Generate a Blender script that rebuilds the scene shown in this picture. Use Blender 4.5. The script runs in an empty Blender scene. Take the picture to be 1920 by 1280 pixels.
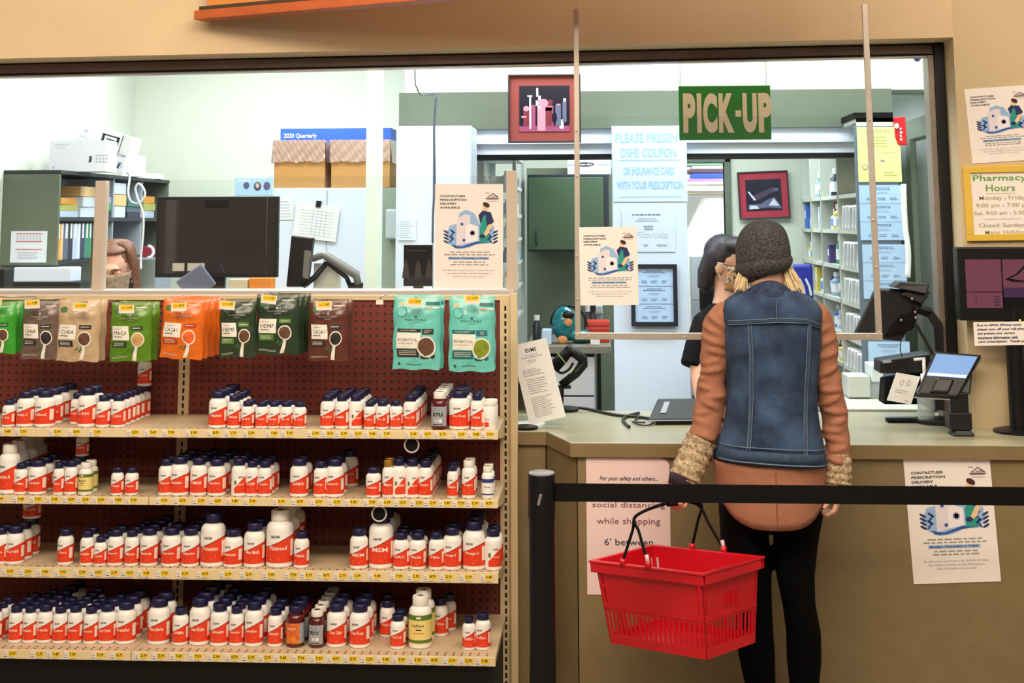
import bpy, math, random
from mathutils import Vector, Matrix
from mathutils.geometry import tessellate_polygon
random.seed(7)
PI = math.pi
# ------------------------------------------------------------------ camera
FPX, PCX, PCY, CAMH = 2600.0, 960.0, 51.0, 1.62
yaw, pitch, roll = math.radians(3.5), math.radians(8.0), 0.003
CAM = Vector((0, 0, CAMH))
fw = Vector((-math.sin(yaw)*math.cos(pitch), math.cos(yaw)*math.cos(pitch), math.sin(pitch)))
rt0 = Vector((math.cos(yaw), math.sin(yaw), 0)); up0 = rt0.cross(fw)
rt = rt0*math.cos(roll) - up0*math.sin(roll); up = up0*math.cos(roll) + rt0*math.sin(roll)
cd = bpy.data.cameras.new('camera'); co = bpy.data.objects.new('camera', cd)
bpy.context.scene.collection.objects.link(co); bpy.context.scene.camera = co
mw = Matrix.Identity(4)
for i in range(3):
    mw[i][0] = rt[i]; mw[i][1] = up[i]; mw[i][2] = -fw[i]; mw[i][3] = CAM[i]
co.matrix_world = mw
cd.sensor_width = 36; cd.sensor_fit = 'HORIZONTAL'; cd.lens = 36*FPX/1920
cd.shift_x = 0; cd.shift_y = (PCY-640)/1920; cd.clip_start = .05
# ------------------------------------------------------------------ world, exposure, big lights
sc = bpy.context.scene
sc.view_settings.view_transform = 'Standard'; sc.view_settings.look = 'None'
sc.view_settings.gamma = 1; sc.view_settings.exposure = 0.0; sc.view_settings.use_curve_mapping = False
w = bpy.data.worlds.new('world'); sc.world = w; w.use_nodes = True
w.node_tree.nodes['Background'].inputs[0].default_value = (1, .86, .70, 1)
w.node_tree.nodes['Background'].inputs[1].default_value = 0.22
def area(name, loc, tgt, sx, sy, power, col):
    l = bpy.data.lights.new(name, 'AREA'); l.shape = 'RECTANGLE'; l.size = sx; l.size_y = sy
    l.energy = power; l.color = col
    o = bpy.data.objects.new(name, l); sc.collection.objects.link(o)
    o.location = loc; o.rotation_euler = (Vector(tgt)-Vector(loc)).to_track_quat('-Z', 'Y').to_euler()
    return o
area('store_light', (-.8, 1.6, 3.7), (-.6, 4.8, .9), 5.0, .9, 175, (1, .84, .66))
area('store_light', (1.2, 2.9, 3.9), (.6, 4.6, .6), 3.0, .5, 52, (1, .84, .66))
area('store_light', (.2, -1.6, 3.3), (.2, 5.0, 1.5), 6.0, .5, 52, (1, .88, .74))  # added low fill from behind the camera, brightens sign and window front
COOL = (.86, .955, 1.0)
area('pharmacy_light', (-1.7, 7.0, 2.82), (-1.7, 7.0, 0), 1.2, .6, 44, COOL)
area('pharmacy_light', (-1.2, 5.75, 2.82), (-1.2, 5.9, 0), 1.6, .5, 38, COOL)
area('pharmacy_light', (.6, 5.85, 2.82), (.6, 6.0, 0), 1.6, .5, 44, COOL)
area('pharmacy_light', (.5, 7.3, 2.25), (.5, 7.3, 0), 1.2, .6, 26, COOL)
area('closet_light', (.75, 8.55, 2.25), (.75, 8.8, 0), .5, .3, 26, (1, 1, 1))

# ------------------------------------------------------------------ projection helpers
def ray(px, py): return fw*FPX + rt*(px-PCX) + up*(PCY-py)
def at(px, py, Y):
    r = ray(px, py); return CAM + r*(Y/r.y)
def atz(px, py, z):
    r = ray(px, py); return CAM + r*((z-CAMH)/r.z)
def rc(x0, y0, x1, y1, Y):      # px rectangle on plane Y -> X0,Z0,X1,Z1
    xm, ym = (x0+x1)/2, (y0+y1)/2
    return at(x0, ym, Y).x, at(xm, y1, Y).z, at(x1, ym, Y).x, at(xm, y0, Y).z
def mpp(Y): return Y/FPX        # metres per pixel
# ------------------------------------------------------------------ materials
def lin(c):
    return tuple((x/12.92 if x <= .04045 else ((x+.055)/1.055)**2.4) for x in c)
MATS = {}
def M(name, rgb=None, rough=.55, metal=0, noise=0, nscale=20, bump=0, bscale=200, spec=.5, alpha=1, coords='Object', emit=0, col2=None, stretch=None, coat=0):
    if name in MATS: return MATS[name]
    m = bpy.data.materials.new(name); m.use_nodes = True; MATS[name] = m
    nt = m.node_tree; b = nt.nodes['Principled BSDF']
    c = lin([x/255 for x in rgb]) + (1,)
    b.inputs['Base Color'].default_value = c
    b.inputs['Roughness'].default_value = rough; b.inputs['Metallic'].default_value = metal
    b.inputs['Specular IOR Level'].default_value = spec; b.inputs['Coat Weight'].default_value = coat
    if alpha < 1: b.inputs['Alpha'].default_value = alpha
    if emit:
        b.inputs['Emission Color'].default_value = c; b.inputs['Emission Strength'].default_value = emit
    if noise or bump:
        tc = nt.nodes.new('ShaderNodeTexCoord'); src = tc.outputs[coords]
        if stretch:
            mp = nt.nodes.new('ShaderNodeMapping'); mp.inputs['Scale'].default_value = stretch
            nt.links.new(src, mp.inputs[0]); src = mp.outputs[0]
    if noise:
        n = nt.nodes.new('ShaderNodeTexNoise'); n.inputs['Scale'].default_value = nscale; n.inputs['Detail'].default_value = 5
        nt.links.new(src, n.inputs['Vector'])
        r = nt.nodes.new('ShaderNodeValToRGB'); nt.links.new(n.outputs['Fac'], r.inputs[0])
        r.color_ramp.elements[0].position = .3; r.color_ramp.elements[1].position = .7
        k = lin([x/255 for x in col2])+(1,) if col2 else tuple(x*(1-noise) for x in c[:3])+(1,)
        r.color_ramp.elements[0].color = k; r.color_ramp.elements[1].color = c
        nt.links.new(r.outputs[0], b.inputs['Base Color'])
    if bump:
        n2 = nt.nodes.new('ShaderNodeTexNoise'); n2.inputs['Scale'].default_value = bscale
        nt.links.new(src, n2.inputs['Vector'])
        bp = nt.nodes.new('ShaderNodeBump'); bp.inputs['Strength'].default_value = bump; bp.inputs['Distance'].default_value = .01
        nt.links.new(n2.outputs['Fac'], bp.inputs['Height']); nt.links.new(bp.outputs[0], b.inputs['Normal'])
    return m
def glass_mat(name, tint, refl):
    m = bpy.data.materials.new(name); m.use_nodes = True; MATS[name] = m
    nt = m.node_tree; nt.nodes.clear()
    o = nt.nodes.new('ShaderNodeOutputMaterial'); mx = nt.nodes.new('ShaderNodeMixShader')
    t = nt.nodes.new('ShaderNodeBsdfTransparent'); g = nt.nodes.new('ShaderNodeBsdfGlossy')
    t.inputs[0].default_value = tint+(1,); g.inputs['Roughness'].default_value = .02
    fr = nt.nodes.new('ShaderNodeLayerWeight'); fr.inputs[0].default_value = .25
    mu = nt.nodes.new('ShaderNodeMath'); mu.operation = 'MULTIPLY'; mu.inputs[1].default_value = refl
    ad = nt.nodes.new('ShaderNodeMath'); ad.operation = 'ADD'; ad.inputs[1].default_value = refl*.12
    nt.links.new(fr.outputs['Fresnel'], mu.inputs[0]); nt.links.new(mu.outputs[0], ad.inputs[0]); nt.links.new(ad.outputs[0], mx.inputs[0])
    nt.links.new(t.outputs[0], mx.inputs[1]); nt.links.new(g.outputs[0], mx.inputs[2]); nt.links.new(mx.outputs[0], o.inputs[0])
    return m
def pegboard_mat():
    m = M('pegboard', (118, 46, 34), rough=.7, noise=.25, nscale=6)
    nt = m.node_tree; b = nt.nodes['Principled BSDF']
    tc = nt.nodes.new('ShaderNodeTexCoord'); sx = nt.nodes.new('ShaderNodeSeparateXYZ'); nt.links.new(tc.outputs['Object'], sx.inputs[0])
    def math(op, a, bb=None):
        n = nt.nodes.new('ShaderNodeMath'); n.operation = op
        for i, q in enumerate((a, bb)):
            if q is None: continue
            if isinstance(q, (int, float)): n.inputs[i].default_value = q
            else: nt.links.new(q, n.inputs[i])
        return n.outputs[0]
    P = .0254
    d = []
    for ax in ('X', 'Z'):
        f = math('FRACT', math('DIVIDE', math('ADD', sx.outputs[ax], 100*P), P))
        e = math('SUBTRACT', f, .5); d.append(math('MULTIPLY', e, e))
    r = math('LESS_THAN', math('ADD', d[0], d[1]), .17**2)
    mx = nt.nodes.new('ShaderNodeMix'); mx.data_type = 'RGBA'
    old = b.inputs['Base Color'].links[0].from_socket
    nt.links.new(r, mx.inputs[0]); nt.links.new(old, mx.inputs[6]); mx.inputs[7].default_value = (.012, .006, .005, 1)
    nt.links.new(mx.outputs[2], b.inputs['Base Color'])
    return m
GLASS = glass_mat('clear_acrylic', (.97, .985, .98), .30)
PLEX = glass_mat('plexiglass', (.965, .98, .975), .22)
PLASTIC = glass_mat('plastic_film', (.93, .90, .88), 1.6); 
# ------------------------------------------------------------------ mesh builder
class MB:
    def __init__(s): s.v = []; s.f = []; s.m = []; s.warp = None
    def add(s, vs, fs, m=0):
        o = len(s.v); s.v += [tuple(x) for x in vs]; s.f += [tuple(i+o for i in f) for f in fs]
        s.m += ([m]*len(fs) if isinstance(m, int) else list(m)); return s
    def box(s, x0, y0, z0, x1, y1, z1, m=0):
        if x0 > x1: x0, x1 = x1, x0
        if y0 > y1: y0, y1 = y1, y0
        if z0 > z1: z0, z1 = z1, z0
        v = [(x0,y0,z0),(x1,y0,z0),(x1,y1,z0),(x0,y1,z0),(x0,y0,z1),(x1,y0,z1),(x1,y1,z1),(x0,y1,z1)]
        return s.add(v, [(0,3,2,1),(4,5,6,7),(0,1,5,4),(1,2,6,5),(2,3,7,6),(3,0,4,7)], m)
    def obox(s, mat, sx, sy, sz, m=0):
        k = MB().box(-sx/2, -sy/2, -sz/2, sx/2, sy/2, sz/2)
        return s.add([mat @ Vector(p) for p in k.v], k.f, m)
    def hexa(s, q, d, m=0):     # quad q (4 pts) extruded by vector d
        q = [Vector(p) for p in q]; d = Vector(d); v = q+[p+d for p in q]
        return s.add(v, [(0,1,2,3),(7,6,5,4),(0,4,5,1),(1,5,6,2),(2,6,7,3),(3,7,4,0)], m)
    def prism(s, pts, d, m=0):
        pts = [Vector(p) for p in pts]; d = Vector(d); n = len(pts)
        v = pts+[p+d for p in pts]
        f = [tuple(range(n)), tuple(range(2*n-1, n-1, -1))]+[(i, n+i, n+(i+1) % n, (i+1) % n) for i in range(n)]
        return s.add(v, f, m)
    def rings(s, rs, m=0, cap0=True, cap1=True, closed=True):
        n = len(rs[0]); v = [p for r in rs for p in r]; f = []; mm = []
        for k in range(len(rs)-1):
            for i in range(n if closed else n-1):
                j = (i+1) % n
                f.append((k*n+i, k*n+j, (k+1)*n+j, (k+1)*n+i)); mm.append(m if isinstance(m, int) else m[k])
        m0 = m if isinstance(m, int) else m[0]; m1 = m if isinstance(m, int) else m[-1]
        if cap0: f.append(tuple(range(n-1, -1, -1))); mm.append(m0)
        if cap1: f.append(tuple(range((len(rs)-1)*n, len(rs)*n))); mm.append(m1)
        return s.add(v, f, mm)
    def lathe(s, prof, n=20, m=0, c=(0,0,0), mat=None, cap0=True, cap1=True, ribs=0):
        rs = []
        for r, z in prof:
            ring = []
            for i in range(n):
                a = 2*PI*i/n; rr = max(r, 1e-5)*(1-(ribs if i % 2 else 0))
                p = Vector((rr*math.cos(a), rr*math.sin(a), z))
                if mat is not None: p = mat @ p
                ring.append(p+Vector(c))
            rs.append(ring)
        return s.rings(rs, m, cap0, cap1)
    def tube(s, pts, r, n=8, m=0, caps=True, flat=1.0):
        pts = [Vector(p) for p in pts]; N = len(pts)
        rr = r if isinstance(r, (list, tuple)) else [r]*N
        rs = []; prev = None
        for i, p in enumerate(pts):
            t = (pts[min(i+1, N-1)]-pts[max(i-1, 0)]).normalized()
            if prev is None:
                a = Vector((0, 0, 1)) if abs(t.z) < .9 else Vector((0, 1, 0))
                u = t.cross(a).normalized()
            else: u = (prev - t*prev.dot(t)).normalized()
            prev = u; w_ = t.cross(u)
            rs.append([p+(u*math.cos(2*PI*k/n)+w_*math.sin(2*PI*k/n)*flat)*rr[i] for k in range(n)])
        return s.rings(rs, m, caps, caps)
    def ell(s, c, r, m=0, mat=None, nu=16, nv=10):
        rs = []
        for j in range(nv+1):
            ph = -PI/2+PI*j/nv; ring = []
            for i in range(nu):
                a = 2*PI*i/nu
                p = Vector((r[0]*math.cos(ph)*math.cos(a), r[1]*math.cos(ph)*math.sin(a), r[2]*math.sin(ph)))
                if mat is not None: p = mat @ p
                ring.append(p+Vector(c))
            rs.append(ring)
        return s.rings(rs, m)
    def xf(s, mat):
        s.v = [tuple(mat @ Vector(p)) for p in s.v]; return s
    def mesh(s, name, mats):
        me = bpy.data.meshes.new(name); me.from_pydata(s.v, [], s.f)
        for q in (mats if isinstance(mats, (list, tuple)) else [mats]): me.materials.append(q)
        me.polygons.foreach_set('material_index', s.m); me.update(); return me
    def build(s, name, mats, parent=None, loc=None, rot=None, smooth=False, bevel=0, remesh=0, sm=0, sub=0, auto=False):
        me = s.mesh(name, mats); o = bpy.data.objects.new(name, me); sc.collection.objects.link(o)
        if parent is not None: o.parent = parent
        if loc is not None: o.location = loc
        if rot is not None: o.rotation_euler = rot
        if remesh:
            k = o.modifiers.new('remesh', 'REMESH'); k.mode = 'VOXEL'; k.voxel_size = remesh; k.use_smooth_shade = True
        if sm:
            k = o.modifiers.new('smooth', 'SMOOTH'); k.iterations = sm; k.factor = .5
        if bevel:
            k = o.modifiers.new('bevel', 'BEVEL'); k.width = bevel; k.segments = 2; k.limit_method = 'ANGLE'
        if sub:
            k = o.modifiers.new('sub', 'SUBSURF'); k.levels = sub; k.render_levels = sub
        if smooth:
            me.polygons.foreach_set('use_smooth', [True]*len(me.polygons))
            if auto:
                try: me.set_sharp_from_angle(angle=math.radians(40))
                except Exception: pass
        return o
TXT = {}
def glyphs(t, bold=0, shear=0, res=2):
    k = (t, bold, shear, res)
    if k in TXT: return TXT[k]
    cu = bpy.data.curves.new('t', 'FONT'); cu.body = t; cu.size = 1; cu.resolution_u = res; cu.offset = bold; cu.shear = shear
    cu.align_x = 'CENTER'; cu.space_line = 1.0
    o = bpy.data.objects.new('t', cu); sc.collection.objects.link(o)
    dg = bpy.context.evaluated_depsgraph_get(); dg.update()
    me = bpy.data.meshes.new_from_object(o.evaluated_get(dg))
    vs = [(v.co.x, v.co.y) for v in me.vertices]; fs = [tuple(p.vertices) for p in me.polygons]
    bpy.data.objects.remove(o); bpy.data.curves.remove(cu); bpy.data.meshes.remove(me)
    x0 = min(a for a, b in vs); x1 = max(a for a, b in vs); y0 = min(b for a, b in vs); y1 = max(b for a, b in vs)
    vs = [((a-x0)/(x1-x0), (b-y0)/(y1-y0)) for a, b in vs]
    TXT[k] = (vs, fs); return TXT[k]
class Art(MB):                   # flat art: u right, v up, w towards the viewer; map -> 3D
    def __init__(s, mp=None):
        super().__init__(); s.mp = mp or (lambda u, v, w: (u, -w, v))
    def rect(s, u0, v0, u1, v1, m=0, w=.0008, nu=1, nv=1):
        v = [s.mp(u0+(u1-u0)*i/nu, v0+(v1-v0)*j/nv, w) for j in range(nv+1) for i in range(nu+1)]
        f = [(j*(nu+1)+i, j*(nu+1)+i+1, (j+1)*(nu+1)+i+1, (j+1)*(nu+1)+i) for j in range(nv) for i in range(nu)]
        return s.add(v, f, m)
    def poly(s, pts, m=0, w=.0008):
        tr = tessellate_polygon([[Vector((a, b, 0)) for a, b in pts]])
        fs = []
        for t in tr:
            a, b, c = [pts[i] for i in t]
            cr = (b[0]-a[0])*(c[1]-a[1])-(b[1]-a[1])*(c[0]-a[0])
            fs.append(tuple(t) if cr > 0 else tuple(reversed(t)))
        return s.add([s.mp(a, b, w) for a, b in pts], fs, m)
    def oval(s, u, v, ru, rv, m=0, w=.0008, n=20, rot=0):
        p = []
        for i in range(n):
            a = 2*PI*i/n; x, y = ru*math.cos(a), rv*math.sin(a)
            p.append((u+x*math.cos(rot)-y*math.sin(rot), v+x*math.sin(rot)+y*math.cos(rot)))
        return s.poly(p, m, w)
    def text(s, t, u0, v0, u1, v1, m=0, w=.0014, bold=0, shear=0, res=2):
        vs, fs = glyphs(t, bold, shear, res)
        return s.add([s.mp(u0+(u1-u0)*a, v0+(v1-v0)*b, w) for a, b in vs], fs, m)
    def lines(s, u0, v0, u1, v1, n, m, w=.0012, frac=.35, ctr=False):
        rg = random.Random(int(abs(u0*1e4)+n))
        for i in range(n):
            vv = v1-(v1-v0)*(i+.5)/n; h = (v1-v0)/n*frac; L = (u1-u0)*rg.uniform(.62, 1)
            a = (u0+u1)/2-L/2 if ctr else u0
            # words: short dashes
            x = a
            while x < a+L:
                ww = (u1-u0)*rg.uniform(.05, .13); s.rect(x, vv-h/2, min(x+ww, a+L), vv+h/2, m, w); x += ww+(u1-u0)*.025
# ------------------------------------------------------------------ object helpers
def tag(o, label=None, cat=None, group=None, kind=None):
    if label: o['label'] = label
    if cat: o['category'] = cat
    if group: o['group'] = group
    if kind: o['kind'] = kind
    return o
def empty(name, loc, label=None, cat=None, group=None, rz=0):
    o = bpy.data.objects.new(name, None); sc.collection.objects.link(o); o.location = loc; o.rotation_euler = (0, 0, rz)
    o.empty_display_size = .05
    return tag(o, label, cat, group)
def struct(o): o['kind'] = 'structure'; return o
def pbox(name, r, Y, depth, mat, label=None, cat=None, group=None, parent=None, bevel=.004, art=None, mats=None, rz=0):
    """box whose front face covers px rectangle r at depth Y; origin = bottom centre of the front face"""
    X0, Z0, X1, Z1 = rc(*r, Y); W = X1-X0; H = Z1-Z0
    a = Art(); a.box(-W/2, 0, 0, W/2, depth, H, 0)
    if art: art(a, W, H)
    o = a.build(name, [mat]+(mats or []), parent, ((X0+X1)/2, Y, Z0), (0, 0, rz), bevel=0 if art else bevel)
    if label: tag(o, label, cat, group)
    return o
def nth(n):
    W = ['first','second','third','fourth','fifth','sixth','seventh','eighth','ninth','tenth','eleventh','twelfth','thirteenth','fourteenth','fifteenth','sixteenth','seventeenth','eighteenth','nineteenth','twentieth']
    if n <= 20: return W[n-1]
    if n < 30: return 'twenty-'+W[n-21]
    if n == 30: return 'thirtieth'
    return 'thirty-'+W[n-31]
# common materials
tan = M('wall_tan', (216, 190, 152), rough=.85, noise=.06, nscale=4, bump=.15, bscale=90)
green_wall = M('wall_pale_green', (216, 220, 204), rough=.85, noise=.03, nscale=3)
sage = M('sage_laminate', (98, 108, 92), rough=.6, noise=.06, nscale=12)
olive = M('olive_laminate', (132, 113, 77), rough=.6, noise=.10, nscale=14, bump=.05)
olive_edge = M('counter_edge', (134, 112, 76), rough=.5, noise=.10, nscale=10)
ctop = M('counter_top', (172, 168, 140), rough=.28, noise=.12, nscale=6, stretch=(.6, 3, 3))
white = M('white_laminate', (222, 232, 248), rough=.45)
whitep = M('white_plastic', (238, 238, 236), rough=.35)
paper = M('paper', (240, 231, 224), rough=.8)
paperc = M('paper_cool', (222, 234, 244), rough=.8)
black = M('black_plastic', (9, 9, 12), rough=.4, spec=.35)
blackm = M('black_matte', (10, 9, 11), rough=.8, spec=.2)
ink = M('ink_dark', (52, 60, 72), rough=.8)
inkb = M('ink_black', (24, 22, 28), rough=.8)
inkg = M('ink_grey', (150, 146, 142), rough=.8)
alu = M('aluminium', (204, 192, 178), rough=.35, metal=.55, noise=.08, nscale=30)
alud = M('brushed_frame', (150, 136, 122), rough=.4, metal=.5, noise=.15, nscale=30)
bronze = M('bronze_frame', (132, 108, 98), rough=.42, metal=.25, noise=.25, nscale=8)
beige = M('beige_metal', (214, 190, 148), rough=.5, noise=.05, nscale=9)
darkslot = M('dark_slot', (14, 10, 9), rough=.9)
cream = M('cream', (236, 222, 176), rough=.6)
# ================================================================== STRUCTURE
YW = 5.0       # front face of the shop wall
YF = 5.18      # frame plane of the service window
tl = at(-400, 120, YW); tr = at(1787, 70, YW); hl = at(-400, 127, YW).z
XR = at(1787, 70, YW).x
b = MB()
# header: lower edge slightly out of level as in the place
xL = at(-500, 120, YW).x; zL = at(0, 110, YW).z; x0_ = at(0, 110, YW).x; zR = tr.z
zLL = zL+(zL-zR)/(XR-x0_)*(x0_-xL)
b.hexa([(xL, YW, zLL), (XR, YW, zR), (XR, YW, 3.6), (xL, YW, 3.6)], (0, .3, 0))
struct(b.build('wall_front', tan))
b = MB(); b.box(XR, YW, 0, XR+1.6, YW+.3, 3.6)
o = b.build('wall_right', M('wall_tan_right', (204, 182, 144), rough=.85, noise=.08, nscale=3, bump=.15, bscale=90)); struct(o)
b = MB(); b.box(xL, YW+.16, 0, at(955, 600, YW).x, YW+.3, at(300, 552, YW+.16).z-.004); struct(b.build('wall_under_window', tan))
b = MB(); b.box(-4.5, -1.5, -.05, 4, 9.6, 0); struct(b.build('floor', M('floor_tile', (150, 138, 118), rough=.4, noise=.1, nscale=5)))
# pharmacy room
XLW = at(250, 300, 8.1).x; YB = 8.1; CE = 2.9; XRW = 1.62
b = MB(); b.box(XLW-.1, YW+.3, 0, XLW, YB+.1, CE); struct(b.build('wall_left', green_wall))
dx0, dz0, dx1, dz1 = rc(1290, 305, 1365, 900, YB); 
b = MB(); b.box(XLW-.1, YB, 0, dx0, YB+.1, CE); b.box(dx1, YB, 0, XRW+.1, YB+.1, CE); b.box(dx0, YB, dz1, dx1, YB+.1, CE)
struct(b.build('wall_back', green_wall))
b = MB(); b.box(XRW, YW+.3, 0, XRW+.1, YB+.1, CE); struct(b.build('wall_pharmacy_right', M('wall_cool', (222, 232, 228), rough=.8)))
b = MB(); b.box(XLW-.1, YW+.3, CE, XRW+.1, YB+.1, CE+.08); struct(b.build('ceiling', M('ceiling_white', (240, 240, 236), rough=.9)))
b = MB(); b.box(dx0-.25, YB+.9, 0, dx1+.3, YB+1.0, 2.6); b.box(dx0-.33, YB+.1, 0, dx0-.25, YB+1, 2.6); b.box(dx1+.22, YB+.1, 0, dx1+.3, YB+1, 2.6); b.box(dx0-.3, YB+.1, 2.5, dx1+.3, YB+1, 2.6)
struct(b.build('wall_closet', M('closet_white', (244, 246, 246), rough=.8)))
b = MB(); k = .035
b.box(dx0-k, YB-.02, 0, dx0, YB+.1, dz1+k); b.box(dx1, YB-.02, 0, dx1+k, YB+.1, dz1+k); b.box(dx0-k, YB-.02, dz1, dx1+k, YB+.1, dz1+k)
struct(b.build('door_1', sage, bevel=.003))
# soffit: sage band, white valance, upper wall
sx0, sz0, sx1, sz1 = rc(748, 180, 1673, 240, 6.6)
vz = at(1200, 288, 6.6).z
b = MB(); b.box(sx0, 6.6, sz0, sx1, 6.95, at(1200, 170, 6.6).z); struct(b.build('trim_1', sage))
b = MB(); b.box(at(885, 240, 6.6).x, 6.63, vz, sx1, 6.93, sz0-.001); b.box(at(885, 240, 6.6).x, 6.6, at(1200, 268, 6.6).z, sx1, 6.63, at(1200, 262, 6.6).z)
struct(b.build('trim_2', white))
b = MB(); b.box(at(885, 240, 6.6).x, 6.61, vz-.014, sx1, 6.93, vz); struct(b.build('trim_3', blackm))
b = MB(); b.box(sx0+.02, 6.66, at(1200, 170, 6.6).z, XRW, 6.95, CE); struct(b.build('wall_above_soffit', green_wall))
# white pier in the middle of the room, and the slim pale post at the left
px0, pz0, px1, pz1 = rc(1150, 236, 1290, 760, 6.5)
b = MB(); b.box(px0, 6.5, 0, px1, 6.63, pz1)
struct(b.build('wall_pier', M('pier_white', (212, 228, 250), rough=.6)))
qx0, _, qx1, _ = rc(686, 130, 712, 540, 6.0)
b = MB(); b.box(qx0, 6.0, 0, qx1, 6.08, CE); struct(b.build('trim_4', M('post_pale', (222, 238, 228), rough=.5)))
# casing of the doorway in the right hand pharmacy wall
X = XRW
b = MB(); yy0 = 6.35; yy1 = 7.2; zt = 2.03
b.box(X-.03, yy1, 0, X, yy1+.1, zt+.1); b.box(X-.03, yy0-.1, 0, X, yy0, zt+.1); b.box(X-.03, yy0, zt, X, yy1, zt+.1)
struct(b.build('door_2', M('casing', (186, 196, 180), rough=.5), bevel=.004))
# ---- service window frame (bronze header rail, black jamb, tan sill and mullions)
def fz(px, py): return at(px, py, YF).z
xa = at(-500, 130, YF).x; xb = XR-.01
def rail(name, yl, yr, tl_, tr_, d0, d1, mat):     # sloping rail by y px at x=0 and at x=1740
    p0 = at(0, yl, YF); p1 = at(1740, yr, YF); q0 = at(0, tl_, YF); q1 = at(1740, tr_, YF)
    def z(p, q, x): return p.z+(q.z-p.z)*(x-p.x)/(q.x-p.x)
    b = MB(); b.hexa([(xa, YF-d0, z(p0, p1, xa)), (xb, YF-d0, z(p0, p1, xb)), (xb, YF-d0, z(q0, q1, xb)), (xa, YF-d0, z(q0, q1, xa))], (0, d0+d1, 0))
    return struct(b.build(name, mat))
rail('window_1', 141, 103, 100, 66, .02, .05, bronze)
rail('trim_5', 123, 86, 119, 82, .03, 0, darkslot)
rail('trim_6', 143, 105, 140, 102, .03, 0, darkslot)
rail('trim_7', 146.5, 107.5, 143.2, 105, .02, .03, alu)
jx0 = at(1746, 90, YF).x; 
b = MB(); p = [at(1733, 95, YF), at(1745, 95, YF), at(1779, 785, YF), at(1768, 785, YF)]
xA = (p[0].x+p[3].x)/2; xB = (p[1].x+p[2].x)/2
zc = .92; zj = fz(1740, 100)
b = MB(); b.box(xA, YF-.03, zc, xB, YF+.05, zj); struct(b.build('trim_8', alud, bevel=.002))
b = MB(); b.box(xB, YF-.05, zc, XR-.002, YF+.06, zj+.03); struct(b.build('trim_9', black, bevel=.002))
# sill rail and mullions of the low acrylic screen
zs0 = fz(400, 553); zs1 = fz(400, 543)
xm = at(965, 450, YF).x
b = MB(); b.box(xa, YF-.06, zs0, xm, YF+.1, zs1); struct(b.build('window_2', M('sill_grey', (196, 186, 178), rough=.45), bevel=.002))
tm = M('mullion_tan', (200, 184, 166), rough=.5, noise=.05, nscale=20)
def leaning(name, xt, xb_, yt, yb, w_, Y, d, mat):
    p = at(xb_, yb, Y); q = at(xt, yt, Y); h = w_*mpp(Y)/2
    b = MB(); b.hexa([(p.x-h, Y, p.z), (p.x+h, Y, p.z), (q.x+h, Y, q.z), (q.x-h, Y, q.z)], (0, d, 0)); return b.build(name, mat, bevel=.002)
struct(leaning('window_3', 189, 181, 339, 545, 21, YF-.02, .04, tm))
o = struct(leaning('window_4', 959, 960, 320, 545, 20, YF-.02, .04, tm))
# acrylic panes (three)
for i, (xa_, xb_) in enumerate(((-300, 180), (192, 500), (500, 946))):
    X0, Z0, X1, Z1 = rc(xa_, 337 if i < 2 else 330, xb_, 546, YF)
    b = MB(); b.box(X0, YF-.003, Z0, X1, YF+.003, Z1)
    o = b.build('acrylic_screen', GLASS)
    tag(o, ['clear acrylic screen left of the tan mullion', 'clear acrylic screen just right of the tan mullion, before the large monitor', 'clear acrylic screen carrying the poster beside the end mullion'][i], 'screen')
# ---- tilted orange wooden sign ledge at the top
p0 = at(363, 37, 4.92); p1 = at(900, -1.5, 4.46); p1.z = p0.z
o = empty('wooden_sign_ledge', (p0+p1)/2, 'orange wooden ledge slanting out from the tan wall at the top', 'ledge')
d = (p1-p0); e = p0+d*2.2; L = (e-p0).length; ang = math.atan2(d.y, d.x)
R_ = Matrix.Rotation(ang, 4, 'Z'); h1 = 18*mpp(4.92)
c = (p0+p1)/2
def lb(x0, y0, z0, x1, y1, z1, mat, nm):
    b = MB().box(x0, y0, z0, x1, y1, z1); b.xf(Matrix.Translation(p0-c) @ R_); return b.build(nm, mat, o, bevel=.003)
wd = M('orange_wood', (196, 98, 48), rough=.45, noise=.2, nscale=3, stretch=(1, 12, 12)); 
lb(0, 0, 0, L, .07, h1, wd, 'ledge_board'); lb(.012, .012, h1, L, .07, h1+.016, M('dark_wood', (72, 54, 36), rough=.6), 'moulding'); lb(.034, .03, h1+.016, L, .07, h1+.5, M('amber_panel', (222, 142, 66), rough=.5), 'sign_panel')
# ---- pharmacy counter ------------------------------------------------------
CZ = CAMH-396*4.65/FPX
P = [atz(936, 807.5, CZ), atz(1024, 807, CZ), atz(1071, 813.5, CZ)]
yf = 4.65; P[2].y = yf
xe = 3.0; xl = P[0].x
for q in P[:2]: q.y = P[0].y
cr = empty('pharmacy_counter', (.5, 4.9, 0), 'olive laminate pharmacy counter with pale worktop', 'counter')
org = Vector((.5, 4.9, 0))
top = [(xl, P[0].y), (P[1].x, P[1].y), (P[2].x, yf), (xe, yf), (xe, YW-.001), (XR, YW-.001), (XR, 5.42), (xl, 5.42)]
th = 26*mpp(4.65)
def plan(pts, z0, z1, nm, mat, bev=.002):
    b = MB(); b.prism([Vector((x, y, z0))-org for x, y in pts], (0, 0, z1-z0)); 
    return b.build(nm, mat, cr, bevel=bev)
plan(top, CZ-.006, CZ, 'worktop', ctop)
plan([(x, y) for x, y in top], CZ-th, CZ-.0065, 'worktop_edge', olive_edge, .001)
s = .015
seam = [(at(1025, 1000, P[1].y+s).x), at(1083, 1000, yf+s).x]
yb_ = 5.3
def fp(x0, x1, y0, y1, nm):
    return plan([(x0, y0), (x1, y1), (x1, y0+.3), (x0, y0+.3)], 0, CZ-th-.001, nm, olive)
fp(xl+.01, seam[0]-.0015, P[0].y+s, P[0].y+s, 'front_panel')
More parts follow.
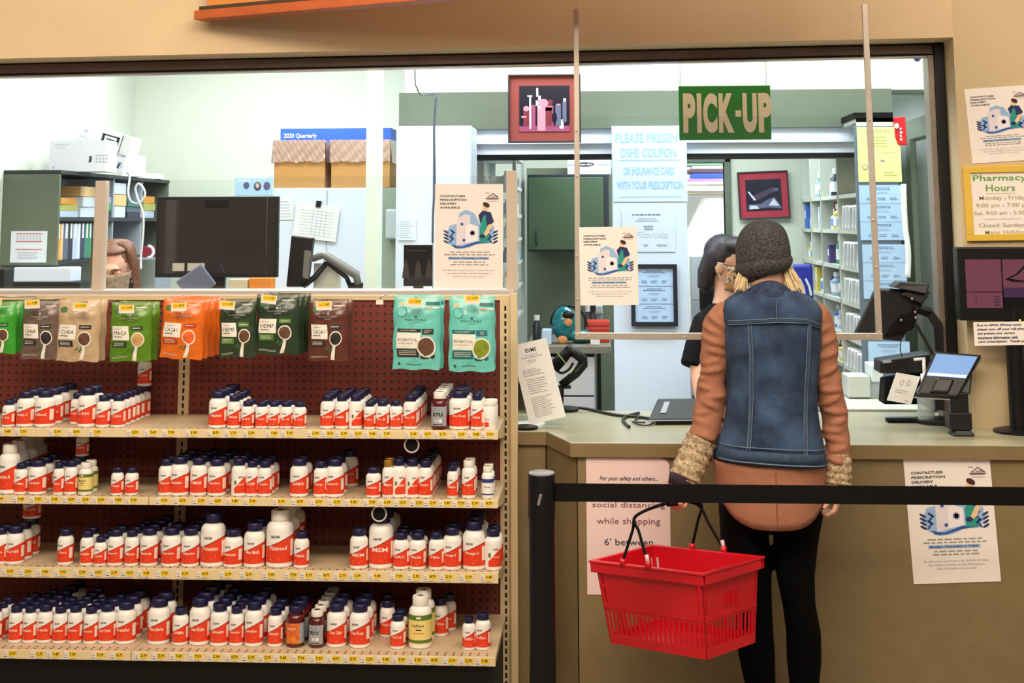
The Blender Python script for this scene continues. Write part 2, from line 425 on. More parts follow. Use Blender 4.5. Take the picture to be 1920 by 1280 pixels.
fp(seam[0]+.0015, seam[1]-.0015, P[1].y+s, yf+s, 'front_panel')
fp(seam[1]+.0015, xe, yf+s, yf+s, 'front_panel')
# ---- hanging plexiglass shield --------------------------------------------
YP = 4.78
sh = empty('plexiglass_shield', at(1365, 630, YP), 'clear plexiglass shield in an aluminium frame hanging before the counter', 'shield')
o0 = Vector(sh.location)
def pt(px, py, Y=YP): return at(px, py, Y)-o0
b = MB(); h = 5*mpp(YP)
def bar(p, q, hw, hd, nm, mat=alu):
    b = MB(); d = (q-p).normalized(); n = d.cross(Vector((0, 1, 0))).normalized()*hw; y = Vector((0, hd, 0))
    b.hexa([p-n-y, p+n-y, q+n-y, q-n-y], 2*y); return b.build(nm, mat, sh, bevel=.0015)
bar(pt(1083.5, 634), pt(1080.5, 17), h, .006, 'upright_bar'); bar(pt(1648.5, 636), pt(1621, 8), h*1.1, .006, 'upright_bar')
bar(pt(1078, 629.5)-Vector((0, .004, 0)), pt(1654, 630.5)-Vector((0, .004, 0)), 6*mpp(YP), .007, 'bottom_bar')
b = MB(); q = [pt(1084, 630), pt(1648, 630), pt(1629, 217), pt(1082, 217)]
b.hexa(q, (0, .004, 0)); b.build('pane', PLEX, sh)
b = MB()
for px, py in ((1083, 628), (1083, 560), (1082, 480), (1082, 330), (1081, 245), (1648, 622), (1643, 500), (1636, 412), (1630, 225), (1104, 630), (1283, 631), (1625, 630)):
    p = pt(px, py); b.ell((p.x, p.y-.012, p.z), (.0035, .003, .0035), nu=8, nv=4)
b.build('rivet', M('rivet', (240, 222, 196), rough=.3, metal=.6), sh, smooth=True)
for px in (1080.5, 1621):
    b = MB(); p = pt(px, 20); b.tube([p, p+Vector((0, 0, .5))], .0012, 6); b.build('hanging_wire', alu, sh)
# ---- belt stanchion ---------------------------------------------------------
YS = 3.85; zb = at(1016, 888, YS).z
st = empty('stanchion', (at(1016, 1000, YS).x, YS, 0), 'black retractable belt stanchion post standing before the counter', 'stanchion')
r = 23.5*mpp(YS)
b = MB(); b.lathe([(.17, 0), (.17, .012), (.12, .03), (.04, .04), (r, .045)], 40); b.build('base', black, st, smooth=True, auto=True)
z1 = at(1016, 968, YS).z
b = MB(); b.lathe([(r, .045), (r, z1)], 36); b.build('post', black, st, smooth=True, auto=True)
b = MB(); r2 = r*1.06; b.lathe([(r2, z1-.001), (r2, zb-.008), (r2*.96, zb)], 36); b.build('belt_head', black, st, smooth=True, auto=True)
b = MB(); b.lathe([(r2*.93, zb), (r2*.93, zb+.004), (r2*.85, zb+.006)], 36); b.build('cap', M('cap_grey', (150, 152, 158), rough=.3), st, smooth=True, auto=True)
b = MB(); b.obox(Matrix.Translation((-.004, -r2-.002, z1+.05)) @ Matrix.Rotation(.25, 4, 'Y'), .008, .006, .03); b.build('latch', M('latch_grey', (128, 118, 122), rough=.3), st, bevel=.002)
bz0 = at(1400, 943, YS).z; bz1 = at(1400, 908.5, YS).z
b = MB(); b.box(r2*.9, -.001, bz0, 2.2, .001, bz1); b.build('belt', M('belt_fabric', (11, 9, 14), rough=.85, spec=.2, noise=.25, nscale=60), st)
# ================================================================== GONDOLA
YG = 4.85; YS1 = 4.5; YS4 = 4.378
XE = at(948, 650, YG).x; XU = at(342, 850, YG).x; XL2 = XU-(XE-XU)
pegm = pegboard_mat()
gt = at(500, 556, YG).z
g = empty('gondola_shelving', ((XU+XE)/2, YG, 0), 'beige gondola shelving with maroon pegboard back below the window', 'shelving')
go = Vector(g.location)
for xx0, xx1 in ((XL2, XU), (XU, XE)):
    b = MB(); b.box(xx0-go.x+.012, .0, .1, xx1-go.x-.012, .012, gt-.002); b.build('back_panel', pegm, g)
b = MB(); b.box(XL2-go.x, -.008, gt-.012, XE-go.x+.02, .02, gt+.006); b.build('top_rail', beige, g, bevel=.002)
for x in (XL2, XU, XE):
    a = Art(); hw = 10*mpp(YG); a.box(-hw, -.010, .0, hw, .004, gt-.004, 0)
    z = .1
    while z < gt-.03:
        a.rect(-.0035, z, .0035, z+.016, 1, .0108); z += .0254
    if x == XE: a.box(hw, -.03, 0, hw+.022, .02, gt+.012, 0)
    a.build('upright', [beige, darkslot], g, (x-go.x, 0, 0))
b = MB(); b.box(XL2-go.x, -(YG-YS4)+.09, 0, XE-go.x-.01, -.002, at(500, 1246, YS4).z-.02); b.build('kick_base', M('kick_dark', (28, 25, 23), rough=.7, noise=.2, nscale=20), g)
SH = {}
SHN = {1: 'top shelf', 2: 'second shelf', 3: 'third shelf', 4: 'bottom shelf'}
shelfm = M('shelf_metal', (206, 184, 150), rough=.45, noise=.06, nscale=15)
railm = M('price_rail', (228, 206, 160), rough=.4)
for i, (yt, yb, Yf) in enumerate(((805, 821, YS1), (933.5, 948, YS1), (1068, 1087, YS1), (1225, 1241, YS4)), 1):
    z = at(500, yt, Yf).z; hh = (yb-yt)*mpp(Yf); SH[i] = (z, Yf, hh)
    for k, (xx0, xx1) in enumerate(((XL2, XU), (XU, XE))):
        so = empty('gondola_shelf', ((xx0+xx1)/2, YG, z-.02), 'beige metal gondola shelf, %s of the %s bay' % (SHN[i].split()[0], ('left', 'right')[k]), 'shelf', 'gondola shelves')
        W = (xx1-xx0)/2; a = Art(); yf_ = Yf-YG; xo = -.0 
        a.box(-W+.001, yf_+.004, 0, W-.001, -.012, .02, 0)
        if True:
            n = int(2*W/.0254)
            for rr_ in ((.012, .030) if i == 4 else (.012,)):
                for j in range(n):
                    x = -W+.02+j*.0254
                    a.add([(x-.003, yf_+rr_, .0204), (x+.003, yf_+rr_, .0204), (x+.003, yf_+rr_+.007, .0204), (x-.003, yf_+rr_+.007, .0204)], [(0, 1, 2, 3)], 1)
        a.build('shelf_board', [shelfm, darkslot], so)
        b = MB(); b.box(-W+.001, yf_-.003, .021-hh, W-.001, yf_+.0035, .0205); b.build('price_rail', railm, so, bevel=.001)
        if i < 4:
            for sx in (-1, 1):
                b = MB(); b.prism([(sx*(W-.004)-.0015, -.011, -.05), (sx*(W-.004)-.0015, -.011, 0), (sx*(W-.004)-.0015, yf_+.03, 0), (sx*(W-.004)-.0015, yf_+.06, -.012)], (.003, 0, 0)); b.build('bracket', beige, so)
# price tickets
yel = M('ticket_yellow', (240, 200, 20), rough=.6); tkw = M('ticket_white', (232, 220, 206), rough=.6)
TG = {1: [10,40,104,140,179,250,284,318,361,402,435,469,512,541,590,617,643,670,697,724,774,801,829,864,892,918],
      2: [2,41,73,104,135,162,191,223,252,309,343,378,409,441,474,528,563,598,632,663,698,726,755,785,811,838,864,890,916],
      3: [27,60,92,125,161,191,220,249,280,314,352,389,432,470,512,553,582,614,644,672,709,749,781,811,841,878,916],
      4: [5,38,88,118,149,200,235,280,312,345,380,414,447,478,508,537,570,603,634,665,696,726,755,785,815,848,878,908]}
prices = ['7.99', '9.49', '12.99', '21.99', '14.79', '5.99']
tkm = []
for p_ in prices:
    a = Art(); k = mpp(4.5); a.box(-15*k, -.0006, -6.5*k, 8*k, 0, 6.5*k, 0)
    a.rect(-6*k, -3.5*k, 7.5*k, 5.8*k, 1, .0009); a.text(p_, -4.5*k, -1*k, 6.5*k, 4.5*k, 2, .0013, bold=.02, res=1)
    a.rect(-14*k, 0, -9*k, 1.2*k, 3, .0009); a.rect(-14*k, -4*k, -8*k, -3*k, 2, .0009); a.rect(-5*k, -5.6*k, 5*k, -4.8*k, 3, .0009)
    tkm.append(a.mesh('price_ticket', [tkw, yel, inkb, inkg]))
for i, xs in TG.items():
    z, Yf, hh = SH[i]
    for n, x in enumerate(xs):
        o = bpy.data.objects.new('price_ticket', tkm[(n*5+i) % 6]); sc.collection.objects.link(o)
        o.location = (at(x, 900, Yf).x, Yf-.0045, z-hh/2+.001)
        tag(o, 'yellow and white price ticket on %s edge, %s from the left' % (SHN[i], nth(n+1)), 'price tag', 'price tickets on the shelf edges')
# ================================================================== BOTTLES
bw = M('bottle_white', (240, 236, 230), rough=.4); navy = M('cap_navy', (22, 22, 62), rough=.4)
capw = M('cap_white', (234, 230, 220), rough=.4); orr = M('label_orange', (226, 62, 26), rough=.45)
orr2 = M('label_red', (206, 36, 30), rough=.45); stripe = M('label_stripe', (96, 20, 26), rough=.5)
lblw = M('label_lettering', (250, 226, 214), rough=.5); lgreen = M('label_green', (88, 120, 40), rough=.5)
lyel = M('label_cream', (236, 214, 130), rough=.5); amber = M('amber_bottle', (84, 16, 14), rough=.18, coat=.5)
lblue = M('label_blue', (38, 60, 130), rough=.5); lsil = M('label_silver', (176, 182, 190), rough=.35, metal=.3)
lfruit = M('label_fruit', (240, 150, 40), rough=.5, noise=.5, nscale=60, col2=(200, 60, 40)); gold = M('cap_gold', (176, 132, 50), rough=.3, metal=.5)
transl = M('bottle_translucent', (214, 206, 196), rough=.3)
BM = {}
def bottle_meshes(wp, hp, kind, text):
    k = (wp, hp, kind, text)
    if k in BM: return BM[k]
    s_ = mpp(4.53); R = wp*s_/2; H = hp*s_
    cw = .70 if wp < 40 else .64
    body = MB()
    prof = [(.90*R, 0), (R, .025*H), (R, .66*H), (.965*R, .725*H), (.84*R, .775*H), (cw*R*.94, .81*H), (cw*R*.94, .85*H)]
    if kind == 't':
        body.lathe([(R*.95, 0), (R, .03*H), (R, .80*H), (.93*R, .84*H)], 28)
        cap = MB(); cap.lathe([(.96*R, .84*H), (.98*R, .85*H), (.98*R, .97*H), (.93*R, H)], 36, ribs=.02)
    else:
        body.lathe(prof, 26)
        cap = MB(); cr_ = cw*R*1.08
        cap.lathe([(cr_*.98, .825*H), (cr_, .835*H), (cr_, .975*H), (cr_*.92, H), (.01, H)], 40, ribs=.035, cap1=False)
    a = Art(lambda u, v, w_: ((R+w_)*math.sin(u/R), -(R+w_)*math.cos(u/R), v))
    def band(z0, z1f, m, w_=.0006, n=36, th=(-PI, PI)):
        vs = []; fs = []
        for i in range(n+1):
            u = R*(th[0]+(th[1]-th[0])*i/n); zz = z1f(u/R)
            vs += [a.mp(u, z0(u/R) if callable(z0) else z0, w_), a.mp(u, zz, w_)]
        for i in range(n): fs.append((2*i, 2*i+2, 2*i+3, 2*i+1))
        a.add(vs, fs, m)
    cm = navy; bm = bw; mats = [orr, stripe, inkb, lblw, lgreen, lyel, lsil, lfruit, lblue, bw]
    if kind in ('o', 'W', 'd', 'n'):
        f = lambda t: H*(.47+.115*math.sin(t)); m0 = 0
        band(.095*H, f, 0); band(lambda t: f(t)-.012*H, f, 1, .0009)
        a.text('NOW', -.55*R, .53*H, .12*R, .585*H, 2, .001, bold=.03, res=1)
        a.text(text, -.68*R, .32*H, .62*R, .40*H, 3, .001, bold=.02, res=1)
        a.rect(-.5*R, .285*H, .3*R, .295*H, 1, .001); a.rect(-.6*R, .21*H, .4*R, .225*H, 3, .001); a.rect(-.6*R, .15*H, .1*R, .165*H, 3, .001)
        a.rect(.95*R, .2*H, 1.45*R, .5*H, 3, .0011, nu=3)
        cm = capw if kind == 'W' else (gold if kind == 'd' else navy)
    elif kind == 'w':
        band(.10*H, lambda t: H*(.34+.20*max(-.9, math.sin(t*1.2))), 0, th=(-.5, 1.6), n=16)
        a.text(text, -.1*R, .30*H, .85*R, .36*H, 3, .001, bold=.02, res=1); a.text('NOW', .1*R, .50*H, .7*R, .55*H, 2, .001, bold=.03, res=1)
        a.oval(-.35*R, .38*H, .16*R, .06*H, 4, .001)
    elif kind == 'y':
        bd = lambda z0, z1, m, w_: band(z0*H, lambda t: z1*H, m, w_)
        bd(.10, .66, 5, .0006); bd(.56, .66, 4, .0009); bd(.12, .18, 4, .0009)
        a.text(text, -.55*R, .43*H, .5*R, .49*H, 2, .0012, bold=.01, res=1); a.rect(-.25*R, .365*H, .25*R, .385*H, 2, .001, nu=2); a.rect(-.5*R, .3*H, .5*R, .315*H, 7, .001, nu=4)
        a.rect(-.2*R, .59*H, .2*R, .63*H, 3, .0012, nu=2); cm = capw
    elif kind == 'a':      # amber jar with orange fruit label
        band(.10*H, lambda t: .60*H, 7, n=20, th=(-1.0, .75)); band(.10*H, lambda t: .60*H, 6, n=8, th=(.76, 1.5))
        a.text(text, -.6*R, .44*H, .3*R, .50*H, 3, .001, bold=.02, res=1); bm = amber
    elif kind == 'u':      # amber jar with silver label
        band(.10*H, lambda t: .62*H, 6, n=24, th=(-1.15, 1.15)); a.text(text, -.7*R, .36*H, .6*R, .46*H, 2, .001, bold=.05, res=1)
        a.oval(-.1*R, .54*H, .35*R, .045*H, 2, .001); a.rect(-.3*R, .2*H, .1*R, .28*H, 9, .001); a.rect(.2*R, .2*H, .5*R, .28*H, 9, .001)
        a.rect(-.6*R, .13*H, .6*R, .15*H, 2, .001, nu=4); bm = amber; cm = capw
    elif kind == 'b':
        band(.08*H, lambda t: .62*H, 9); band(.50*H, lambda t: .62*H, 8, .0009); band(.12*H, lambda t: .16*H, 8, .0009)
        a.text(text, -.5*R, .34*H, .5*R, .40*H, 2, .0012, bold=.02, res=1); cm = capw
    elif kind == 't':
        a.rect(-.7*R, .12*H, .3*R, .5*H, 9, .0006, nu=5); a.rect(-.6*R, .12*H, .1*R, .28*H, 0, .0009, nu=4); a.text(text, -.6*R, .34*H, .2*R, .42*H, 1, .001, res=1); cm = capw
    elif kind == 'p':      # plain translucent large with white cap
        band(.1*H, lambda t: H*(.40+.1*math.sin(t)), 0); cm = capw; bm = transl
    r = (body.mesh('body', bm), cap.mesh('cap', cm), a.mesh('label', mats), H)
    for me in r[:2]:
        me.polygons.foreach_set('use_smooth', [True]*len(me.polygons))
        try: me.set_sharp_from_angle(angle=math.radians(35))
        except Exception: pass
    BM[k] = r; return r
def place_bottle(wp, hp, kind, text, x, y, z, label, group, rz=0, lay=False):
    b_, c_, l_, H = bottle_meshes(wp, hp, kind, text)
    o = empty('supplement_bottle', (x, y, z), label, 'bottle', group, rz)
    if lay: o.rotation_euler = (PI/2, 0, rz)
    for nm, me in (('body', b_), ('cap', c_), ('label', l_)):
        q = bpy.data.objects.new(nm, me); sc.collection.objects.link(q); q.parent = o
    return H
# front bottles: (x px centre, width px, height px, kind, text, rows behind)
SB = {
 1: [(8,24,48,'o','B-12',1),(39,34,63,'o','Vitamin C',2),(75,37,65,'o','Buffered',3),(155,35,70,'o','C-500',1),(187,27,57,'o','C-500',1),(215,27,58,'o','C-500',6),
     (403,34,65,'o','Vitamin',3),(434,25,58,'o','Stress',3),(460,24,48,'o','B-50',1),(487,24,47,'o','B-Complex',1),(510,22,47,'o','Biotin',1),(533,24,47,'o','B-6',1),(558,25,47,'o','B-12',0),
     (611,27,60,'o','E-400',3),(638,25,60,'o','E-400',4),(664,25,60,'w','E-Oil',4),(691,22,49,'o','Folic',2),(715,24,50,'o','D-3',1),(741,24,50,'o','D-3',0),(768,27,60,'o','Eve. Oil',6),
     (823,31,66,'u','XYLI',4),(860,39,68,'o','Pure Omega',2),(894,24,63,'o','Calcium',2),(918,26,50,'t','Zinc',1)],
 2: [(12,40,88,'W','Vitamin A',3),(37,24,55,'o','D-Max',1),(67,34,60,'o','Calcium',2),(108,20,57,'o','Zinc',1),(131,24,60,'o','Cal-Mag',2),(158,26,57,'y','Black',1),(218,23,49,'o','Potassium',0),(245,25,48,'o','Potassium',0),
     (309,28,64,'o','Gluco',1),(334,35,68,'o','Glutamine',2),(370,31,66,'o','DMAE',3),(404,34,64,'o','Glycine',3),(446,28,66,'w','Pure 4:1',2),(471,24,62,'o','5-HTP',2),(495,26,62,'o','L-Lysine',2),
     (559,34,66,'o','GABA',1),(600,26,62,'o','Ginkgo',0),(626,34,66,'o','Hyaluronic',1),(699,28,52,'o','Lutein',0),(727,22,66,'d','Maca',1),(747,26,68,'w','Milk',1),(772,26,67,'w','Mood',1),(797,26,65,'o','Neptune',6),
     (848,20,58,'o','Niacin',2),(878,25,66,'W','Oregano',1),(914,22,56,'b','Ocu',1)],
 3: [(4,26,64,'o','Iodine',1),(30,34,66,'o','Krill',2),(125,29,62,'o','L-Tyro',0),(166,26,60,'o','Lecithin',1),(191,23,50,'o','Lutein',2),(219,30,62,'o','Lycopene',1),(249,26,62,'o','Maca',3),(281,33,65,'o','Mannose',3),
     (322,36,66,'o','Magnesium',1),(358,33,66,'o','Magnesium',2),(399,45,92,'o','Potassium',0),(438,35,64,'o','Melatonin',0),(477,38,76,'o','Men Multi',1),(524,50,98,'W','Flaxseed',2),(566,28,62,'o','Mullein',0),
     (673,33,69,'o','MSM',0),(714,45,94,'o','MSM',3),(752,30,62,'o','NAC',2),(783,31,62,'o','Niacin',1),(818,28,64,'o','Olive',0),(847,34,72,'o','Omega-3',1),(888,41,82,'o','Omega-3',2),(924,31,70,'w','Omega',1)],
 4: [(2,24,62,'o','Papaya',2),(39,26,62,'o','Pantothenic',3),(65,25,62,'o','Potassium',4),(93,30,64,'o','Probiotic',5),(121,26,62,'o','Psyllium',2),(149,27,64,'o','Pyruvate',4),(178,26,62,'o','Quercetin',2),(208,32,66,'o','Red Yeast',2),(242,36,70,'o','Reishi',2),
     (303,39,76,'o','Rhodiola',1),(344,28,62,'o','SAMe',0),(379,37,78,'o','Saw Palm',4),(416,33,70,'o','Selenium',3),(448,26,66,'o','Silymarin',3),(480,33,74,'o','Spirulina',3),(520,27,64,'o','Stress',2),
     (557,33,68,'a','Ester-C',2),(597,28,62,'u','FIZZ',5),(633,35,72,'o','True Calm',2),(676,36,72,'o','True Focus',2),(747,27,56,'o','UC-II',1),(788,41,86,'y','Sunflower',1),(879,23,54,'o','DHEA',0),(905,27,60,'o','B-Zinc',0)],
}
KD = {'o': 'white bottle with navy cap and orange label reading %s', 'W': 'white-capped bottle with orange label reading %s', 'w': 'mostly white bottle with a red swoosh reading %s', 'y': 'white-capped bottle with cream and green label reading %s',
      'a': 'dark amber jar with orange fruit label reading %s', 'u': 'dark amber jar with silver label reading %s', 'b': 'small white bottle with blue and white label reading %s', 't': 'small white tub with pink label reading %s', 'd': 'gold-capped bottle with orange label reading %s', 'p': 'bottle %s'}
SW = {1: 'top', 2: 'second', 3: 'third', 4: 'bottom'}
cnt = 0
for i, rows in SB.items():
    z, Yf, hh = SH[i]
    for n, (px, wp, hp, kd, tx, back) in enumerate(rows):
        R = wp*mpp(4.53)/2; st_ = {1: .012, 2: .012, 3: .016, 4: .058}[i]
        y = Yf+st_+R+random.uniform(0, .006); x = at(px, 900, y-R*.6).x
        lab = '%s bottle labelled %s, %s from left in front row of %s shelf' % ({'o': 'orange', 'W': 'white-capped orange', 'w': 'white', 'y': 'cream and green', 'a': 'dark amber', 'u': 'dark silver-label', 'b': 'blue and white', 't': 'white square', 'd': 'gold-capped'}[kd], tx, nth(n+1), SW[i])
        place_bottle(wp, hp, kd, tx, x, y, z+.0002, lab, 'front row bottles on the %s shelf' % SW[i], random.uniform(-.18, .12))
        cnt += 1
        for q in range(back):
            yy = y+(q+1)*(2*R+.003)
            if yy+R > YG-.014: break
            lab = 'bottle in %s place behind the %s front bottle of the %s shelf' % (nth(q+1), nth(n+1), SW[i])
            place_bottle(wp, hp, kd, tx, x+random.uniform(-.0012, .0012), yy, z+.0002, lab, 'rear row bottles on the %s shelf' % SW[i], random.uniform(-.3, .3)); cnt += 1
# bottles standing deeper on a shelf with nothing in front, stacked or lying ones
def deep(i, px, yoff, wp, hp, kd, tx, lab, up=0, lay=False, rz=0):
    global cnt
    z, Yf, hh = SH[i]; R = wp*mpp(4.53)/2; y = Yf+yoff
    x = at(px, 900, y).x
    if lay: place_bottle(wp, hp, kd, tx, x, y, z+up, lab, None, rz, True)
    else: place_bottle(wp, hp, kd, tx, x, y, z+up+.0002, lab, None, random.uniform(-.2, .2))
    cnt += 1
k = mpp(4.53)
yb1 = None
def stack_on(i, n, q, lab, h2=None):
    """one more bottle standing on the cap of the q-th bottle behind front bottle n"""
    global cnt
    z, Yf, hh = SH[i]; px, wp, hp, kd, tx, back = SB[i][n]
    for o in [o for o in sc.objects if o.get('label') == 'bottle in %s place behind the %s front bottle of the %s shelf' % (nth(q), nth(n+1), SW[i])]:
        place_bottle(wp, h2 or hp, kd, tx, o.location.x, o.location.y, o.location.z+hp*k+.0003, lab, None, .1); cnt += 1
stack_on(1, 5, 5, 'orange-labelled bottle balanced on the rear caps right of the labelled C-500 bottles')
stack_on(2, 4, 2, 'bottle standing on rear caps at the left of the second shelf', 44)
stack_on(3, 1, 2, 'bottle standing on rear caps at the far left of the third shelf', 48)
deep(1, 141, .10, 27, 57, 'o', 'C-500', 'orange-labelled bottle half hidden at the left rear of the first C-500 bottle')
deep(2, 656, .22, 32, 66, 'o', 'Hyaluronic', 'shaded bottle set far back right of the Hyaluronic bottle')
deep(4, 729, .20, 28, 62, 'o', 'Vinpo', 'orange-labelled bottle set back left of the UC-II bottle')
deep(4, 827, .22, 28, 64, 'o', 'Zinc', 'orange-labelled bottle set back right of the cream and green Sunflower bottle')
deep(4, 843, .28, 26, 62, 'o', 'Zinc', 'shaded bottle behind and right of the Sunflower bottle, near the back')
deep(4, 728, .27, 26, 62, 'o', 'Vinpo', 'shaded bottle furthest back in the gap left of the UC-II bottle')
# grey rings with dark discs hanging under the shelf price rails
ringm = M('ring_grey', (196, 192, 188), rough=.4)
for (px, py, lab) in ((772, 834, 'grey ring with dark disc hanging from the top shelf rail'), (711, 963, 'grey ring with dark disc hanging from the second shelf rail')):
    p = at(px, py, 4.515); b = MB(); R = 13*mpp(4.5); pts = [(R*math.cos(2*PI*j/28), 0, R*math.sin(2*PI*j/28)) for j in range(29)]
    b.tube(pts, .0028, 8)
    o = b.build('ring', ringm, None, p, smooth=True); tag(o, lab, 'ring')
    b = MB(); b.lathe([(R-.001, -.001), (R-.001, .001)], 24, mat=Matrix.Rotation(PI/2, 4, 'X')); b.build('dark_disc', blackm, o)
print('bottles', cnt)
# ================================================================== POUCHES
foil = {}
def pouch(r, Y, cols, art, label, n=0, tilt=0, group='hanging food pouches', T=.028):
    """r px rect of the front face"""
    X0, Z0, X1, Z1 = rc(*r, Y); W = X1-X0; H = Z1-Z0
    def bulge(u, v):
        a = max(0, 1-(2*u/W)**2)**.55; t = v/H
        g = max(0, min(1, (1-t)/.25))**.8*min(1, .35+t*1.6)
        return T*a*g + .0012*math.sin(u*150+v*60)*a*g + .0008*math.sin(v*210-u*90)*a
    def edge(u, v): return (u+.0016*math.sin(v*70+n), v+.002*math.sin(u*80+n)*(1 if v < .02 else 0))
    mp = lambda u, v, w_: (edge(u, v)[0], -bulge(u, v)-w_, edge(u, v)[1])
    a = Art(mp); NU, NV = 22, 28
    a.rect(-W/2, 0, W/2, H, 0, 0, NU, NV)
    a2 = Art(lambda u, v, w_: (edge(u, v)[0], bulge(u, v)*.35+.0006, edge(u, v)[1])); a2.rect(-W/2, 0, W/2, H, 0, 0, NU, NV)
    a.add(a2.v, [tuple(reversed(f)) for f in a2.f], 0)
    # crimped seals as fine ridges
    for j in range(5): a.rect(-W/2+.002, H*(.955+.008*j), W/2-.002, H*(.957+.008*j), 1, .0004, 12, 1)
    if art: art(a, W, H)
    o = a.build('food_pouch', cols, None, ((X0+X1)/2, Y, Z0), (0, tilt, 0), smooth=True)
    return tag(o, label, 'pouch', group)
def rrect(a, u0, v0, u1, v1, m, w_, c=.006):
    nu = max(2, int((u1-u0)/.012)); nv = max(2, int((v1-v0)/.012)); a.rect(u0, v0, u1, v1, m, w_, nu, nv)
def curved_oval(a, u, v, ru, rv, m, w_, rot=0):
    n = 20; vs = [a.mp(u, v, w_)]; fs = []
    for k_, s_ in enumerate((.5, 1)):
        for i in range(n):
            t = 2*PI*i/n; x, y = ru*s_*math.cos(t), rv*s_*math.sin(t); vs.append(a.mp(u+x*math.cos(rot)-y*math.sin(rot), v+x*math.sin(rot)+y*math.cos(rot), w_))
    for i in range(n):
        j = (i+1) % n; fs.append((0, 1+i, 1+j)); fs.append((1+i, 1+n+i, 1+n+j, 1+j))
    a.add(vs, fs, m)
def spoon_art(name, foodm=6):
    def f(a, W, H):
        x = lambda t: -W/2+W*t
        a.text('NAVITAS', x(.28), H*.715, x(.74), H*.745, 3, .0016, res=1); a.text('ORGANICS', x(.42), H*.685, x(.60), H*.698, 3, .0016, res=1)
        rrect(a, x(.485), H*.765, x(.535), H*.795, 3, .0012)
        rrect(a, x(.08), H*.36, x(.50), H*.60, 2, .0012); 
        a.text('ORGANIC', x(.13), H*.545, x(.34), H*.56, 5, .0018, res=1); a.text(name, x(.12), H*.45, x(.46), H*.515, 5, .0018, res=1)
        a.rect(x(.12), H*.415, x(.32), H*.425, 5, .0018, 3, 1)
        rrect(a, x(.56), H*.53, x(.83), H*.60, 4, .0012); a.rect(x(.60), H*.56, x(.79), H*.57, 3, .0018, 3, 1)
        rrect(a, x(.08), H*.24, x(.44), H*.34, 4, .0012)
        for q in range(3): a.rect(x(.12), H*(.31-.022*q), x(.38), H*(.317-.022*q), 3, .0018, 3, 1)
        curved_oval(a, x(.70), H*.37, .155*W, .125*H, 2, .0016); curved_oval(a, x(.70), H*.372, .130*W, .105*H, 6, .0022)
        # handle
        vs = []; nn = 8
        for i in range(nn+1):
            t = i/nn; u = x(.69-.07*t); v = H*(.27-.25*t); hw = W*(.035+.012*t)
            vs += [a.mp(u-hw, v, .0018), a.mp(u+hw, v, .0018)]
        a.add(vs, [(2*i, 2*i+2, 2*i+3, 2*i+1)[::-1] for i in range(nn)], 2)
        for i in range(5): curved_oval(a, x(.50+.035*i), H*(.20+.03*math.sin(i*2.1)), .03*W, .012*H, 7, .0013, rot=i*.7)
        a.rect(x(.62), H*.90, x(.90), H*.915, 3, .0014, 6, 1)
        curved_oval(a, x(.18), H*.84, .09*W, .05*H, 7, .0008)
        a.lines(x(.08), H*.05, x(.5), H*.09, 2, 3, .0016)
    return f
def bowl_art(t1):
    def f(a, W, H):
        x = lambda t: -W/2+W*t
        a.text('NAVITAS', x(.27), H*.665, x(.72), H*.69, 5, .0016, res=1); a.text('ORGANICS', x(.42), H*.64, x(.60), H*.65, 5, .0016, res=1); rrect(a, x(.475), H*.70, x(.53), H*.73, 5, .0012)
        rrect(a, x(.09), H*.51, x(.60), H*.555, 4, .0012); a.text(t1, x(.13), H*.525, x(.5), H*.54, 3, .002, bold=.02, res=1)
        rrect(a, x(.62), H*.48, x(.86), H*.555, 4, .0012); a.lines(x(.66), H*.495, x(.82), H*.54, 2, 3, .0018)
        rrect(a, x(.09), H*.29, x(.60), H*.50, 2, .0013); a.text('ESSENTIAL', x(.12), H*.385, x(.54), H*.425, 8, .0018, res=1); a.text('SUPERFOOD BLEND', x(.12), H*.35, x(.54), H*.365, 8, .0018, res=1)
        rrect(a, x(.09), H*.17, x(.56), H*.28, 4, .0012)
        for q in range(3): a.rect(x(.13), H*(.25-.025*q), x(.5), H*(.257-.025*q), 3, .0018, 4, 1)
        curved_oval(a, x(.72), H*.31, .20*W, .145*H, 2, .0018); curved_oval(a, x(.72), H*.315, .17*W, .12*H, 6, .0024)
        curved_oval(a, x(.68), H*.17, .10*W, .025*H, 7, .0014); curved_oval(a, x(.84), H*.18, .05*W, .03*H, 7, .0014)
        curved_oval(a, x(.2), H*.78, .11*W, .07*H, 9, .0012); curved_oval(a, x(.2), H*.78, .10*W, .063*H, 0, .0016)
        a.rect(x(.68), H*.875, x(.98), H*.92, 9, .0012, 5, 2); a.rect(x(.68), H*.83, x(.84), H*.85, 10, .0014, 3, 1); a.rect(x(.84), H*.83, x(.98), H*.85, 2, .0014, 3, 1)
        curved_oval(a, x(.17), H*.89, .07*W, .025*H, 10, .0012)
        curved_oval(a, x(.14), H*.075, .03*W, .02*H, 4, .0012); a.rect(x(.3), H*.07, x(.62), H*.077, 5, .0014, 4, 1)
    return f
def fm(n, rgb, no=.12): return M(n, rgb, rough=.3, noise=no, nscale=45, coat=.2)
PW = M('print_white', (240, 234, 222), rough=.5); PD = M('print_dark', (44, 44, 46), rough=.5); PI_ = M('print_ink', (60, 62, 64), rough=.5); PL = M('print_light', (220, 214, 196), rough=.5)
food_dark = M('food_dark', (52, 42, 44), rough=.8, noise=.4, nscale=300); food_brown = M('food_brown', (112, 76, 54), rough=.8, noise=.4, nscale=200); food_tan = M('food_tan', (206, 166, 100), rough=.8, noise=.2, nscale=200); food_or = M('food_orange', (232, 104, 44), rough=.8)
leaf = M('print_leaf', (70, 110, 62), rough=.6); teal_d = M('print_teal', (26, 104, 108), rough=.5); peach = M('print_peach', (236, 186, 140), rough=.5)
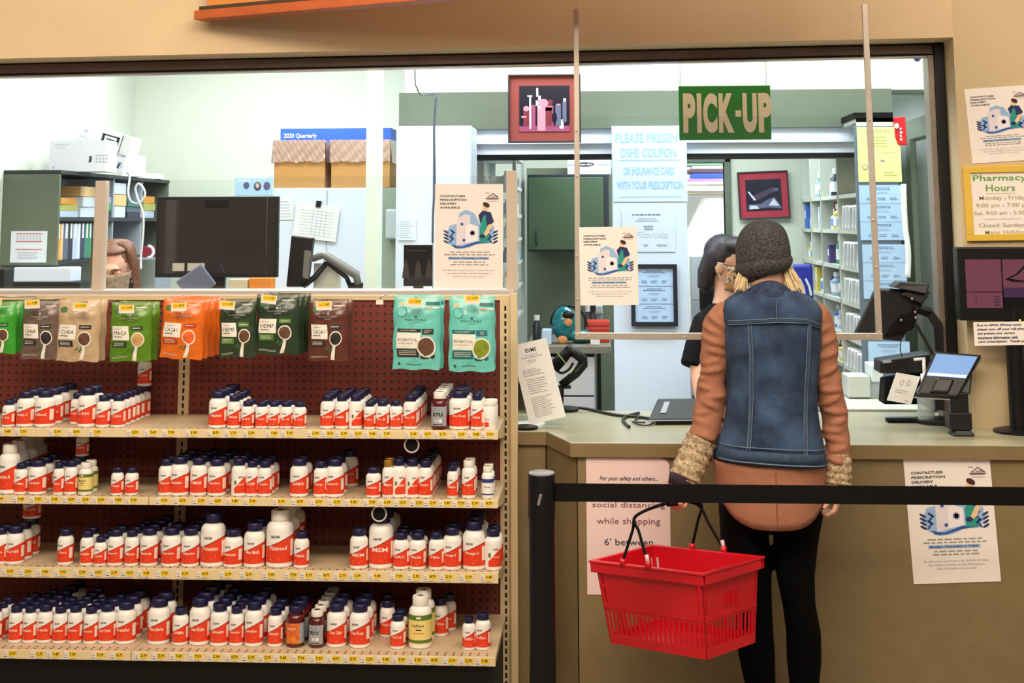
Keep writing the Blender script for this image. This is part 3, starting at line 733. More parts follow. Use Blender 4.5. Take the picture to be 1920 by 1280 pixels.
POUCH = [
 # front rect, behind count, colour, art, food, dark box, label
 ((-34,566,30,663), 1, 'foil_lime', (60,164,50), 'WHEAT', food_brown, M('pd_green', (34, 92, 40)), 'bright green food pouch at the far left edge of the top row'),
 ((42,563,112,673), 0, 'foil_taupe', (112,92,82), 'CHIA', food_dark, PD, 'grey-brown food pouch reading CHIA on a dark design'),
 ((106,562,186,677), 1, 'foil_cream', (200,172,136), 'CHIA', food_brown, PD, 'cream food pouch reading CHIA beside the grey-brown one'),
 ((208,566,285,677), 1, 'foil_green', (92,138,30), 'MACA', food_tan, M('pd_dgreen', (38, 64, 44)), 'leaf green food pouch reading MACA'),
 ((301,560,380,672), 3, 'foil_orange', (232,112,28), 'CACAO', food_or, M('pd_rust', (186, 64, 24)), 'orange food pouch with an orange powder spoon'),
 ((413,560,482,670), 0, 'foil_forest', (48,64,42), 'HEMP', food_brown, M('pd_lgreen', (84, 132, 50)), 'dark green food pouch left of the larger HEMP one'),
 ((482,552,562,664), 2, 'foil_pine', (42,62,40), 'HEMP', food_brown, M('pd_lgreen', (84, 132, 50)), 'dark green food pouch reading HEMP left of the brown one'),
 ((578,562,652,676), 1, 'foil_brown', (98,52,40), 'CACAO', food_dark, PD, 'brown food pouch reading CACAO'),
 ((738,554,826,692), 1, 'foil_aqua', (112,206,196), 'CACAO & GREENS', food_brown, M('pd_brown', (50, 38, 40)), 'aqua food pouch with a bowl of brown blend'),
 ((841,556,926,696), 1, 'foil_aqua', (112,206,196), 'VANILLA & GREENS', M('food_green', (140, 158, 40), rough=.7, noise=.3, nscale=60), teal_d, 'aqua food pouch with a bowl of green blend'),
]
PTK = [40, None]
for n, (r, back, mn, col, tx, food, pd, lab) in enumerate(POUCH):
    cols = [fm(mn, col), PL, PW, PL, pd, (M('print_navy', (30, 84, 96)) if n >= 8 else (M('pi_light', (222, 210, 190)) if False else PI_)), food, leaf if n < 8 else pd, PI_, teal_d, peach]
    art = bowl_art(tx) if n >= 8 else spoon_art(tx)
    for q in range(back+1):
        Y = 4.56+q*.052; s_ = 4.56/Y
        X0 = at(r[0], 600, 4.56).x; dx = (r[0]-at(0,0,1).x*0)
        # same world position, set further back on the hook
        f0 = rc(*r, 4.56); W = f0[2]-f0[0]; H = f0[3]-f0[1]
        o = pouch(r, 4.56, cols, art, lab if q == 0 else 'pouch hanging in %s place behind the %s' % (nth(q), lab.replace(' food pouch', ' one').split(' with ')[0].split(' at ')[0].split(' beside')[0].split(' left of')[0]), n*3+q, tilt=random.uniform(-.02, .02), T=.024)
        o.location.y = Y; o.location.x += random.uniform(-.002, .002)+.004*q
        if n == 4: o.rotation_euler = (0, .05, 0)
hookm = M('hook_metal', (170, 160, 150), rough=.3, metal=.7)
HK = [(50,'green'),(60,577,'grey-brown'),]
hooks = [(-10,560,'far left green'),(61,565,'grey-brown'),(152,570,'cream'),(238,574,'leaf green'),(336,570,'orange'),(427,567,'forest green'),(505,556,'dark green HEMP'),(608,568,'brown'),(778,562,'left aqua'),(886,556,'right aqua'),(712,562,'empty')]
for n, (px, py, nm) in enumerate(hooks):
    emp = nm == 'empty'
    Yh = 4.62 if emp else 4.50
    p = at(px, py+4, Yh); o = empty('peg_hook', p, ('empty metal peg hook between the brown and aqua pouches' if emp else 'metal peg hook with yellow ticket above the %s pouch' % nm), 'peg hook', 'peg hooks in the top row')
    b = MB(); b.tube([(0, .02, .012), (0, YG-Yh-.014, .022 if emp else -.004)], .0022, 6)
    b.tube([(0, .02, .012), (0, .0, .014)], .0022, 6)
    b.build('hook_arm', hookm, o, smooth=True)
    if not emp:
        a = Art(); k_ = mpp(4.5); a.box(-15*k_, -.002, -9*k_, 14*k_, -.0005, 7*k_, 0); a.rect(-12*k_, -3*k_, 12*k_, 6*k_, 1, .0025)
        a.text(prices[n % 6], 0*k_, -1*k_, 10*k_, 4*k_, 2, .003, bold=.02, res=1); a.text('SALE', -10*k_, -1*k_, -2*k_, 3*k_, 3, .003, res=1)
        a.build('ticket', [tkw, yel, inkb, orr], o, (0, 0, 0), (0, random.uniform(-.08, .12), 0))
    else:
        a = Art(); a.box(-.012, -.001, -.008, .012, 0, .006, 0); a.build('ticket', [tkw], o)
# ================================================================== POSTERS
blob = M('poster_blue_pale', (150, 184, 222), rough=.8); pblue = M('poster_blue', (44, 84, 160), rough=.8); pnavy = M('poster_navy', (34, 48, 96), rough=.8); pteal = M('poster_teal', (40, 150, 136), rough=.8)
pskin = M('poster_skin', (240, 196, 150), rough=.8); pobx = M('poster_box', (226, 216, 222), rough=.8); pobx2 = M('poster_box_side', (240, 232, 236), rough=.8); plogo = M('poster_logo', (110, 70, 92), rough=.8); phair = M('poster_hair', (60, 36, 34), rough=.8)
PM = [paper, ink, inkg, blob, pblue, pnavy, pteal, pskin, pobx, pobx2, plogo, phair]
def contactless(a, W, H):
    x = lambda t: -W/2+W*t; S = W
    for i, (t, w_) in enumerate((('CONTACTLESS', .37), ('PRESCRIPTION', .39), ('DELIVERY', .25), ('AVAILABLE', .29))):
        a.text(t, x(.075), H*(.875-.037*i), x(.075+w_), H*(.895-.037*i), 1, bold=.025)
    # logo: low peak over a ground line
    a.poly([(x(.74), H*.865), (x(.95), H*.865), (x(.92), H*.852), (x(.77), H*.852)], 10)
    a.poly([(x(.76), H*.872), (x(.80), H*.89), (x(.85), H*.915), (x(.90), H*.893), (x(.94), H*.872)], 10); a.poly([(x(.79), H*.876), (x(.85), H*.905), (x(.90), H*.876)], 0, .0012)
    a.text('54', x(.82), H*.872, x(.88), H*.892, 10, .0016); a.text('THE MARKETS', x(.77), H*.83, x(.93), H*.838, 10); a.rect(x(.74), H*.912, x(.80), H*.917, 10)
    # blob
    a.poly([(x(.16), H*.50), (x(.22), H*.60), (x(.34), H*.62), (x(.36), H*.72), (x(.46), H*.755), (x(.58), H*.72), (x(.66), H*.62), (x(.78), H*.58), (x(.87), H*.60), (x(.88), H*.50), (x(.80), H*.43), (x(.64), H*.43), (x(.5), H*.39), (x(.34), H*.375), (x(.22), H*.42)], 3)
    a.poly([(x(.24), H*.42), (x(.40), H*.40), (x(.62), H*.45), (x(.80), H*.44), (x(.62), H*.425), (x(.42), H*.385), (x(.30), H*.385)], 4, .0010)
    a.poly([(x(.32), H*.405), (x(.32), H*.66), (x(.44), H*.71), (x(.52), H*.70), (x(.52), H*.44)], 8, .0011)
    a.poly([(x(.46), H*.43), (x(.46), H*.60), (x(.52), H*.62), (x(.64), H*.59), (x(.64), H*.455)], 9, .0013)
    for u, v, r in ((.40, .615, .022), (.43, .46, .022)): a.oval(x(u), H*v, r*S, r*S, 4, .0015, 10)
    for q in range(4): a.oval(x(.555), H*.53, .045*S, .012*S, 5, .0016, 10, rot=q*PI/4+.4)
    # delivery man
    a.poly([(x(.66), H*.44), (x(.66), H*.60), (x(.80), H*.60), (x(.82), H*.44)], 6, .0013)
    a.poly([(x(.64), H*.70), (x(.70), H*.745), (x(.82), H*.73), (x(.87), H*.64), (x(.80), H*.60), (x(.67), H*.62)], 5, .0015)
    a.poly([(x(.68), H*.63), (x(.72), H*.70), (x(.75), H*.70), (x(.76), H*.60), (x(.68), H*.58)], 6, .0017)
    a.poly([(x(.79), H*.61), (x(.85), H*.62), (x(.80), H*.53), (x(.73), H*.49), (x(.71), H*.51)], 7, .0018)
    a.oval(x(.70), H*.50, .045*S, .03*S, 5, .0019, 12); a.oval(x(.74), H*.775, .042*S, .05*S, 7, .0016, 14); a.oval(x(.755), H*.80, .055*S, .034*S, 11, .0018, 12, rot=-.5)
    # leaves
    for (cx, sgn) in ((.215, 1), (.845, -1)):
        for q in range(4):
            a.oval(x(cx+sgn*.055*math.sin(.5+q*.2)-.0), H*(.455+.03*q), .045*S, .013*S, 5 if q % 2 else 4, .0015, 10, rot=(PI-sgn*.6) if q % 2 else .9*sgn)
            a.oval(x(cx-sgn*.045), H*(.445+.032*q), .045*S, .013*S, 5, .0015, 10, rot=-sgn*.5)
    a.lines(x(.13), H*.31, x(.90), H*.36, 2, 2, ctr=True)
    a.rect(x(.20), H*.275, x(.80), H*.302, 3); a.text('Mondays, Wednesdays or Fridays', x(.22), H*.279, x(.78), H*.298, 5, .0016, bold=.02)
    a.lines(x(.15), H*.215, x(.88), H*.265, 2, 2, ctr=True)
    a.text('All refill orders need to be in by 12:30 pm for same', x(.13), H*.165, x(.88), H*.183, 2); a.text('day delivery. Please call the Pharmacy at', x(.19), H*.135, x(.83), H*.153, 2)
    a.text('(360) 733-4435 for more details.', x(.28), H*.105, x(.74), H*.123, 2)
def poster(name, r, Y, art, mats, label, cat='poster', th=.0015, tilt=0, group=None, parent=None):
    X0, Z0, X1, Z1 = rc(*r, Y); W = X1-X0; H = Z1-Z0
    a = Art(lambda u, v, w_: (u, -w_-th, v-H/2)); a.box(-W/2, -th, -H/2, W/2, 0, H/2, 0)
    art(a, W, H)
    o = a.build(name, mats, parent, ((X0+X1)/2, Y, (Z0+Z1)/2), (0, tilt, 0))
    return tag(o, label, cat, group)
poster('poster', (1703, 857, 1866, 1092), yf+s-.001, contactless, PM, 'contactless prescription delivery poster taped to the olive counter front at right', tilt=-math.radians(2.6))
poster('poster', (1815, 163, 1936, 303), YW-.001, contactless, PM, 'contactless delivery poster on the tan wall above the yellow hours sign', tilt=-math.radians(3.5))
poster('poster', (815, 345, 943, 541), YF-.006, contactless, PM, 'contactless delivery poster on the acrylic screen beside the tan end mullion', tilt=math.radians(.3))
poster('poster', (1087, 425, 1196, 572), YP-.006, contactless, PM, 'contactless delivery poster taped inside the hanging plexiglass shield', tilt=-math.radians(.6))
def safety(a, W, H):
    x = lambda t: -W/2+W*t
    a.text('For your safety and others...', x(.16), H*.825, x(.86), H*.865, 1, shear=.35, bold=.01)
    a.text('please practice', x(.17), H*.73, x(.8), H*.775, 1); a.text('social distancing', x(.07), H*.625, x(.94), H*.675, 2)
    a.text('while shopping', x(.12), H*.50, x(.88), H*.56, 2); a.text("6' between", x(.21), H*.36, x(.79), H*.41, 1); a.text('each other', x(.25), H*.25, x(.75), H*.30, 2)
    a.poly([(x(.9), H*1.0), (x(1.001), H*1.0), (x(1.001), H*.955), (x(.975), H*.975), (x(.96), H*.985)], 3, .0004)
poster('safety_notice', (1100, 858, 1257, 1115), yf+s-.001, safety, [M('paper_pink', (236, 208, 204), rough=.8), ink, M('ink_mauve', (128, 84, 96), rough=.8), olive], 'white social distancing notice on the counter front behind the red basket', 'notice')
# hours sign, yellow frame
hf = empty('hours_sign', at(1870, 450, YW), 'yellow framed pharmacy hours sign on the tan wall', 'sign')
X0, Z0, X1, Z1 = rc(1808, 311, 1945, 451, YW); h0 = Vector(hf.location)
yfm = M('frame_yellow', (226, 184, 64), rough=.45)
hf.location = ((X0+X1)/2, YW, (Z0+Z1)/2); W = X1-X0; H = Z1-Z0; fwid = 12*mpp(YW)
b = MB(); t = .016
for q in ((-W/2, -H/2, W/2, -H/2+fwid), (-W/2, H/2-fwid, W/2, H/2), (-W/2, -H/2+fwid, -W/2+fwid, H/2-fwid), (W/2-fwid, -H/2+fwid, W/2, H/2-fwid)): b.box(q[0], -t, q[1], q[2], 0, q[3])
b.build('frame', yfm, hf, bevel=.002)
gtx = M('hours_green', (96, 158, 76), rough=.7); gty = M('hours_olive', (150, 156, 118), rough=.7)
a = Art(lambda u, v, w_: (u, -.008-w_, v)); a.box(-W/2+fwid, -.008, -H/2+fwid, W/2-fwid, -.001, H/2-fwid, 0)
def yy(f): return -H/2+H*f
for tx, u0, u1, v0, v1, mm in (('Pharmacy', .13, .87, .775, .88, 1), ('Hours', .30, .70, .66, .75, 1), ('Monday - Friday', .20, .84, .53, .60, 2), ('9:00 am - 7:00 pm', .15, .90, .43, .50, 2), ('Sat. 9:00 am - 5:30 pm', .12, .95, .33, .395, 2), ('Closed: Sundays &', .17, .90, .165, .235, 2), ('Major Holidays', .25, .82, .07, .14, 2)):
    a.text(tx, -W/2+W*u0, yy(v0), -W/2+W*u1, yy(v1), mm, .001, bold=.012 if mm == 1 else .004)
a.rect(-W*.2, yy(.628), W*.2, yy(.634), 2); a.rect(-W*.25, yy(.285), W*.25, yy(.29), 2)
a.build('notice_sheet', [paper, gtx, gty], hf); hf.rotation_euler = (0, -.015, 0)
# wall display at the right with purple screen, on a pole
YM = 4.9
dm = empty('display_monitor', at(1880, 600, YM), 'black display monitor with a dim purple screen at the right edge', 'monitor'); 
X0, Z0, X1, Z1 = rc(1797, 463, 2010, 601, YM); W = X1-X0; H = Z1-Z0; dm.location = ((X0+X1)/2, YM, Z0)
b = MB(); b.box(-W/2, 0, 0, W/2, .06, H); b.build('bezel', black, dm, bevel=.005)
sw0, sz_0, sw1, sz_1 = rc(1811, 486, 1996, 577, YM); cx_ = (X0+X1)/2
a = Art(); u0, u1, v0, v1 = sw0-cx_, sw1-cx_, sz_0-Z0, sz_1-Z0
pur = M('screen_purple', (104, 60, 82), rough=.15, emit=.12, spec=.6); pur2 = M('screen_purple_dark', (66, 46, 84), rough=.2); 
a.box(u0, -.002, v0, u1, .001, v1, 0); um = u0+(u1-u0)*.37; vm = v0+(v1-v0)*.33
a.rect(um-.002, v0, um+.002, v1, 1, .003); a.rect(u0, vm-.001, um, vm+.001, 1, .003); a.rect(um, v0, u1, v0+(v1-v0)*.22, 1, .003); a.rect(um, v0+(v1-v0)*.22, u1, v0+(v1-v0)*.42, 2, .003)
Lc = um+.075; vz_ = v0+(v1-v0)*.62
a.poly([(Lc-.065, vz_-.005), (Lc-.03, vz_+.012), (Lc, vz_+.042), (Lc+.03, vz_+.014), (Lc+.06, vz_+.01), (Lc+.085, vz_-.005), (Lc+.05, vz_-.014), (Lc-.04, vz_-.014)], 1, .003)
a.poly([(Lc-.05, vz_-.003), (Lc-.02, vz_+.012), (Lc, vz_+.032), (Lc+.022, vz_+.008), (Lc+.04, vz_+.0), (Lc-.0, vz_-.01)], 0, .0034)
for q in range(4): a.rect(um-.03, v0+.008+q*.009, um-.012, v0+.012+q*.009, 2, .003)
a.rect(u0+.03, v0+.004, u0+.032, vm-.004, 2, .003)
a.build('screen', [pur, blackm, pur2], dm)
b = MB(); b.ell((at(1912, 600, YM).x-cx_, -.002, (at(1912, 600, YM).z-Z0)), (.003, .002, .003)); b.build('power_light', M('led', (230, 220, 60), emit=2), dm)
b = MB(); pxx = at(1899, 700, YM+.07).x-cx_; rr = 16*mpp(YM)
b.lathe([(.085, CZ-Z0), (.085, CZ-Z0+.008), (.06, CZ-Z0+.014), (rr, CZ-Z0+.015), (rr, .1)], 28, c=(pxx, .028+.0, 0)); b.build('pole', black, dm, smooth=True, auto=True)
def hip(a, W, H):
    x = lambda t: -W/2+W*t
    for i, (tx, e) in enumerate((('Due to HIPAA (Privacy Laws)', .82), ('please turn off your cell phone', .93), ('and present your current', .70), ('insurance information with', .75), ('your prescription.  Thank you', .90))):
        a.text(tx, x(.06), H*(.80-.175*i), x(e), H*(.92-.175*i), 1, bold=.03)
poster('privacy_notice', (1826, 603, 1935, 647), YM-.003, hip, [paper, M('ink_blue', (44, 50, 90), rough=.8)], 'white privacy notice hanging below the purple display monitor', 'notice', tilt=-.02)
# ================================================================== PICK-UP SIGN
ps = empty('pickup_sign', at(1359, 212, 5.45), 'green hanging sign reading PICK-UP in cream letters', 'sign')
X0, Z0, X1, Z1 = rc(1273, 160.5, 1445.5, 262, 5.45); W = X1-X0; H = Z1-Z0; ps.location = ((X0+X1)/2, 5.45, Z0)
a = Art(); a.box(-W/2, 0, 0, W/2, .012, H, 0)
a.build('board', M('sign_green', (44, 138, 50), rough=.5), ps, bevel=.002)
a = Art(); x = -W*.455
for ch, ww in (('P', .135), ('I', .05), ('C', .155), ('K', .165), ('-', .062), ('U', .155), ('P', .145)):
    ww *= W; g_ = .012*W
    if ch == '-': a.rect(x, H*.42, x+ww, H*.54, 0, .002)
    else: a.text(ch, x, H*.13, x+ww, H*.86, 0, .002, bold=.06, res=6)
    x += ww+g_*1.35
a.build('lettering', M('sign_cream', (252, 234, 206), rough=.5), ps)
ch = M('chain', (120, 124, 116), rough=.4, metal=.6)
for sx, pz in ((-W/2+.008, 0), (W/2-.014, 0)):
    b = MB(); z = H
    while z < H+.40:
        n = len(b.v); flat = int(round(z*1000)) % 2
        pts = [(sx+(.003*math.cos(t) if flat else 0), .006+(0 if flat else .003*math.cos(t)), z+.006*math.sin(t)) for t in [2*PI*i/10 for i in range(11)]]
        b.tube(pts, .0009, 5); z += .0095
    b.build('chain', ch, ps)
# ================================================================== INTERIOR (left to right)
deskm = M('desk_grey', (126, 122, 108), rough=.5)
# dispensing bench below the window
b = MB(); b.box(XLW+.004, 5.36, 1.02, at(1062, 600, 5.6).x-.1, 5.80, 1.06); o = b.build('dispensing_bench', deskm, bevel=.003)
tag(o, 'grey work bench hidden behind the low window sill', 'bench'); 
b = MB(); b.box(XLW+.004, 5.75, 0, at(1062, 600, 5.6).x-.12, 5.79, 1.02); b.build('back_board', deskm, o)
# hutch along the left wall
YH0, YH1 = 6.3, 7.95
hxf = at(108, 430, YH0).x; hz1 = at(65, 326, YH0).z; hz0 = at(65, 497, YH0).z
hu = empty('wall_hutch', (hxf-.11, 7.1, hz0), 'olive grey shelf hutch on the left wall filled with binders and papers', 'hutch'); ho = Vector(hu.location)
def hb(x0, y0, z0, x1, y1, z1, mat, nm, bv=.002):
    b = MB(); b.box(x0-ho.x, y0-ho.y, z0-ho.z, x1-ho.x, y1-ho.y, z1-ho.z); return b.build(nm, mat, hu, bevel=bv)
xw = XLW+.001
hb(xw, YH0, hz0, hxf, YH0+.02, hz1, sage, 'side_panel'); hb(xw, YH1-.02, hz0, hxf, YH1, hz1, sage, 'side_panel')
hdark = M('hutch_edge', (40, 44, 50), rough=.5); hgrey = M('hutch_inside', (168, 176, 186), rough=.6)
hb(xw, YH0+.0, hz1, hxf+.004, YH1, hz1+.018, hdark, 'top_board'); hb(xw, YH0+.02, hz0, hxf, YH1-.02, hz0+.018, hdark, 'shelf')
hzm = at(108, 407, YH0).z; hb(xw, YH0+.02, hzm-.018, hxf, YH1-.02, hzm, hdark, 'shelf')
hb(xw, YH0+.02, hz0+.018, xw+.012, YH1-.02, hz1, hgrey, 'back_panel')
for y_ in (7.05, 7.5): hb(xw+.012, y_, hz0+.018, hxf-.01, y_+.018, hz1, hgrey, 'divider')
cols = [((226, 150, 40), 'orange'), ((232, 190, 130), 'buff'), ((90, 100, 120), 'slate'), ((40, 46, 60), 'black'), ((190, 206, 226), 'pale blue'), ((214, 222, 234), 'white'), ((60, 130, 120), 'teal'), ((70, 150, 90), 'green'), ((180, 176, 90), 'mustard'), ((220, 226, 236), 'light grey'), ((50, 56, 80), 'navy'), ((150, 160, 176), 'grey')]
y_ = YH0+.03; n = 0
seq = [(0, .05, .27), (1, .03, .20), (2, .06, .24), (3, .05, .26), (4, .05, .27), (5, .04, .26), (10, .05, .25), (6, .05, .27), (7, .035, .27), (3, .06, .25), (8, .04, .27), (9, .06, .27)]
for c, w_, h_ in seq:
    if 7.05-w_ < y_ < 7.07: y_ = 7.075
    b = MB(); b.box(-.075, 0, 0, .07, w_, min(h_, hzm-hz0-.05)); m_ = M('binder_'+cols[c][1].replace(' ', '_'), cols[c][0], rough=.5)
    q = b.build('binder', m_, None, (hxf-.085, y_, hz0+.019), bevel=.003)
    tag(q, '%s binder standing on the lower hutch shelf, %s from the near end' % (cols[c][1], nth(n+1)), 'binder', 'binders in the left hutch')
    a = MB(); a.box(.070, w_*.3, .1, .0712, w_*.7, .17); a.build('spine_label', whitep, q)
    y_ += w_+.004; n += 1
y_ = YH0+.05
for k_, (c, h_, w_) in enumerate(((4, .03, .24), (5, .05, .2), (3, .035, .22), (9, .06, .2), (10, .03, .24), (4, .04, .2))):
    if y_ < 7.05 < y_+w_: y_ = 7.08
    if y_+w_ > YH1-.03: break
    q = empty('paper_stack', (hxf-.09, y_, hzm+.0005), 'pile of papers and folders on the upper hutch shelf, %s from the near end' % nth(k_+1), 'paper stack', 'paper piles in the left hutch')
    z_ = 0
    for j in range(3):
        b = MB(); b.obox(Matrix.Translation((random.uniform(-.004, .004), w_/2, z_+h_/2)) @ Matrix.Rotation(random.uniform(-.04, .04), 4, 'Z'), .15, w_*.9, h_*.95); z_ += h_
        b.build('folder', M('binder_'+cols[(c+j*4) % 12][1].replace(' ', '_'), cols[(c+j*4) % 12][0], rough=.5), q)
    y_ += w_+.02
def chart(a, W, H):
    x = lambda t: -W/2+W*t
    for v in (.90, .65, .40): a.rect(x(.14), H*v, x(.86), H*(v+.03), 1)
    for i in range(8):
        for j in range(5): a.rect(x(.15+.09*i), H*(.70+.036*j), x(.205+.09*i), H*(.712+.036*j), 2)
    a.lines(x(.2), H*.1, x(.8), H*.34, 5, 2)
poster('rota_sheet', (20, 433, 88, 492), YH0-.001, chart, [white, M('rota_red', (214, 110, 110), rough=.7), M('rota_grey', (170, 170, 196), rough=.7)], 'white sheet with red ruled lines on the side of the left hutch', 'sheet')
# white boxes on the hutch top
zt = hz1+.0185
def boxthing(nm, lab, cat, loc, size, rot, mat, arts=None, mats=None, grp=None):
    sx_, sy_, sz_ = size; a = Art(lambda u, v, w_: (u, -sy_/2-w_, v)); a.box(-sx_/2, -sy_/2, 0, sx_/2, sy_/2, sz_, 0)
    if arts: arts(a, sx_, sz_)
    o = a.build(nm, [mat]+(mats or []), None, loc, rot); return tag(o, lab, cat, grp)
wbox = M('box_white', (238, 240, 250), rough=.55)
def a1(a, W, H):
    a.rect(-W*.42, H*.85, -W*.15, H*.87, 1); a.rect(-W*.40, H*.75, -W*.22, H*.77, 1); a.rect(-W*.44, H*.1, -W*.40, H*.16, 1)
    a.poly([(W*.20, H*.28), (W*.25, H*.30), (W*.26, H*.48), (W*.21, H*.5)], 2); 
    for i in range(3):
        for j in range(4): a.rect(W*(.32+.06*j), H*(.28+.1*i), W*(.36+.06*j), H*(.34+.1*i), 1)
p = at(160, 326, 6.6); W_ = (at(209, 300, 6.6)-at(104, 300, 6.6)).x
q = boxthing('carton', 'white carton standing upright on the left end of the hutch top', 'box', (at(157, 300, 6.55).x-.02, 6.6, zt), (W_*.98, .17, 59*mpp(6.5)), (0, 0, .03), wbox, a1, [M('print_pale', (190, 196, 214)), M('print_slate', (70, 76, 92))])
def a3(a, W, H):
    for q_ in ((-.05, .55, .28, .6), (-.05, .86, .28, .9), (-.05, .55, 0, .9), (.23, .55, .28, .9), (.03, .66, .2, .69), (.03, .76, .2, .79)): a.rect(W*q_[0], H*q_[1], W*q_[2], H*q_[3], 1)
    a.rect(W*.32, 0, W*.335, H, 1); a.oval(-W*.36, H*.82, W*.045, H*.05, 2); a.text('DELL', -W*.44, H*.62, -W*.28, H*.68, 2); a.text('Dell', W*.36, H*.40, W*.47, H*.48, 1)
    a.oval(W*.40, H*.15, W*.07, H*.10, 2); a.poly([(W*.37, H*.05), (W*.41, H*.07), (W*.44, H*.25), (W*.40, H*.22)], 1, .0015)
boxthing('carton', 'tilted white monitor carton leaning behind the upright one on the hutch', 'box', (at(203, 300, 6.9).x-.02, 6.86, zt+.045), (104*mpp(6.9), .15, 66*mpp(6.9)), (0, math.radians(16), 0), M('box_offwhite', (228, 228, 226), rough=.55), a3, [M('print_black2', (40, 40, 46)), M('print_pale', (150, 150, 160))])
boxthing('carton', 'small plain white carton at the right of the tilted one', 'box', (at(252, 300, 7.3).x, 7.3, zt), (30*mpp(7.3), .12, 40*mpp(7.3)), (0, 0, 0), wbox)
o = boxthing('router', 'flat white router lying on the far right end of the hutch top', 'router', (at(308, 300, 7.72).x-.02, 7.72, zt), (.19, .12, .03), (0, 0, .1), whitep); o.location.x = hxf-.07
b = MB(); 
pts = [at(235, 318, 6.95), at(243, 330, 6.95), at(240, 360, 6.9), at(246, 378, 6.9), at(262, 380, 6.9), at(272, 362, 6.9), at(262, 345, 6.9), at(254, 352, 6.9), at(258, 372, 6.9), at(268, 400, 6.9), at(268, 440, 6.9), at(264, 480, 6.9), at(264, 505, 6.9)]
def smoothpath(pts, k=5):
    pts = [Vector(p) for p in pts]; out = []
    for i in range(len(pts)-1):
        p0 = pts[max(i-1, 0)]; p1 = pts[i]; p2 = pts[i+1]; p3 = pts[min(i+2, len(pts)-1)]
        for j in range(k):
            t = j/k; out.append(.5*((2*p1)+(p2-p0)*t+(2*p0-5*p1+4*p2-p3)*t*t+(3*p1-p0-3*p2+p3)*t**3))
    return out+[pts[-1]]
b.tube(smoothpath(pts), .006, 8); tag(b.build('white_cable', whitep, smooth=True), 'white cable looping down over the front of the left hutch', 'cable')
# lower left: printer and desk shelf
b = MB(); b.box(XLW+.004, 6.24, 1.05, at(330, 500, 6.9).x, 7.9, 1.09); tag(b.build('corner_desk', hdark, bevel=.003), 'dark corner desk below the left hutch', 'desk')
o = empty('printer', at(80, 545, 6.26), 'white and black printer on the desk under the left hutch', 'printer'); X0, Z0, X1, Z1 = rc(14, 528, 150, 548, 6.26); o.location.z = 1.09
W_ = X1-X0; b = MB(); b.box(-W_/2, 0, 0, W_/2, .14, Z1-1.09); b.build('printer_base', black, o, bevel=.006)
X0, Z0, X1, Z1 = rc(24, 501, 133, 529, 6.26); b = MB(); b.box(X0-o.location.x, .005, Z0-1.09, X1-o.location.x, .13, Z1-1.09); b.build('printer_lid', M('printer_white', (214, 222, 244), rough=.4), o, bevel=.006)
pbox('speaker_box', (-12, 485, 8, 546), 5.7, .1, black, 'black device standing at the far left edge behind the screen', 'device').location.z = 1.30
b = MB(); o = sc.objects[-1] 
def shelfbits():
    # small items right of the hutch: red box and white mug-like roll
    o = pbox('red_carton', (266, 462, 292, 484), 7.2, .08, M('carton_red', (150, 30, 50), rough=.5), 'small dark red carton on the shelf right of the left woman', 'box')
    b = MB(); p = at(277, 472, 7.15); R = 11*mpp(7.15)
    b.tube([(R*math.cos(t), 0, R*math.sin(t)) for t in [(-.5+.1*i)*PI for i in range(11)]], .008, 6); tag(b.build('tape_roll', whitep, None, p, smooth=True), 'white curved roll in front of the dark red carton', 'roll')
    X0, Z0, X1, Z1 = rc(255, 484, 296, 487, 7.1); b = MB(); b.box(XLW, 7.08, Z0, X1, 7.32, Z1); b.box(X1-.01, 7.08, 1.09, X1, 7.32, Z0); tag(b.build('side_shelf', hgrey), 'small grey shelf carrying the dark red carton', 'shelf')
shelfbits()
# big monitor seen through the screen
YMo = 5.62
o = empty('monitor', at(408, 545, YMo), 'large black monitor standing behind the acrylic screen', 'monitor'); X0, Z0, X1, Z1 = rc(292, 368, 521, 520, YMo); o.location = ((X0+X1)/2, YMo, 1.06)
W_ = X1-X0; zz0 = Z0-1.06; zz1 = Z1-1.06
b = MB(); b.box(-W_/2, 0, zz0, W_/2, .03, zz1); b.build('bezel', black, o, bevel=.004)
b = MB(); b.box(-W_/2+.014, -.002, zz0+.016, W_/2-.014, .001, zz1-.014); b.build('screen', M('screen_off', (44, 34, 34), rough=.08, spec=.9, noise=.35, nscale=5, stretch=(1, 1, 6)), o)
b = MB(); b.box(-.03, .03, 0, .03, .05, zz1-.2); b.lathe([(.12, 0), (.12, .01), (.03, .02)], 24, c=(0, .06, 0)); b.build('stand', black, o)
b = MB(); b.box(-.05, -.012, zz1-.045, .05, .0, zz1-.012); b.build('webcam_bar', blackm, o, bevel=.005)
cl = M('clip_white', (200, 196, 184), rough=.5)
for q in ((324, 508, 346, 493), (352, 508, 384, 493)):
    a0, b0, a1_, b1 = rc(q[0], q[3], q[2], q[1], YMo); b = MB(); b.box(a0-o.location.x, -.004, b0-1.06, a1_-o.location.x, -.001, b1-1.06); b.build('sticker', cl, o)
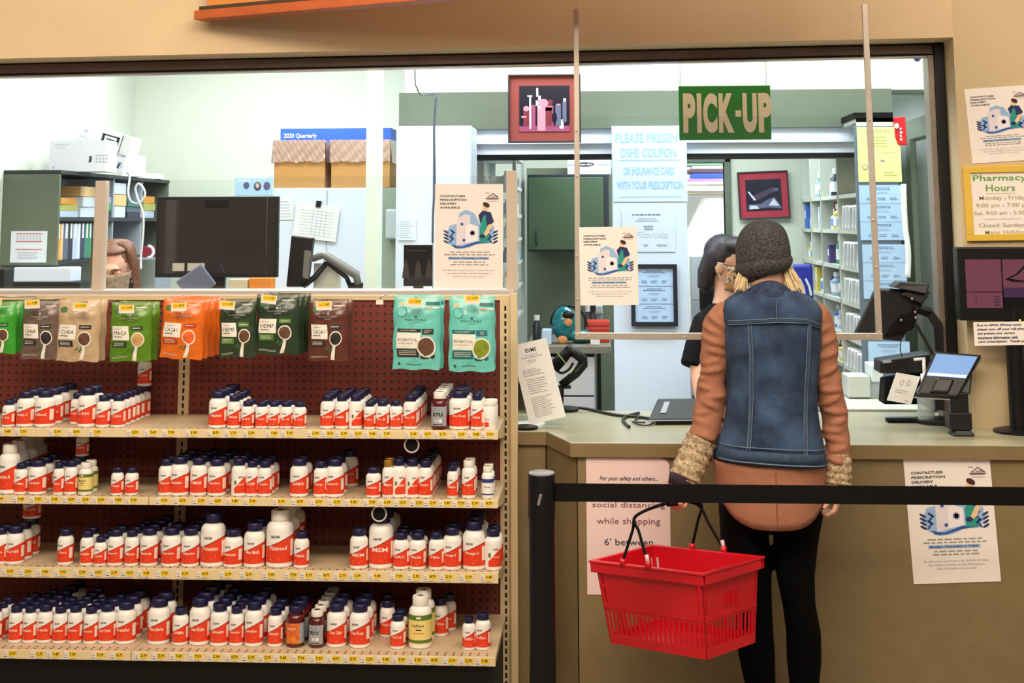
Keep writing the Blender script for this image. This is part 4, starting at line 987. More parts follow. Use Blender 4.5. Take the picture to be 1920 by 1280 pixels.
# keyboard-ish tray, white scoop and orange tub before it
b = MB(); p = at(368, 530, 5.5); b.obox(Matrix.Rotation(-.6, 4, 'Y') @ Matrix.Rotation(.3, 4, 'X'), .12, .02, .1); q = b.build('counting_tray', M('tray_grey', (112, 120, 150), rough=.4), None, p, bevel=.003); tag(q, 'grey tilted counting tray in front of the large monitor', 'tray')
b = MB(); b.box(-.008, .0, -.35, .008, .02, 0); b.build('tray_stand', black, q)
pbox('tub', (428, 523, 464, 546), 5.5, .06, M('tub_cream', (214, 204, 184), rough=.5), 'cream tub behind the sill below the large monitor', 'tub').location.z = at(440, 546, 5.5).z
pbox('tub', (466, 521, 510, 546), 5.5, .06, M('tub_orange', (232, 140, 50), rough=.5), 'orange tub behind the sill right of the cream one', 'tub')
for q in [q for q in sc.objects if q.name.startswith('tub')]:
    zz = q.location.z; b = MB(); b.box(-.05, .005, 1.06-zz, .05, .055, 0); b.build('riser', deskm, q)
# white storage cabinet with taped sheets, boxes in plastic on it
YC = 6.6; X0, Z0, X1, Z1 = rc(512, 352, 742, 560, YC)
cb = empty('storage_cabinet', ((X0+X1)/2, YC, 0), 'white storage cabinet carrying the two wrapped cardboard boxes', 'cabinet'); cz1 = Z1
xd = at(686, 450, YC).x-cb.location.x
b = MB(); b.box(-(X1-X0)/2, 0, 0, xd, .42, Z1); b.build('body', white, cb, bevel=.004)
b = MB(); b.box(xd, .02, 0, (X1-X0)/2, .40, Z1); b.build('side_bay', M('sage_light', (150, 164, 146), rough=.5), cb, bevel=.004)
b = MB(); b.box(xd-.19, -.004, .6, xd-.186, 0, Z1-.01); b.build('door_gap', hgrey, cb)
card = M('cardboard', (196, 146, 84), rough=.8, noise=.12, nscale=18, stretch=(.4, 1, 8)); cards = M('cardboard_side', (150, 106, 60), rough=.8)
film = M('plastic_cover', (206, 176, 160), rough=.12, noise=.2, nscale=25, coat=1, alpha=.72)
for n, (x0, x1) in enumerate(((514, 609), (621, 731))):
    X0, Z0, X1, Z1 = rc(x0, 262, x1, 352, YC+.02); W_ = X1-X0; H_ = Z1-Z0
    q = empty('cardboard_box', ((X0+X1)/2, YC+.02, cz1+.0005), ('left', 'right')[n]+'-hand cardboard box under clear plastic on the white cabinet', 'box', 'wrapped cardboard boxes on the cabinet')
    b = MB(); b.box(-W_/2, 0, 0, W_/2, .32, H_*.97); b.build('carton', card, q, bevel=.003)
    rg = random.Random(n+3); NU = 34; NV = 14
    vs = []; 
    for j in range(NV+1):
        for i in range(NU+1):
            u = -W_/2-.004+(W_+.008)*i/NU; t = j/NV
            z_ = H_*(1.0)-t*H_*.46*(1+.03*math.sin(i*.5+n)+.02*math.sin(i*1.7)); y_ = -.004-.006*t+.003*math.sin(u*110+t*11+n)*(.3+t)+.0022*math.sin(u*260-t*17)
            vs.append((u, y_-.008, z_))
    f = [(j*(NU+1)+i, (j+1)*(NU+1)+i, (j+1)*(NU+1)+i+1, j*(NU+1)+i+1) for j in range(NV) for i in range(NU)]
    b = MB(); b.add(vs, f); m0 = len(b.v)
    b.add([(-W_/2-.004, -.012, H_), (W_/2+.004, -.012, H_), (W_/2+.004, .33, H_+.006), (-W_/2-.004, .33, H_+.006)], [(0, 1, 2, 3)])
    for sgn in (-1, 1):
        x_ = sgn*(W_/2+.0045); b.add([(x_, -.012, H_), (x_, .33, H_), (x_+sgn*.003, .33, H_*.5), (x_+sgn*.008, -.012, H_*.52)], [(0, 1, 2, 3)])
    b.build('plastic_cover', film, q, smooth=True)
bb = M('box_blue', (52, 104, 206), rough=.5)
def a4(a, W, H): a.text('2020 Quarterly', -W*.48, H*.60, -W*.16, H*.85, 1, bold=.02); a.text('Quarterly', W*.3, H*.60, W*.5, H*.85, 1)
X0, Z0, X1, Z1 = rc(521, 239, 730, 262, 7.0); q = boxthing('carton', 'long blue carton reading 2020 Quarterly behind the wrapped boxes', 'box', ((X0+X1)/2, 7.16, cz1), (X1-X0, .2, Z1-cz1), (0, 0, 0), bb, None)
a = Art(lambda u, v, w_: (u, -.101-w_, v)); Hh = Z1-cz1; Wb = X1-X0; a.text('2020 Quarterly', -Wb*.47, Hh-.055, -Wb*.17, Hh-.025, 0, bold=.02); a.text('QS/1', Wb*.28, Hh-.055, Wb*.4, Hh-.025, 0); a.build('lettering', whitep, q)
b = MB(); b.box(-Wb*.5, -.1, -(cz1), Wb*.5, .1, 0) if False else None
sc.objects[q.name].location.z = cz1
b = MB(); b.box(X0-.0, 7.03, 0, X1, 7.32, cz1-.001); tag(b.build('low_cabinet', white), 'white cabinet behind, carrying the long blue carton', 'cabinet')
def sheets(a, W, H):
    for q_ in range(9): a.rect(-W*.38, H*(.12+.085*q_), W*.38, H*(.13+.085*q_), 1)
    for q_ in range(4): a.rect(-W*.1+W*.1*q_, H*.1, -W*.09+W*.1*q_, H*.85, 1)
pale = M('sheet_rule', (190, 204, 226), rough=.8)
o = poster('paper_pad', (552, 383, 634, 449), YC-.012, sheets, [whitep, pale], 'curled white schedule sheets clipped to the white cabinet', 'paper', tilt=.12)
b = MB(); b.box(-.012, -.006, .07, .012, .008, .10); b.build('clip', black, o, (0, 0, 0), (0, 0, 0))
def lines_art(n, m=1, ctr=False):
    return lambda a, W, H: a.lines(-W*.42, H*.08, W*.42, H*.92, n, m, frac=.3, ctr=ctr)
poster('sheet', (523, 372, 550, 412), YC-.002, lines_art(6), [whitep, pale], 'small ruled sheet left of the curled schedule sheets', 'paper')
def photo_art(a, W, H):
    a.oval(-W*.2, H*.55, W*.08, H*.2, 1); a.oval(W*.1, H*.5, W*.1, H*.25, 2); a.oval(W*.35, H*.52, W*.09, H*.25, 1); a.oval(W*.1, H*.55, W*.05, H*.14, 3, .0012); a.rect(-W*.45, H*.8, -W*.1, H*.88, 4)
poster('photo_sheet', (441, 333, 511, 366), 8.1-.001, photo_art, [M('photo_blue', (176, 206, 244)), M('photo_dark', (90, 80, 110)), M('photo_dark2', (66, 66, 90)), M('photo_skin', (226, 180, 150)), white], 'pale blue picture sheet on the back wall above the large monitor', 'picture')
# telephone / scanner arm beside it
o = empty('terminal_arm', at(585, 545, 5.7), 'black and grey jointed terminal arm seen from behind beside the large monitor', 'terminal'); o.location.z = 1.06; oo = Vector(o.location)
def L(px, py, Y): return at(px, py, Y)-oo
b = MB(); b.hexa([L(536, 538, 5.7), L(575, 538, 5.7), L(587, 446, 5.66), L(546, 441, 5.66)], (0, .05, 0)); b.build('screen_back', black, o, bevel=.006)
b = MB(); b.hexa([L(568, 520, 5.69), L(580, 524, 5.69), L(585, 470, 5.69), L(572, 462, 5.69)], (0, -.02, 0)); b.build('housing', M('arm_grey', (110, 112, 108), rough=.4), o, bevel=.005)
b = MB(); b.tube([L(585, 486, 5.68), L(606, 477, 5.68), L(612, 480, 5.68), L(668, 515, 5.68), L(672, 534, 5.68)], [.018, .022, .026, .026, .02], 10, flat=.7); b.build('upper_arm', M('arm_grey', (110, 112, 108), rough=.4), o, smooth=True)
b = MB(); b.tube([L(612, 492, 5.7), L(590, 520, 5.7), L(568, 536, 5.7)], .012, 8); b.tube([L(612, 490, 5.7), L(650, 520, 5.7), L(658, 540, 5.7)], .01, 8); b.build('lower_arm', black, o, smooth=True)
b = MB(); b.lathe([(.09, 0), (.09, .012), (.025, .02), (.025, L(668, 530, 5.68).z)], 20, c=(L(668, 530, 5.68).x, 0, 0)); b.build('base', black, o, smooth=True, auto=True)
pbox('adding_machine', (588, 492, 636, 546), 5.74, .05, M('adding_grey', (196, 196, 188), rough=.5), 'pale grey machine behind the jointed terminal arm', 'machine')
q = sc.objects['adding_machine']; zz = q.location.z; b = MB(); b.box(-.05, .005, 1.06-zz, .05, .045, 0); b.build('riser', hgrey, q)
# tall white cabinet with dispenser sheets
X0, Z0, X1, Z1 = rc(742, 236, 884, 545, 6.3)
tc_ = empty('tall_cabinet', ((X0+X1)/2, 6.3, 0), 'tall white cabinet below the left end of the sage band', 'cabinet')
W_ = X1-X0; b = MB(); b.box(-W_/2, 0, 0, W_/2, .28, Z1); b.build('body', white, tc_, bevel=.004)
for sgn in (-1, 1): b = MB(); b.box(.002 if sgn > 0 else -W_/2+.004, -.016, .7, W_/2-.004 if sgn > 0 else -.002, -.001, Z1-.01); b.build('door', white, tc_, bevel=.002)
poster('notice_sheet', (747, 410, 780, 450), 6.28, lines_art(8), [paperc, pale, inkg], 'small ruled sheet taped to the tall white cabinet', 'paper')
b = MB(); b.tube(smoothpath([Vector((at(778, 128, 6.2).x, 6.2, CE)), at(778, 128, 6.2), at(782, 165, 6.2), at(789, 178, 6.26)]), .003, 6); b.tube(smoothpath([at(818, 177, 6.2), at(814, 240, 6.2), at(815, 340, 6.2), at(812, 400, 6.2), at(811, 455, 6.2)]), .005, 6)
b.tube([at(789, 178, 6.26), at(818, 177, 6.2)], .003, 6)
tag(b.build('dark_cable', M('cable_grey', (70, 78, 96), rough=.5), smooth=True), 'thin dark cable hanging down the tall white cabinet', 'cable')
def bottles_reflection(a, W, H):  # reflected bottle shapes painted onto the dark screen
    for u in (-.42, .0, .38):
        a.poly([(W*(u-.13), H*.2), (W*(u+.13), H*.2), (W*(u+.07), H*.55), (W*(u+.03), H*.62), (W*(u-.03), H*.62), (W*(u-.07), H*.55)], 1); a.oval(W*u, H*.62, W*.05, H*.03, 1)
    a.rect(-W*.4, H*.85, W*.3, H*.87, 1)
o = poster('small_monitor', (758, 459, 812, 536), 5.74, bottles_reflection, [M('black_gloss', (20, 16, 20), rough=.1), M('reflection_brown', (60, 50, 48), rough=.3)], 'small upright black screen left of the poster on the window', 'monitor', th=.02)
b = MB(); b.box(-.02, -.01, 1.06-o.location.z, .02, .0, -.05); b.build('stand', black, o)
o = empty('wall_dispenser', at(734, 420, 6.55), 'grey dispenser on the sage bay beside the tall white cabinet', 'dispenser')
b = MB(); X0, Z0, X1, Z1 = rc(724, 395, 743, 452, 6.55); b.box(-.03, 0, -(Z1-Z0)/2, .028, .06, (Z1-Z0)/2); b.build('casing', M('disp_grey', (190, 200, 200), rough=.4), o, bevel=.01)
# shelf rack behind tall cabinet
rk = empty('tall_shelf_rack', (at(970, 600, 7.0).x, 7.3, 0), 'narrow white shelf rack with small supplies, beyond the end mullion', 'shelf rack'); ro = Vector(rk.location)
rx0 = at(890, 300, 6.75).x; rx1 = at(962, 400, 6.75).x; ry0, ry1 = 6.96, 7.75
rz1 = at(950, 285, 6.75).z
rm = M('rack_white', (206, 212, 206), rough=.5)
rx1 = at(966, 400, 6.96).x
zs_ = [.3, .6, .9, 1.15, 1.30, 1.42, 1.54, 1.66, 1.80, rz1]
for z_ in zs_: b = MB(); b.box(rx0-ro.x, ry0-ro.y, z_-.016, rx1-ro.x+.0, ry1-ro.y, z_); b.build('shelf', rm, rk)
for y_ in (ry0-.0, ry1-.018): b = MB(); b.box(rx1-.012-ro.x, y_-.018-ro.y, 0, rx1+.006-ro.x, y_-ro.y+.012, rz1); b.box(rx0-ro.x, y_-.018-ro.y, 0, rx0+.03-ro.x, y_-ro.y, rz1); b.build('side_frame', rm, rk)
b = MB(); b.box(rx0-ro.x-.012, ry0-ro.y, 0, rx0-ro.x, ry1-ro.y, rz1); b.build('back_panel', rm, rk)
n = 0
bt = [(230,236,240), (150,190,214), (196,208,220), (110,130,150), (226,220,200)]
for li, z_ in enumerate(zs_[3:9]):
    for j in range(4):
        r_ = .02+.004*((n*7) % 3); h_ = .075; b = MB(); b.lathe([(r_, 0), (r_, h_*.7), (r_*.6, h_*.8), (r_*.65, h_*.82), (r_*.65, h_)], 14)
        q = b.build('supply_bottle', M('supply_%d' % (n % 5), bt[n % 5], rough=.4), None, (rx1-.04, ry0+.06+j*.17, z_+.0003), smooth=True, auto=True)
        tag(q, 'small supply bottle on the narrow rack, %s shelf up, %s from the front' % (nth(li+1), nth(j+1)), 'bottle', 'supply bottles on the narrow rack'); n += 1
for j in range(3):
    b = MB(); r_ = .03; b.lathe([(r_, 0), (r_, .03), (r_*.8, .035), (r_*.8, .05)], 14); X_ = at(892+14*j, 320, 6.75).x
    q = b.build('supply_bottle', whitep, None, (X_+.02, 7.0+.02*j, 1.8003), smooth=True, auto=True); tag(q, 'squat white bottle on the upper rack shelf, %s from the left' % nth(j+1), 'bottle', 'squat bottles on the upper rack shelf')
# framed pictures -----------------------------------------------------------
def framed(r, Y, m_frame, m_mat, rim, inset, art, mats, label, tilt=0, nm='framed_picture', depth=.02):
    X0, Z0, X1, Z1 = rc(*r, Y); W = X1-X0; H = Z1-Z0
    o = empty(nm, ((X0+X1)/2, Y, Z0+H/2), label, 'framed picture'); o.rotation_euler = (0, tilt, 0)
    b = MB(); 
    for q in ((-W/2, -H/2, W/2, -H/2+rim), (-W/2, H/2-rim, W/2, H/2), (-W/2, -H/2+rim, -W/2+rim, H/2-rim), (W/2-rim, -H/2+rim, W/2, H/2-rim)): b.box(q[0], -depth, q[1], q[2], 0, q[3])
    b.build('frame', m_frame, o, bevel=.0015)
    b = MB(); b.box(-W/2+rim, -.008, -H/2+rim, W/2-rim, -.001, H/2-rim); b.build('mat_board', m_mat, o)
    iw = W*(1-2*inset[0]); ih = H*(1-2*inset[1]); a = Art(lambda u, v, w_: (u, -.0105-w_, v-ih/2)); a.box(-iw/2, -.0105, -ih/2, iw/2, -.008, ih/2, 0)
    art(a, iw, ih); a.build('picture', mats, o); return o
pdk = M('photo_black', (26, 26, 44), rough=.25); pmg = M('photo_magenta', (150, 70, 110), rough=.4); ppk = M('photo_pink', (220, 140, 160), rough=.4); pwh = M('photo_white', (214, 214, 226), rough=.4); pgy = M('photo_grey', (96, 100, 130), rough=.4)
def still(a, W, H):
    rg = random.Random(5)
    a.rect(-W/2, 0, W/2, H*.12, 1, .0006)
    for u, v, w_, h_, m in ((-.42,.12,.12,.34,2),(-.28,.06,.10,.52,1),(-.30,.06,.035,.7,4),(-.14,.02,.16,.55,3),(-.17,.56,.07,.12,4),(-.05,.12,.20,.40,2),(-.12,.5,.05,.28,4),(.02,.10,.16,.45,1),(.02,.53,.14,.02,3),(.0,.45,.16,.22,2),(.22,.12,.11,.45,5),(.24,.56,.08,.04,3),(.36,.2,.08,.45,5),(.38,.64,.05,.08,4),(.30,.06,.08,.2,4),(-.46,.3,.10,.04,3)):
        a.rect(W*u, H*v, W*(u+w_), H*(v+h_), m, .0008+.0002*m)
    a.oval(-W*.02, H*.62, W*.10, H*.09, 3, .0022); a.oval(-W*.36, H*.50, W*.06, H*.06, 3, .0022); a.rect(-W*.16, H*.76, -W*.12, H*.95, 4, .0022); a.rect(-W*.34, H*.76, -W*.24, H*.79, 4, .0022); a.oval(W*.12, H*.64, W*.05, H*.05, 2, .0024); a.oval(W*.2, H*.3, W*.05, H*.12, 0, .0026)
framed((953, 140, 1089, 268), 6.2, M('frame_black', (44, 34, 40), rough=.4), M('mat_rust', (140, 62, 56), rough=.7), .008, (.155, .165), still, [pdk, pmg, M('photo_wine', (120, 44, 60), rough=.4), ppk, pwh, pgy], 'framed photo of apothecary bottles with a rust mat, upper centre')
b = MB(); p = at(1020, 140, 6.2); 
for sx in (-.09, .09): b.tube([(p.x+sx, 6.19, p.z-.005), (p.x+sx, 6.19, CE)], .0012, 5)
tag(b.build('picture_wire', alu), 'pair of thin wires holding up the rust-matted photo', 'wire')
def tray_ph(a, W, H):
    a.poly([(-W*.4, H*.45), (W*.3, H*.75), (W*.35, H*.62), (-W*.2, H*.33)], 1); a.poly([(-W*.45, H*.62), (-W*.40, H*.62), (-W*.22, H*.35), (-W*.28, H*.33)], 3, .001)
    a.poly([(-W*.45, H*.05), (-W*.45, H*.2), (-W*.1, H*.22), (W*.1, H*.35), (W*.3, H*.42), (W*.48, H*.1), (W*.48, H*.05), (W*.1, H*.1)], 2, .001)
    a.poly([(W*.12, H*.16), (W*.28, H*.38), (W*.42, H*.14)], 3, .0014); a.poly([(-W*.42, H*.06), (-W*.4, H*.18), (-W*.2, H*.16), (-W*.15, H*.06)], 3, .0014); a.rect(W*.3, H*.62, W*.42, H*.70, 2, .0012)
framed((1384, 321, 1479, 410), 8.08, M('frame_black', (44, 34, 40), rough=.4), M('mat_red', (170, 42, 62), rough=.7), .008, (.15, .17), tray_ph, [pdk, M('photo_plum', (70, 52, 76), rough=.4), pgy, pwh], 'framed photo with a crimson mat on the back wall above the grey beanie', tilt=-.035)
def certs(n):
    def f(a, W, H):
        for i in range(n):
            v0 = H*i/n; h = H/n
            if i: a.rect(-W/2, v0-.001, W/2, v0+.001, 2)
            a.lines(-W*.3, v0+h*.72, W*.3, v0+h*.9, 2, 1, ctr=True); a.lines(-W*.2, v0+h*.5, W*.2, v0+h*.64, 2, 3, ctr=True)
            for u in (-.25, .0, .28): a.lines(W*(u-.08), v0+h*.16, W*(u+.1), v0+h*.34, 2, 1)
    return f
cpale = M('cert_pale_blue', (180, 210, 248), rough=.7); cink = M('cert_ink', (64, 90, 134), rough=.8); cinkl = M('cert_ink_light', (140, 164, 200), rough=.8)
framed((1183, 495, 1270, 611), 6.49, M('frame_navy', (22, 26, 44), rough=.35), cpale, .019, (.09, .07), certs(3), [cpale, cink, cink, cinkl], 'navy framed licence certificates on the white pier')
def cert1(a, W, H):
    a.lines(-W*.36, H*.84, W*.3, H*.90, 1, 1, ctr=True); a.lines(-W*.25, H*.7, W*.2, H*.8, 2, 2, ctr=True); a.lines(-W*.1, H*.5, W*.1, H*.62, 3, 1, ctr=True)
    a.text('Florida', -W*.25, H*.33, W*.36, H*.48, 3, shear=.3); a.lines(W*.15, H*.12, W*.35, H*.18, 2, 1); a.lines(-W*.1, H*.12, W*.02, H*.18, 2, 1)
poster('certificate', (1166, 392, 1266, 472), 6.498, cert1, [M('cert_white', (212, 226, 246), rough=.7), cink, cinkl, M('cert_faint', (196, 212, 236), rough=.8)], 'pale certificate taped on the white pier above the navy frame', 'certificate')
def dshs(a, W, H):
    x = lambda t: -W/2+W*t; 
    for tx, u0, u1, v0, v1 in (('PLEASE PRESENT', .04, .96, .80, .93), ('DSHS COUPON', .11, .86, .60, .73), ('OR INSURANCE CARD', .14, .83, .36, .47), ('WITH YOUR PRESCRIPTION', .05, .94, .17, .28)):
        a.text(tx, x(u0), H*v0, x(u1), H*v1, 1, bold=.02)
    a.rect(x(.08), H*.555, x(.90), H*.57, 1); a.rect(x(.08), H*.06, x(.92), H*.07, 1)
poster('coupon_notice', (1149, 240, 1288, 378), 6.498, dshs, [M('notice_white', (204, 220, 242), rough=.7), M('notice_blue', (152, 196, 232), rough=.7)], 'white notice on the pier reading PLEASE PRESENT DSHS COUPON', 'notice')
# recess between rack and pier: wall cupboard, bankers box, cork board, bench
YR = 7.6
X0, Z0, X1, Z1 = rc(990, 327, 1142, 472, YR)
wc = empty('wall_cupboard', ((X0+X1)/2, YR, Z0), 'dark green wall cupboard seen behind the plexiglass upright', 'cupboard'); W_ = X1-X0; H_ = Z1-Z0
b = MB(); b.box(-W_/2, 0, 0, W_/2, .33, H_); b.build('body', hdark, wc, bevel=.003)
b = MB(); b.box(-W_/2+.004, -.018, .012, W_/2-.03, -.001, H_-.016); dd = b.build('door', M('cupboard_green', (70, 92, 66), rough=.5), wc, bevel=.002)
b = MB(); b.tube([(-W_/2+.045, -.02, .04), (-W_/2+.045, -.04, .05), (-W_/2+.045, -.04, .10), (-W_/2+.045, -.02, .11)], .005, 8); b.build('handle', hdark, dd)
b = MB(); b.box(-W_/2, .34, -1.0, W_/2+.3, .36, H_+.6); b.build('backing', M('sage_wall', (124, 134, 112), rough=.7), wc) if False else None
X0, Z0, X1, Z1 = rc(1062, 289, 1145, 327, YR)
def bank(a, W, H):
    a.oval(-W*.1, H*.5, W*.22, H*.12, 1); a.text('Bankers Box', -W*.27, H*.45, W*.07, H*.55, 0, .0016, bold=.02); a.rect(-W*.5, H*.44, -W*.34, H*.5, 2); a.rect(W*.2, H*.44, W*.5, H*.5, 2)
q = pbox('archive_box', (1064, 291, 1145, 327), YR+.02, .28, wbox, 'white archive box on top of the dark green cupboard', 'box', art=bank, mats=[hdark, M('rail_blue', (120, 150, 210), rough=.6)]); q.location.z = Z0+.003
X0, Z0, X1, Z1 = rc(992, 542, 1038, 622, YR+.3)
ck = empty('cork_board', ((X0+X1)/2, 8.075, (Z0+Z1)/2), 'brown cork board with badges beside the rack, below the cupboard', 'board')
W_ = (X1-X0)*1.03; H_ = (Z1-Z0)*1.03; b = MB(); b.box(-W_/2, -.012, -H_/2, W_/2, 0, H_/2); b.build('cork', M('cork', (110, 62, 40), rough=.9, noise=.3, nscale=60), ck)
rg = random.Random(9)
for j in range(7):
    b = MB(); b.ell((-W_*.4+W_*.15*j, -.02, H_*(.28+rg.uniform(-.08, .1))), (.016, .008, .026), mat=None); b.build('badge', M('badge_dark', (36, 38, 44), rough=.5) if j != 1 else M('badge_green', (90, 150, 80), rough=.5), ck, smooth=True)
for j, (u, v) in enumerate(((-.4, -.02), (-.25, .03), (-.1, .06))): b = MB(); b.obox(Matrix.Translation((W_*u, -.02, H_*v)) @ Matrix.Rotation(.5+.3*j, 4, 'Y'), .07, .002, .02); b.build('slip', paperc, ck)
b = MB(); b.box(W_*.05, -.015, -H_*.2, W_*.38, -.012, -H_*.02); b.build('card', paperc, ck)
# low bench with drawers (z top ~ y 650)
zb_ = at(1080, 648, 6.9).z; X1_ = at(1138, 650, 6.9).x; X0_ = at(985, 650, 6.9).x
bn = empty('side_bench', ((X0_+X1_)/2, 6.9, 0), 'grey topped bench with white drawers behind the brochure holder', 'bench'); bo = Vector(bn.location)
b = MB(); b.box(X0_-bo.x, -.03, zb_-.035, X1_-bo.x+.02, .7, zb_); b.build('bench_top', deskm, bn, bevel=.003)
b = MB(); b.box(X1_-bo.x-.05, 0, 0, X1_-bo.x-.03, .03, zb_-.035); b.build('leg', black, bn)
dx = X1_-bo.x-.06
for j in range(4):
    b = MB(); z0_ = zb_-.05-.19*(j+1); b.box(dx-.30, .01, z0_+.004, dx, .5, z0_+.186); b.build('drawer', M('drawer_grey', (206, 206, 210), rough=.5), bn, bevel=.003)
# tape/teal dispenser on it
o = empty('teal_machine', (at(1066, 640, 7.0).x, 7.05, zb_), 'glossy teal round dispenser with a black hoop on the side bench', 'machine')
tl = M('teal_gloss', (16, 112, 120), rough=.15, coat=.6); R = 26*mpp(7.0)
b = MB(); b.ell((-.02, 0, R*1.35), (R*.95, .06, R*1.25)); b.ell((.06, .0, R*.5), (R*.9, .06, R*.5)); b.build('housing', tl, o, remesh=.006, sm=3)
b = MB(); b.tube([(R*1.25*math.cos(t), .0, R*1.35+R*1.25*math.sin(t)) for t in [PI*i/16-.15 for i in range(18)]], .007, 8); b.build('hoop', black, o, smooth=True)
b = MB(); b.ell((.0, -.058, R*1.5), (.02, .008, .02)); b.ell((-.03, -.06, R*.3), (.025, .01, .02)); b.build('sticker', M('sticker_tan', (214, 140, 80), rough=.5), o, smooth=True)
b = MB(); b.ell((-.0, -.05, R*2.0), (.03, .015, .02)); b.build('window', black, o, smooth=True)
q = pbox('red_crate', (1098, 600, 1143, 640), 7.0, .16, M('crate_red', (204, 50, 34), rough=.4), 'red plastic crate at the right end of the side bench', 'crate'); q.location.z = zb_+.0005; q.location.y = 7.08
b = MB()
for j in range(4): b.box(-.06, -.006, .02+.022*j, .06, 0, .03+.022*j)
b.build('rib', M('crate_red_rib', (226, 74, 50), rough=.4), q)
for j, (px, c, lab) in enumerate(((1005, (200, 206, 190), 'dark small bottle with white cap at the left end of the side bench'), (1102, (40, 36, 46), 'black bottle standing behind the red crate'), (1112, (30, 30, 36), 'second black bottle standing behind the red crate'))):
    b = MB(); r_ = 8*mpp(7.1); h_ = (46 if j == 0 else 62)*mpp(7.1); b.lathe([(r_, 0), (r_, h_*.6), (r_*.6, h_*.75), (r_*.6, h_*.8)], 14); 
    q = b.build('small_bottle', M('small_dark', (50, 52, 60), rough=.3), None, (at(px, 640, 7.1).x, 7.2 if j == 0 else 7.34, zb_+.0003), smooth=True, auto=True); tag(q, lab, 'bottle')
    b = MB(); b.lathe([(r_*.65, h_*.8), (r_*.65, h_)], 14); b.build('cap', whitep if j != 2 else black, q, smooth=True, auto=True)
q = pbox('white_cup', (1107, 628, 1125, 650), 6.93, .04, whitep, 'small white tub in front of the red crate', 'tub'); q.location.z = zb_+.0005
q = pbox('book_stack', (1016, 612, 1034, 640), 6.95, .1, M('stack_blue', (190, 212, 236), rough=.5), 'short stack of pale blue boxes left of the teal dispenser', 'box'); q.location.z = zb_+.0005
q = pbox('label_printer', (1103, 583, 1130, 598), 7.3, .1, M('lp', (200, 206, 204), rough=.4), 'grey label printer above and behind the red crate', 'printer'); q.location.z = zb_+.12; q.location.y = 7.42
b = MB(); b.box(-.04, .02, -.12, .04, .08, 0); b.build('stand', hgrey, q)
b = MB(); X0, Z0, X1, Z1 = rc(1113, 480, 1152, 745, 7.7); b.box(at(985, 500, 7.75).x, 7.93, 0, at(1152, 500, 7.75).x, 7.95, zb_+.9); tag(b.build('splash_panel', M('sage_wall', (120, 130, 110), rough=.7)), 'sage panel behind the side bench', 'panel')
# closet contents
b = MB(); X0, Z0, X1, Z1 = rc(1289, 343, 1366, 346, 8.6)
o = empty('closet_shelf', (dx0+.2, 8.7, Z0), 'white closet shelf holding folded items in the doorway', 'shelf')
b.box(-.4, -.2, 0, .4, .27, .015); b.build('board', whitep, o)
b = MB(); b.tube([(-.4, 0, -.05), (.4, 0, -.05)], .012, 10); b.build('rail', alu, o, smooth=True)
z_ = Z0+.0155
for j, (c, h_) in enumerate((((120, 90, 150), .02), ((30, 60, 170), .03), ((60, 40, 60), .025), ((200, 160, 160), .02), ((90, 130, 120), .02))):
    b = MB(); b.box(-.16, -.17, 0, .17-.02*j, .1, h_); q = b.build('folded_cloth', M('cloth_%d' % j, c, rough=.9), None, (dx0+.2+(.03 if j % 2 else -.01), 8.7, z_), bevel=.006); z_ += h_+.0005
    tag(q, '%s folded cloth on the closet shelf, %s from the bottom' % (('purple', 'blue', 'dark plum', 'dusty pink', 'grey green')[j], nth(j+1)), 'cloth', 'folded cloths on the closet shelf')
b = MB(); cw_ = Matrix.Identity(4)
rings_ = []
for j in range(9):
    t = j/8; w_ = .07+.11*min(1, t*4)+.02*t; d_ = .05+.03*t
    rings_.append([Vector((w_*math.cos(2*PI*i/24)+.006*math.sin(i*3), d_*math.sin(2*PI*i/24)*(1+.1*math.sin(i*2.6)), -.02-t*.95)) for i in range(24)])
b.rings(rings_); p = at(1338, 360, 8.7)
q = b.build('white_coat', M('coat_white', (248, 248, 250), rough=.9), None, (p.x, 8.7, Z0-.06), smooth=True); tag(q, 'white coat hanging in the bright closet doorway', 'coat')
# ---- right hand cubby shelving ---------------------------------------------
XS = at(1505, 420, 8.02).x; YN, YFAR = 6.27, 8.04; XB = at(1692, 500, 6.27).x-.014
cu_ = empty('cubby_shelving', (XS+.13, 7.15, 0), 'white cubby shelving with medicine bottles and paper bags at the right', 'shelving'); c0 = Vector(cu_.location)
zz_ = [.1, .45, .75, .95, 1.09, 1.25, 1.41, 1.58, 1.745, 2.075]
cub = M('cubby_white', (200, 203, 190), rough=.5)
def cbx(x0, y0, z0, x1, y1, z1, nm, mt=cub): b = MB(); b.box(x0-c0.x, y0-c0.y, z0, x1-c0.x, y1-c0.y, z1); return b.build(nm, mt, cu_)
for z_ in zz_: cbx(XS, YN, z_-.018, XB, YFAR, z_, 'shelf')
ydiv = [YN, 6.83, 7.35, 7.70, YFAR-.016]
for y_ in ydiv: cbx(XS, y_, 0, XB, y_+.016, 2.075, 'divider')
cbx(XB, YN, 0, XB+.012, YFAR, 2.075, 'back_panel')
cbx(XS-.01, YN, 2.076, XB, YFAR, 2.10, 'top_trim', blackm)
mc = [((226,228,222),'white'), ((60,110,190),'blue'), ((40,140,120),'green'), ((110,50,36),'brown'), ((190,200,214),'pale grey'), ((80,60,130),'purple'), ((220,200,90),'yellow'), ((36,40,56),'dark'), ((150,180,200),'light blue')]
n = 0
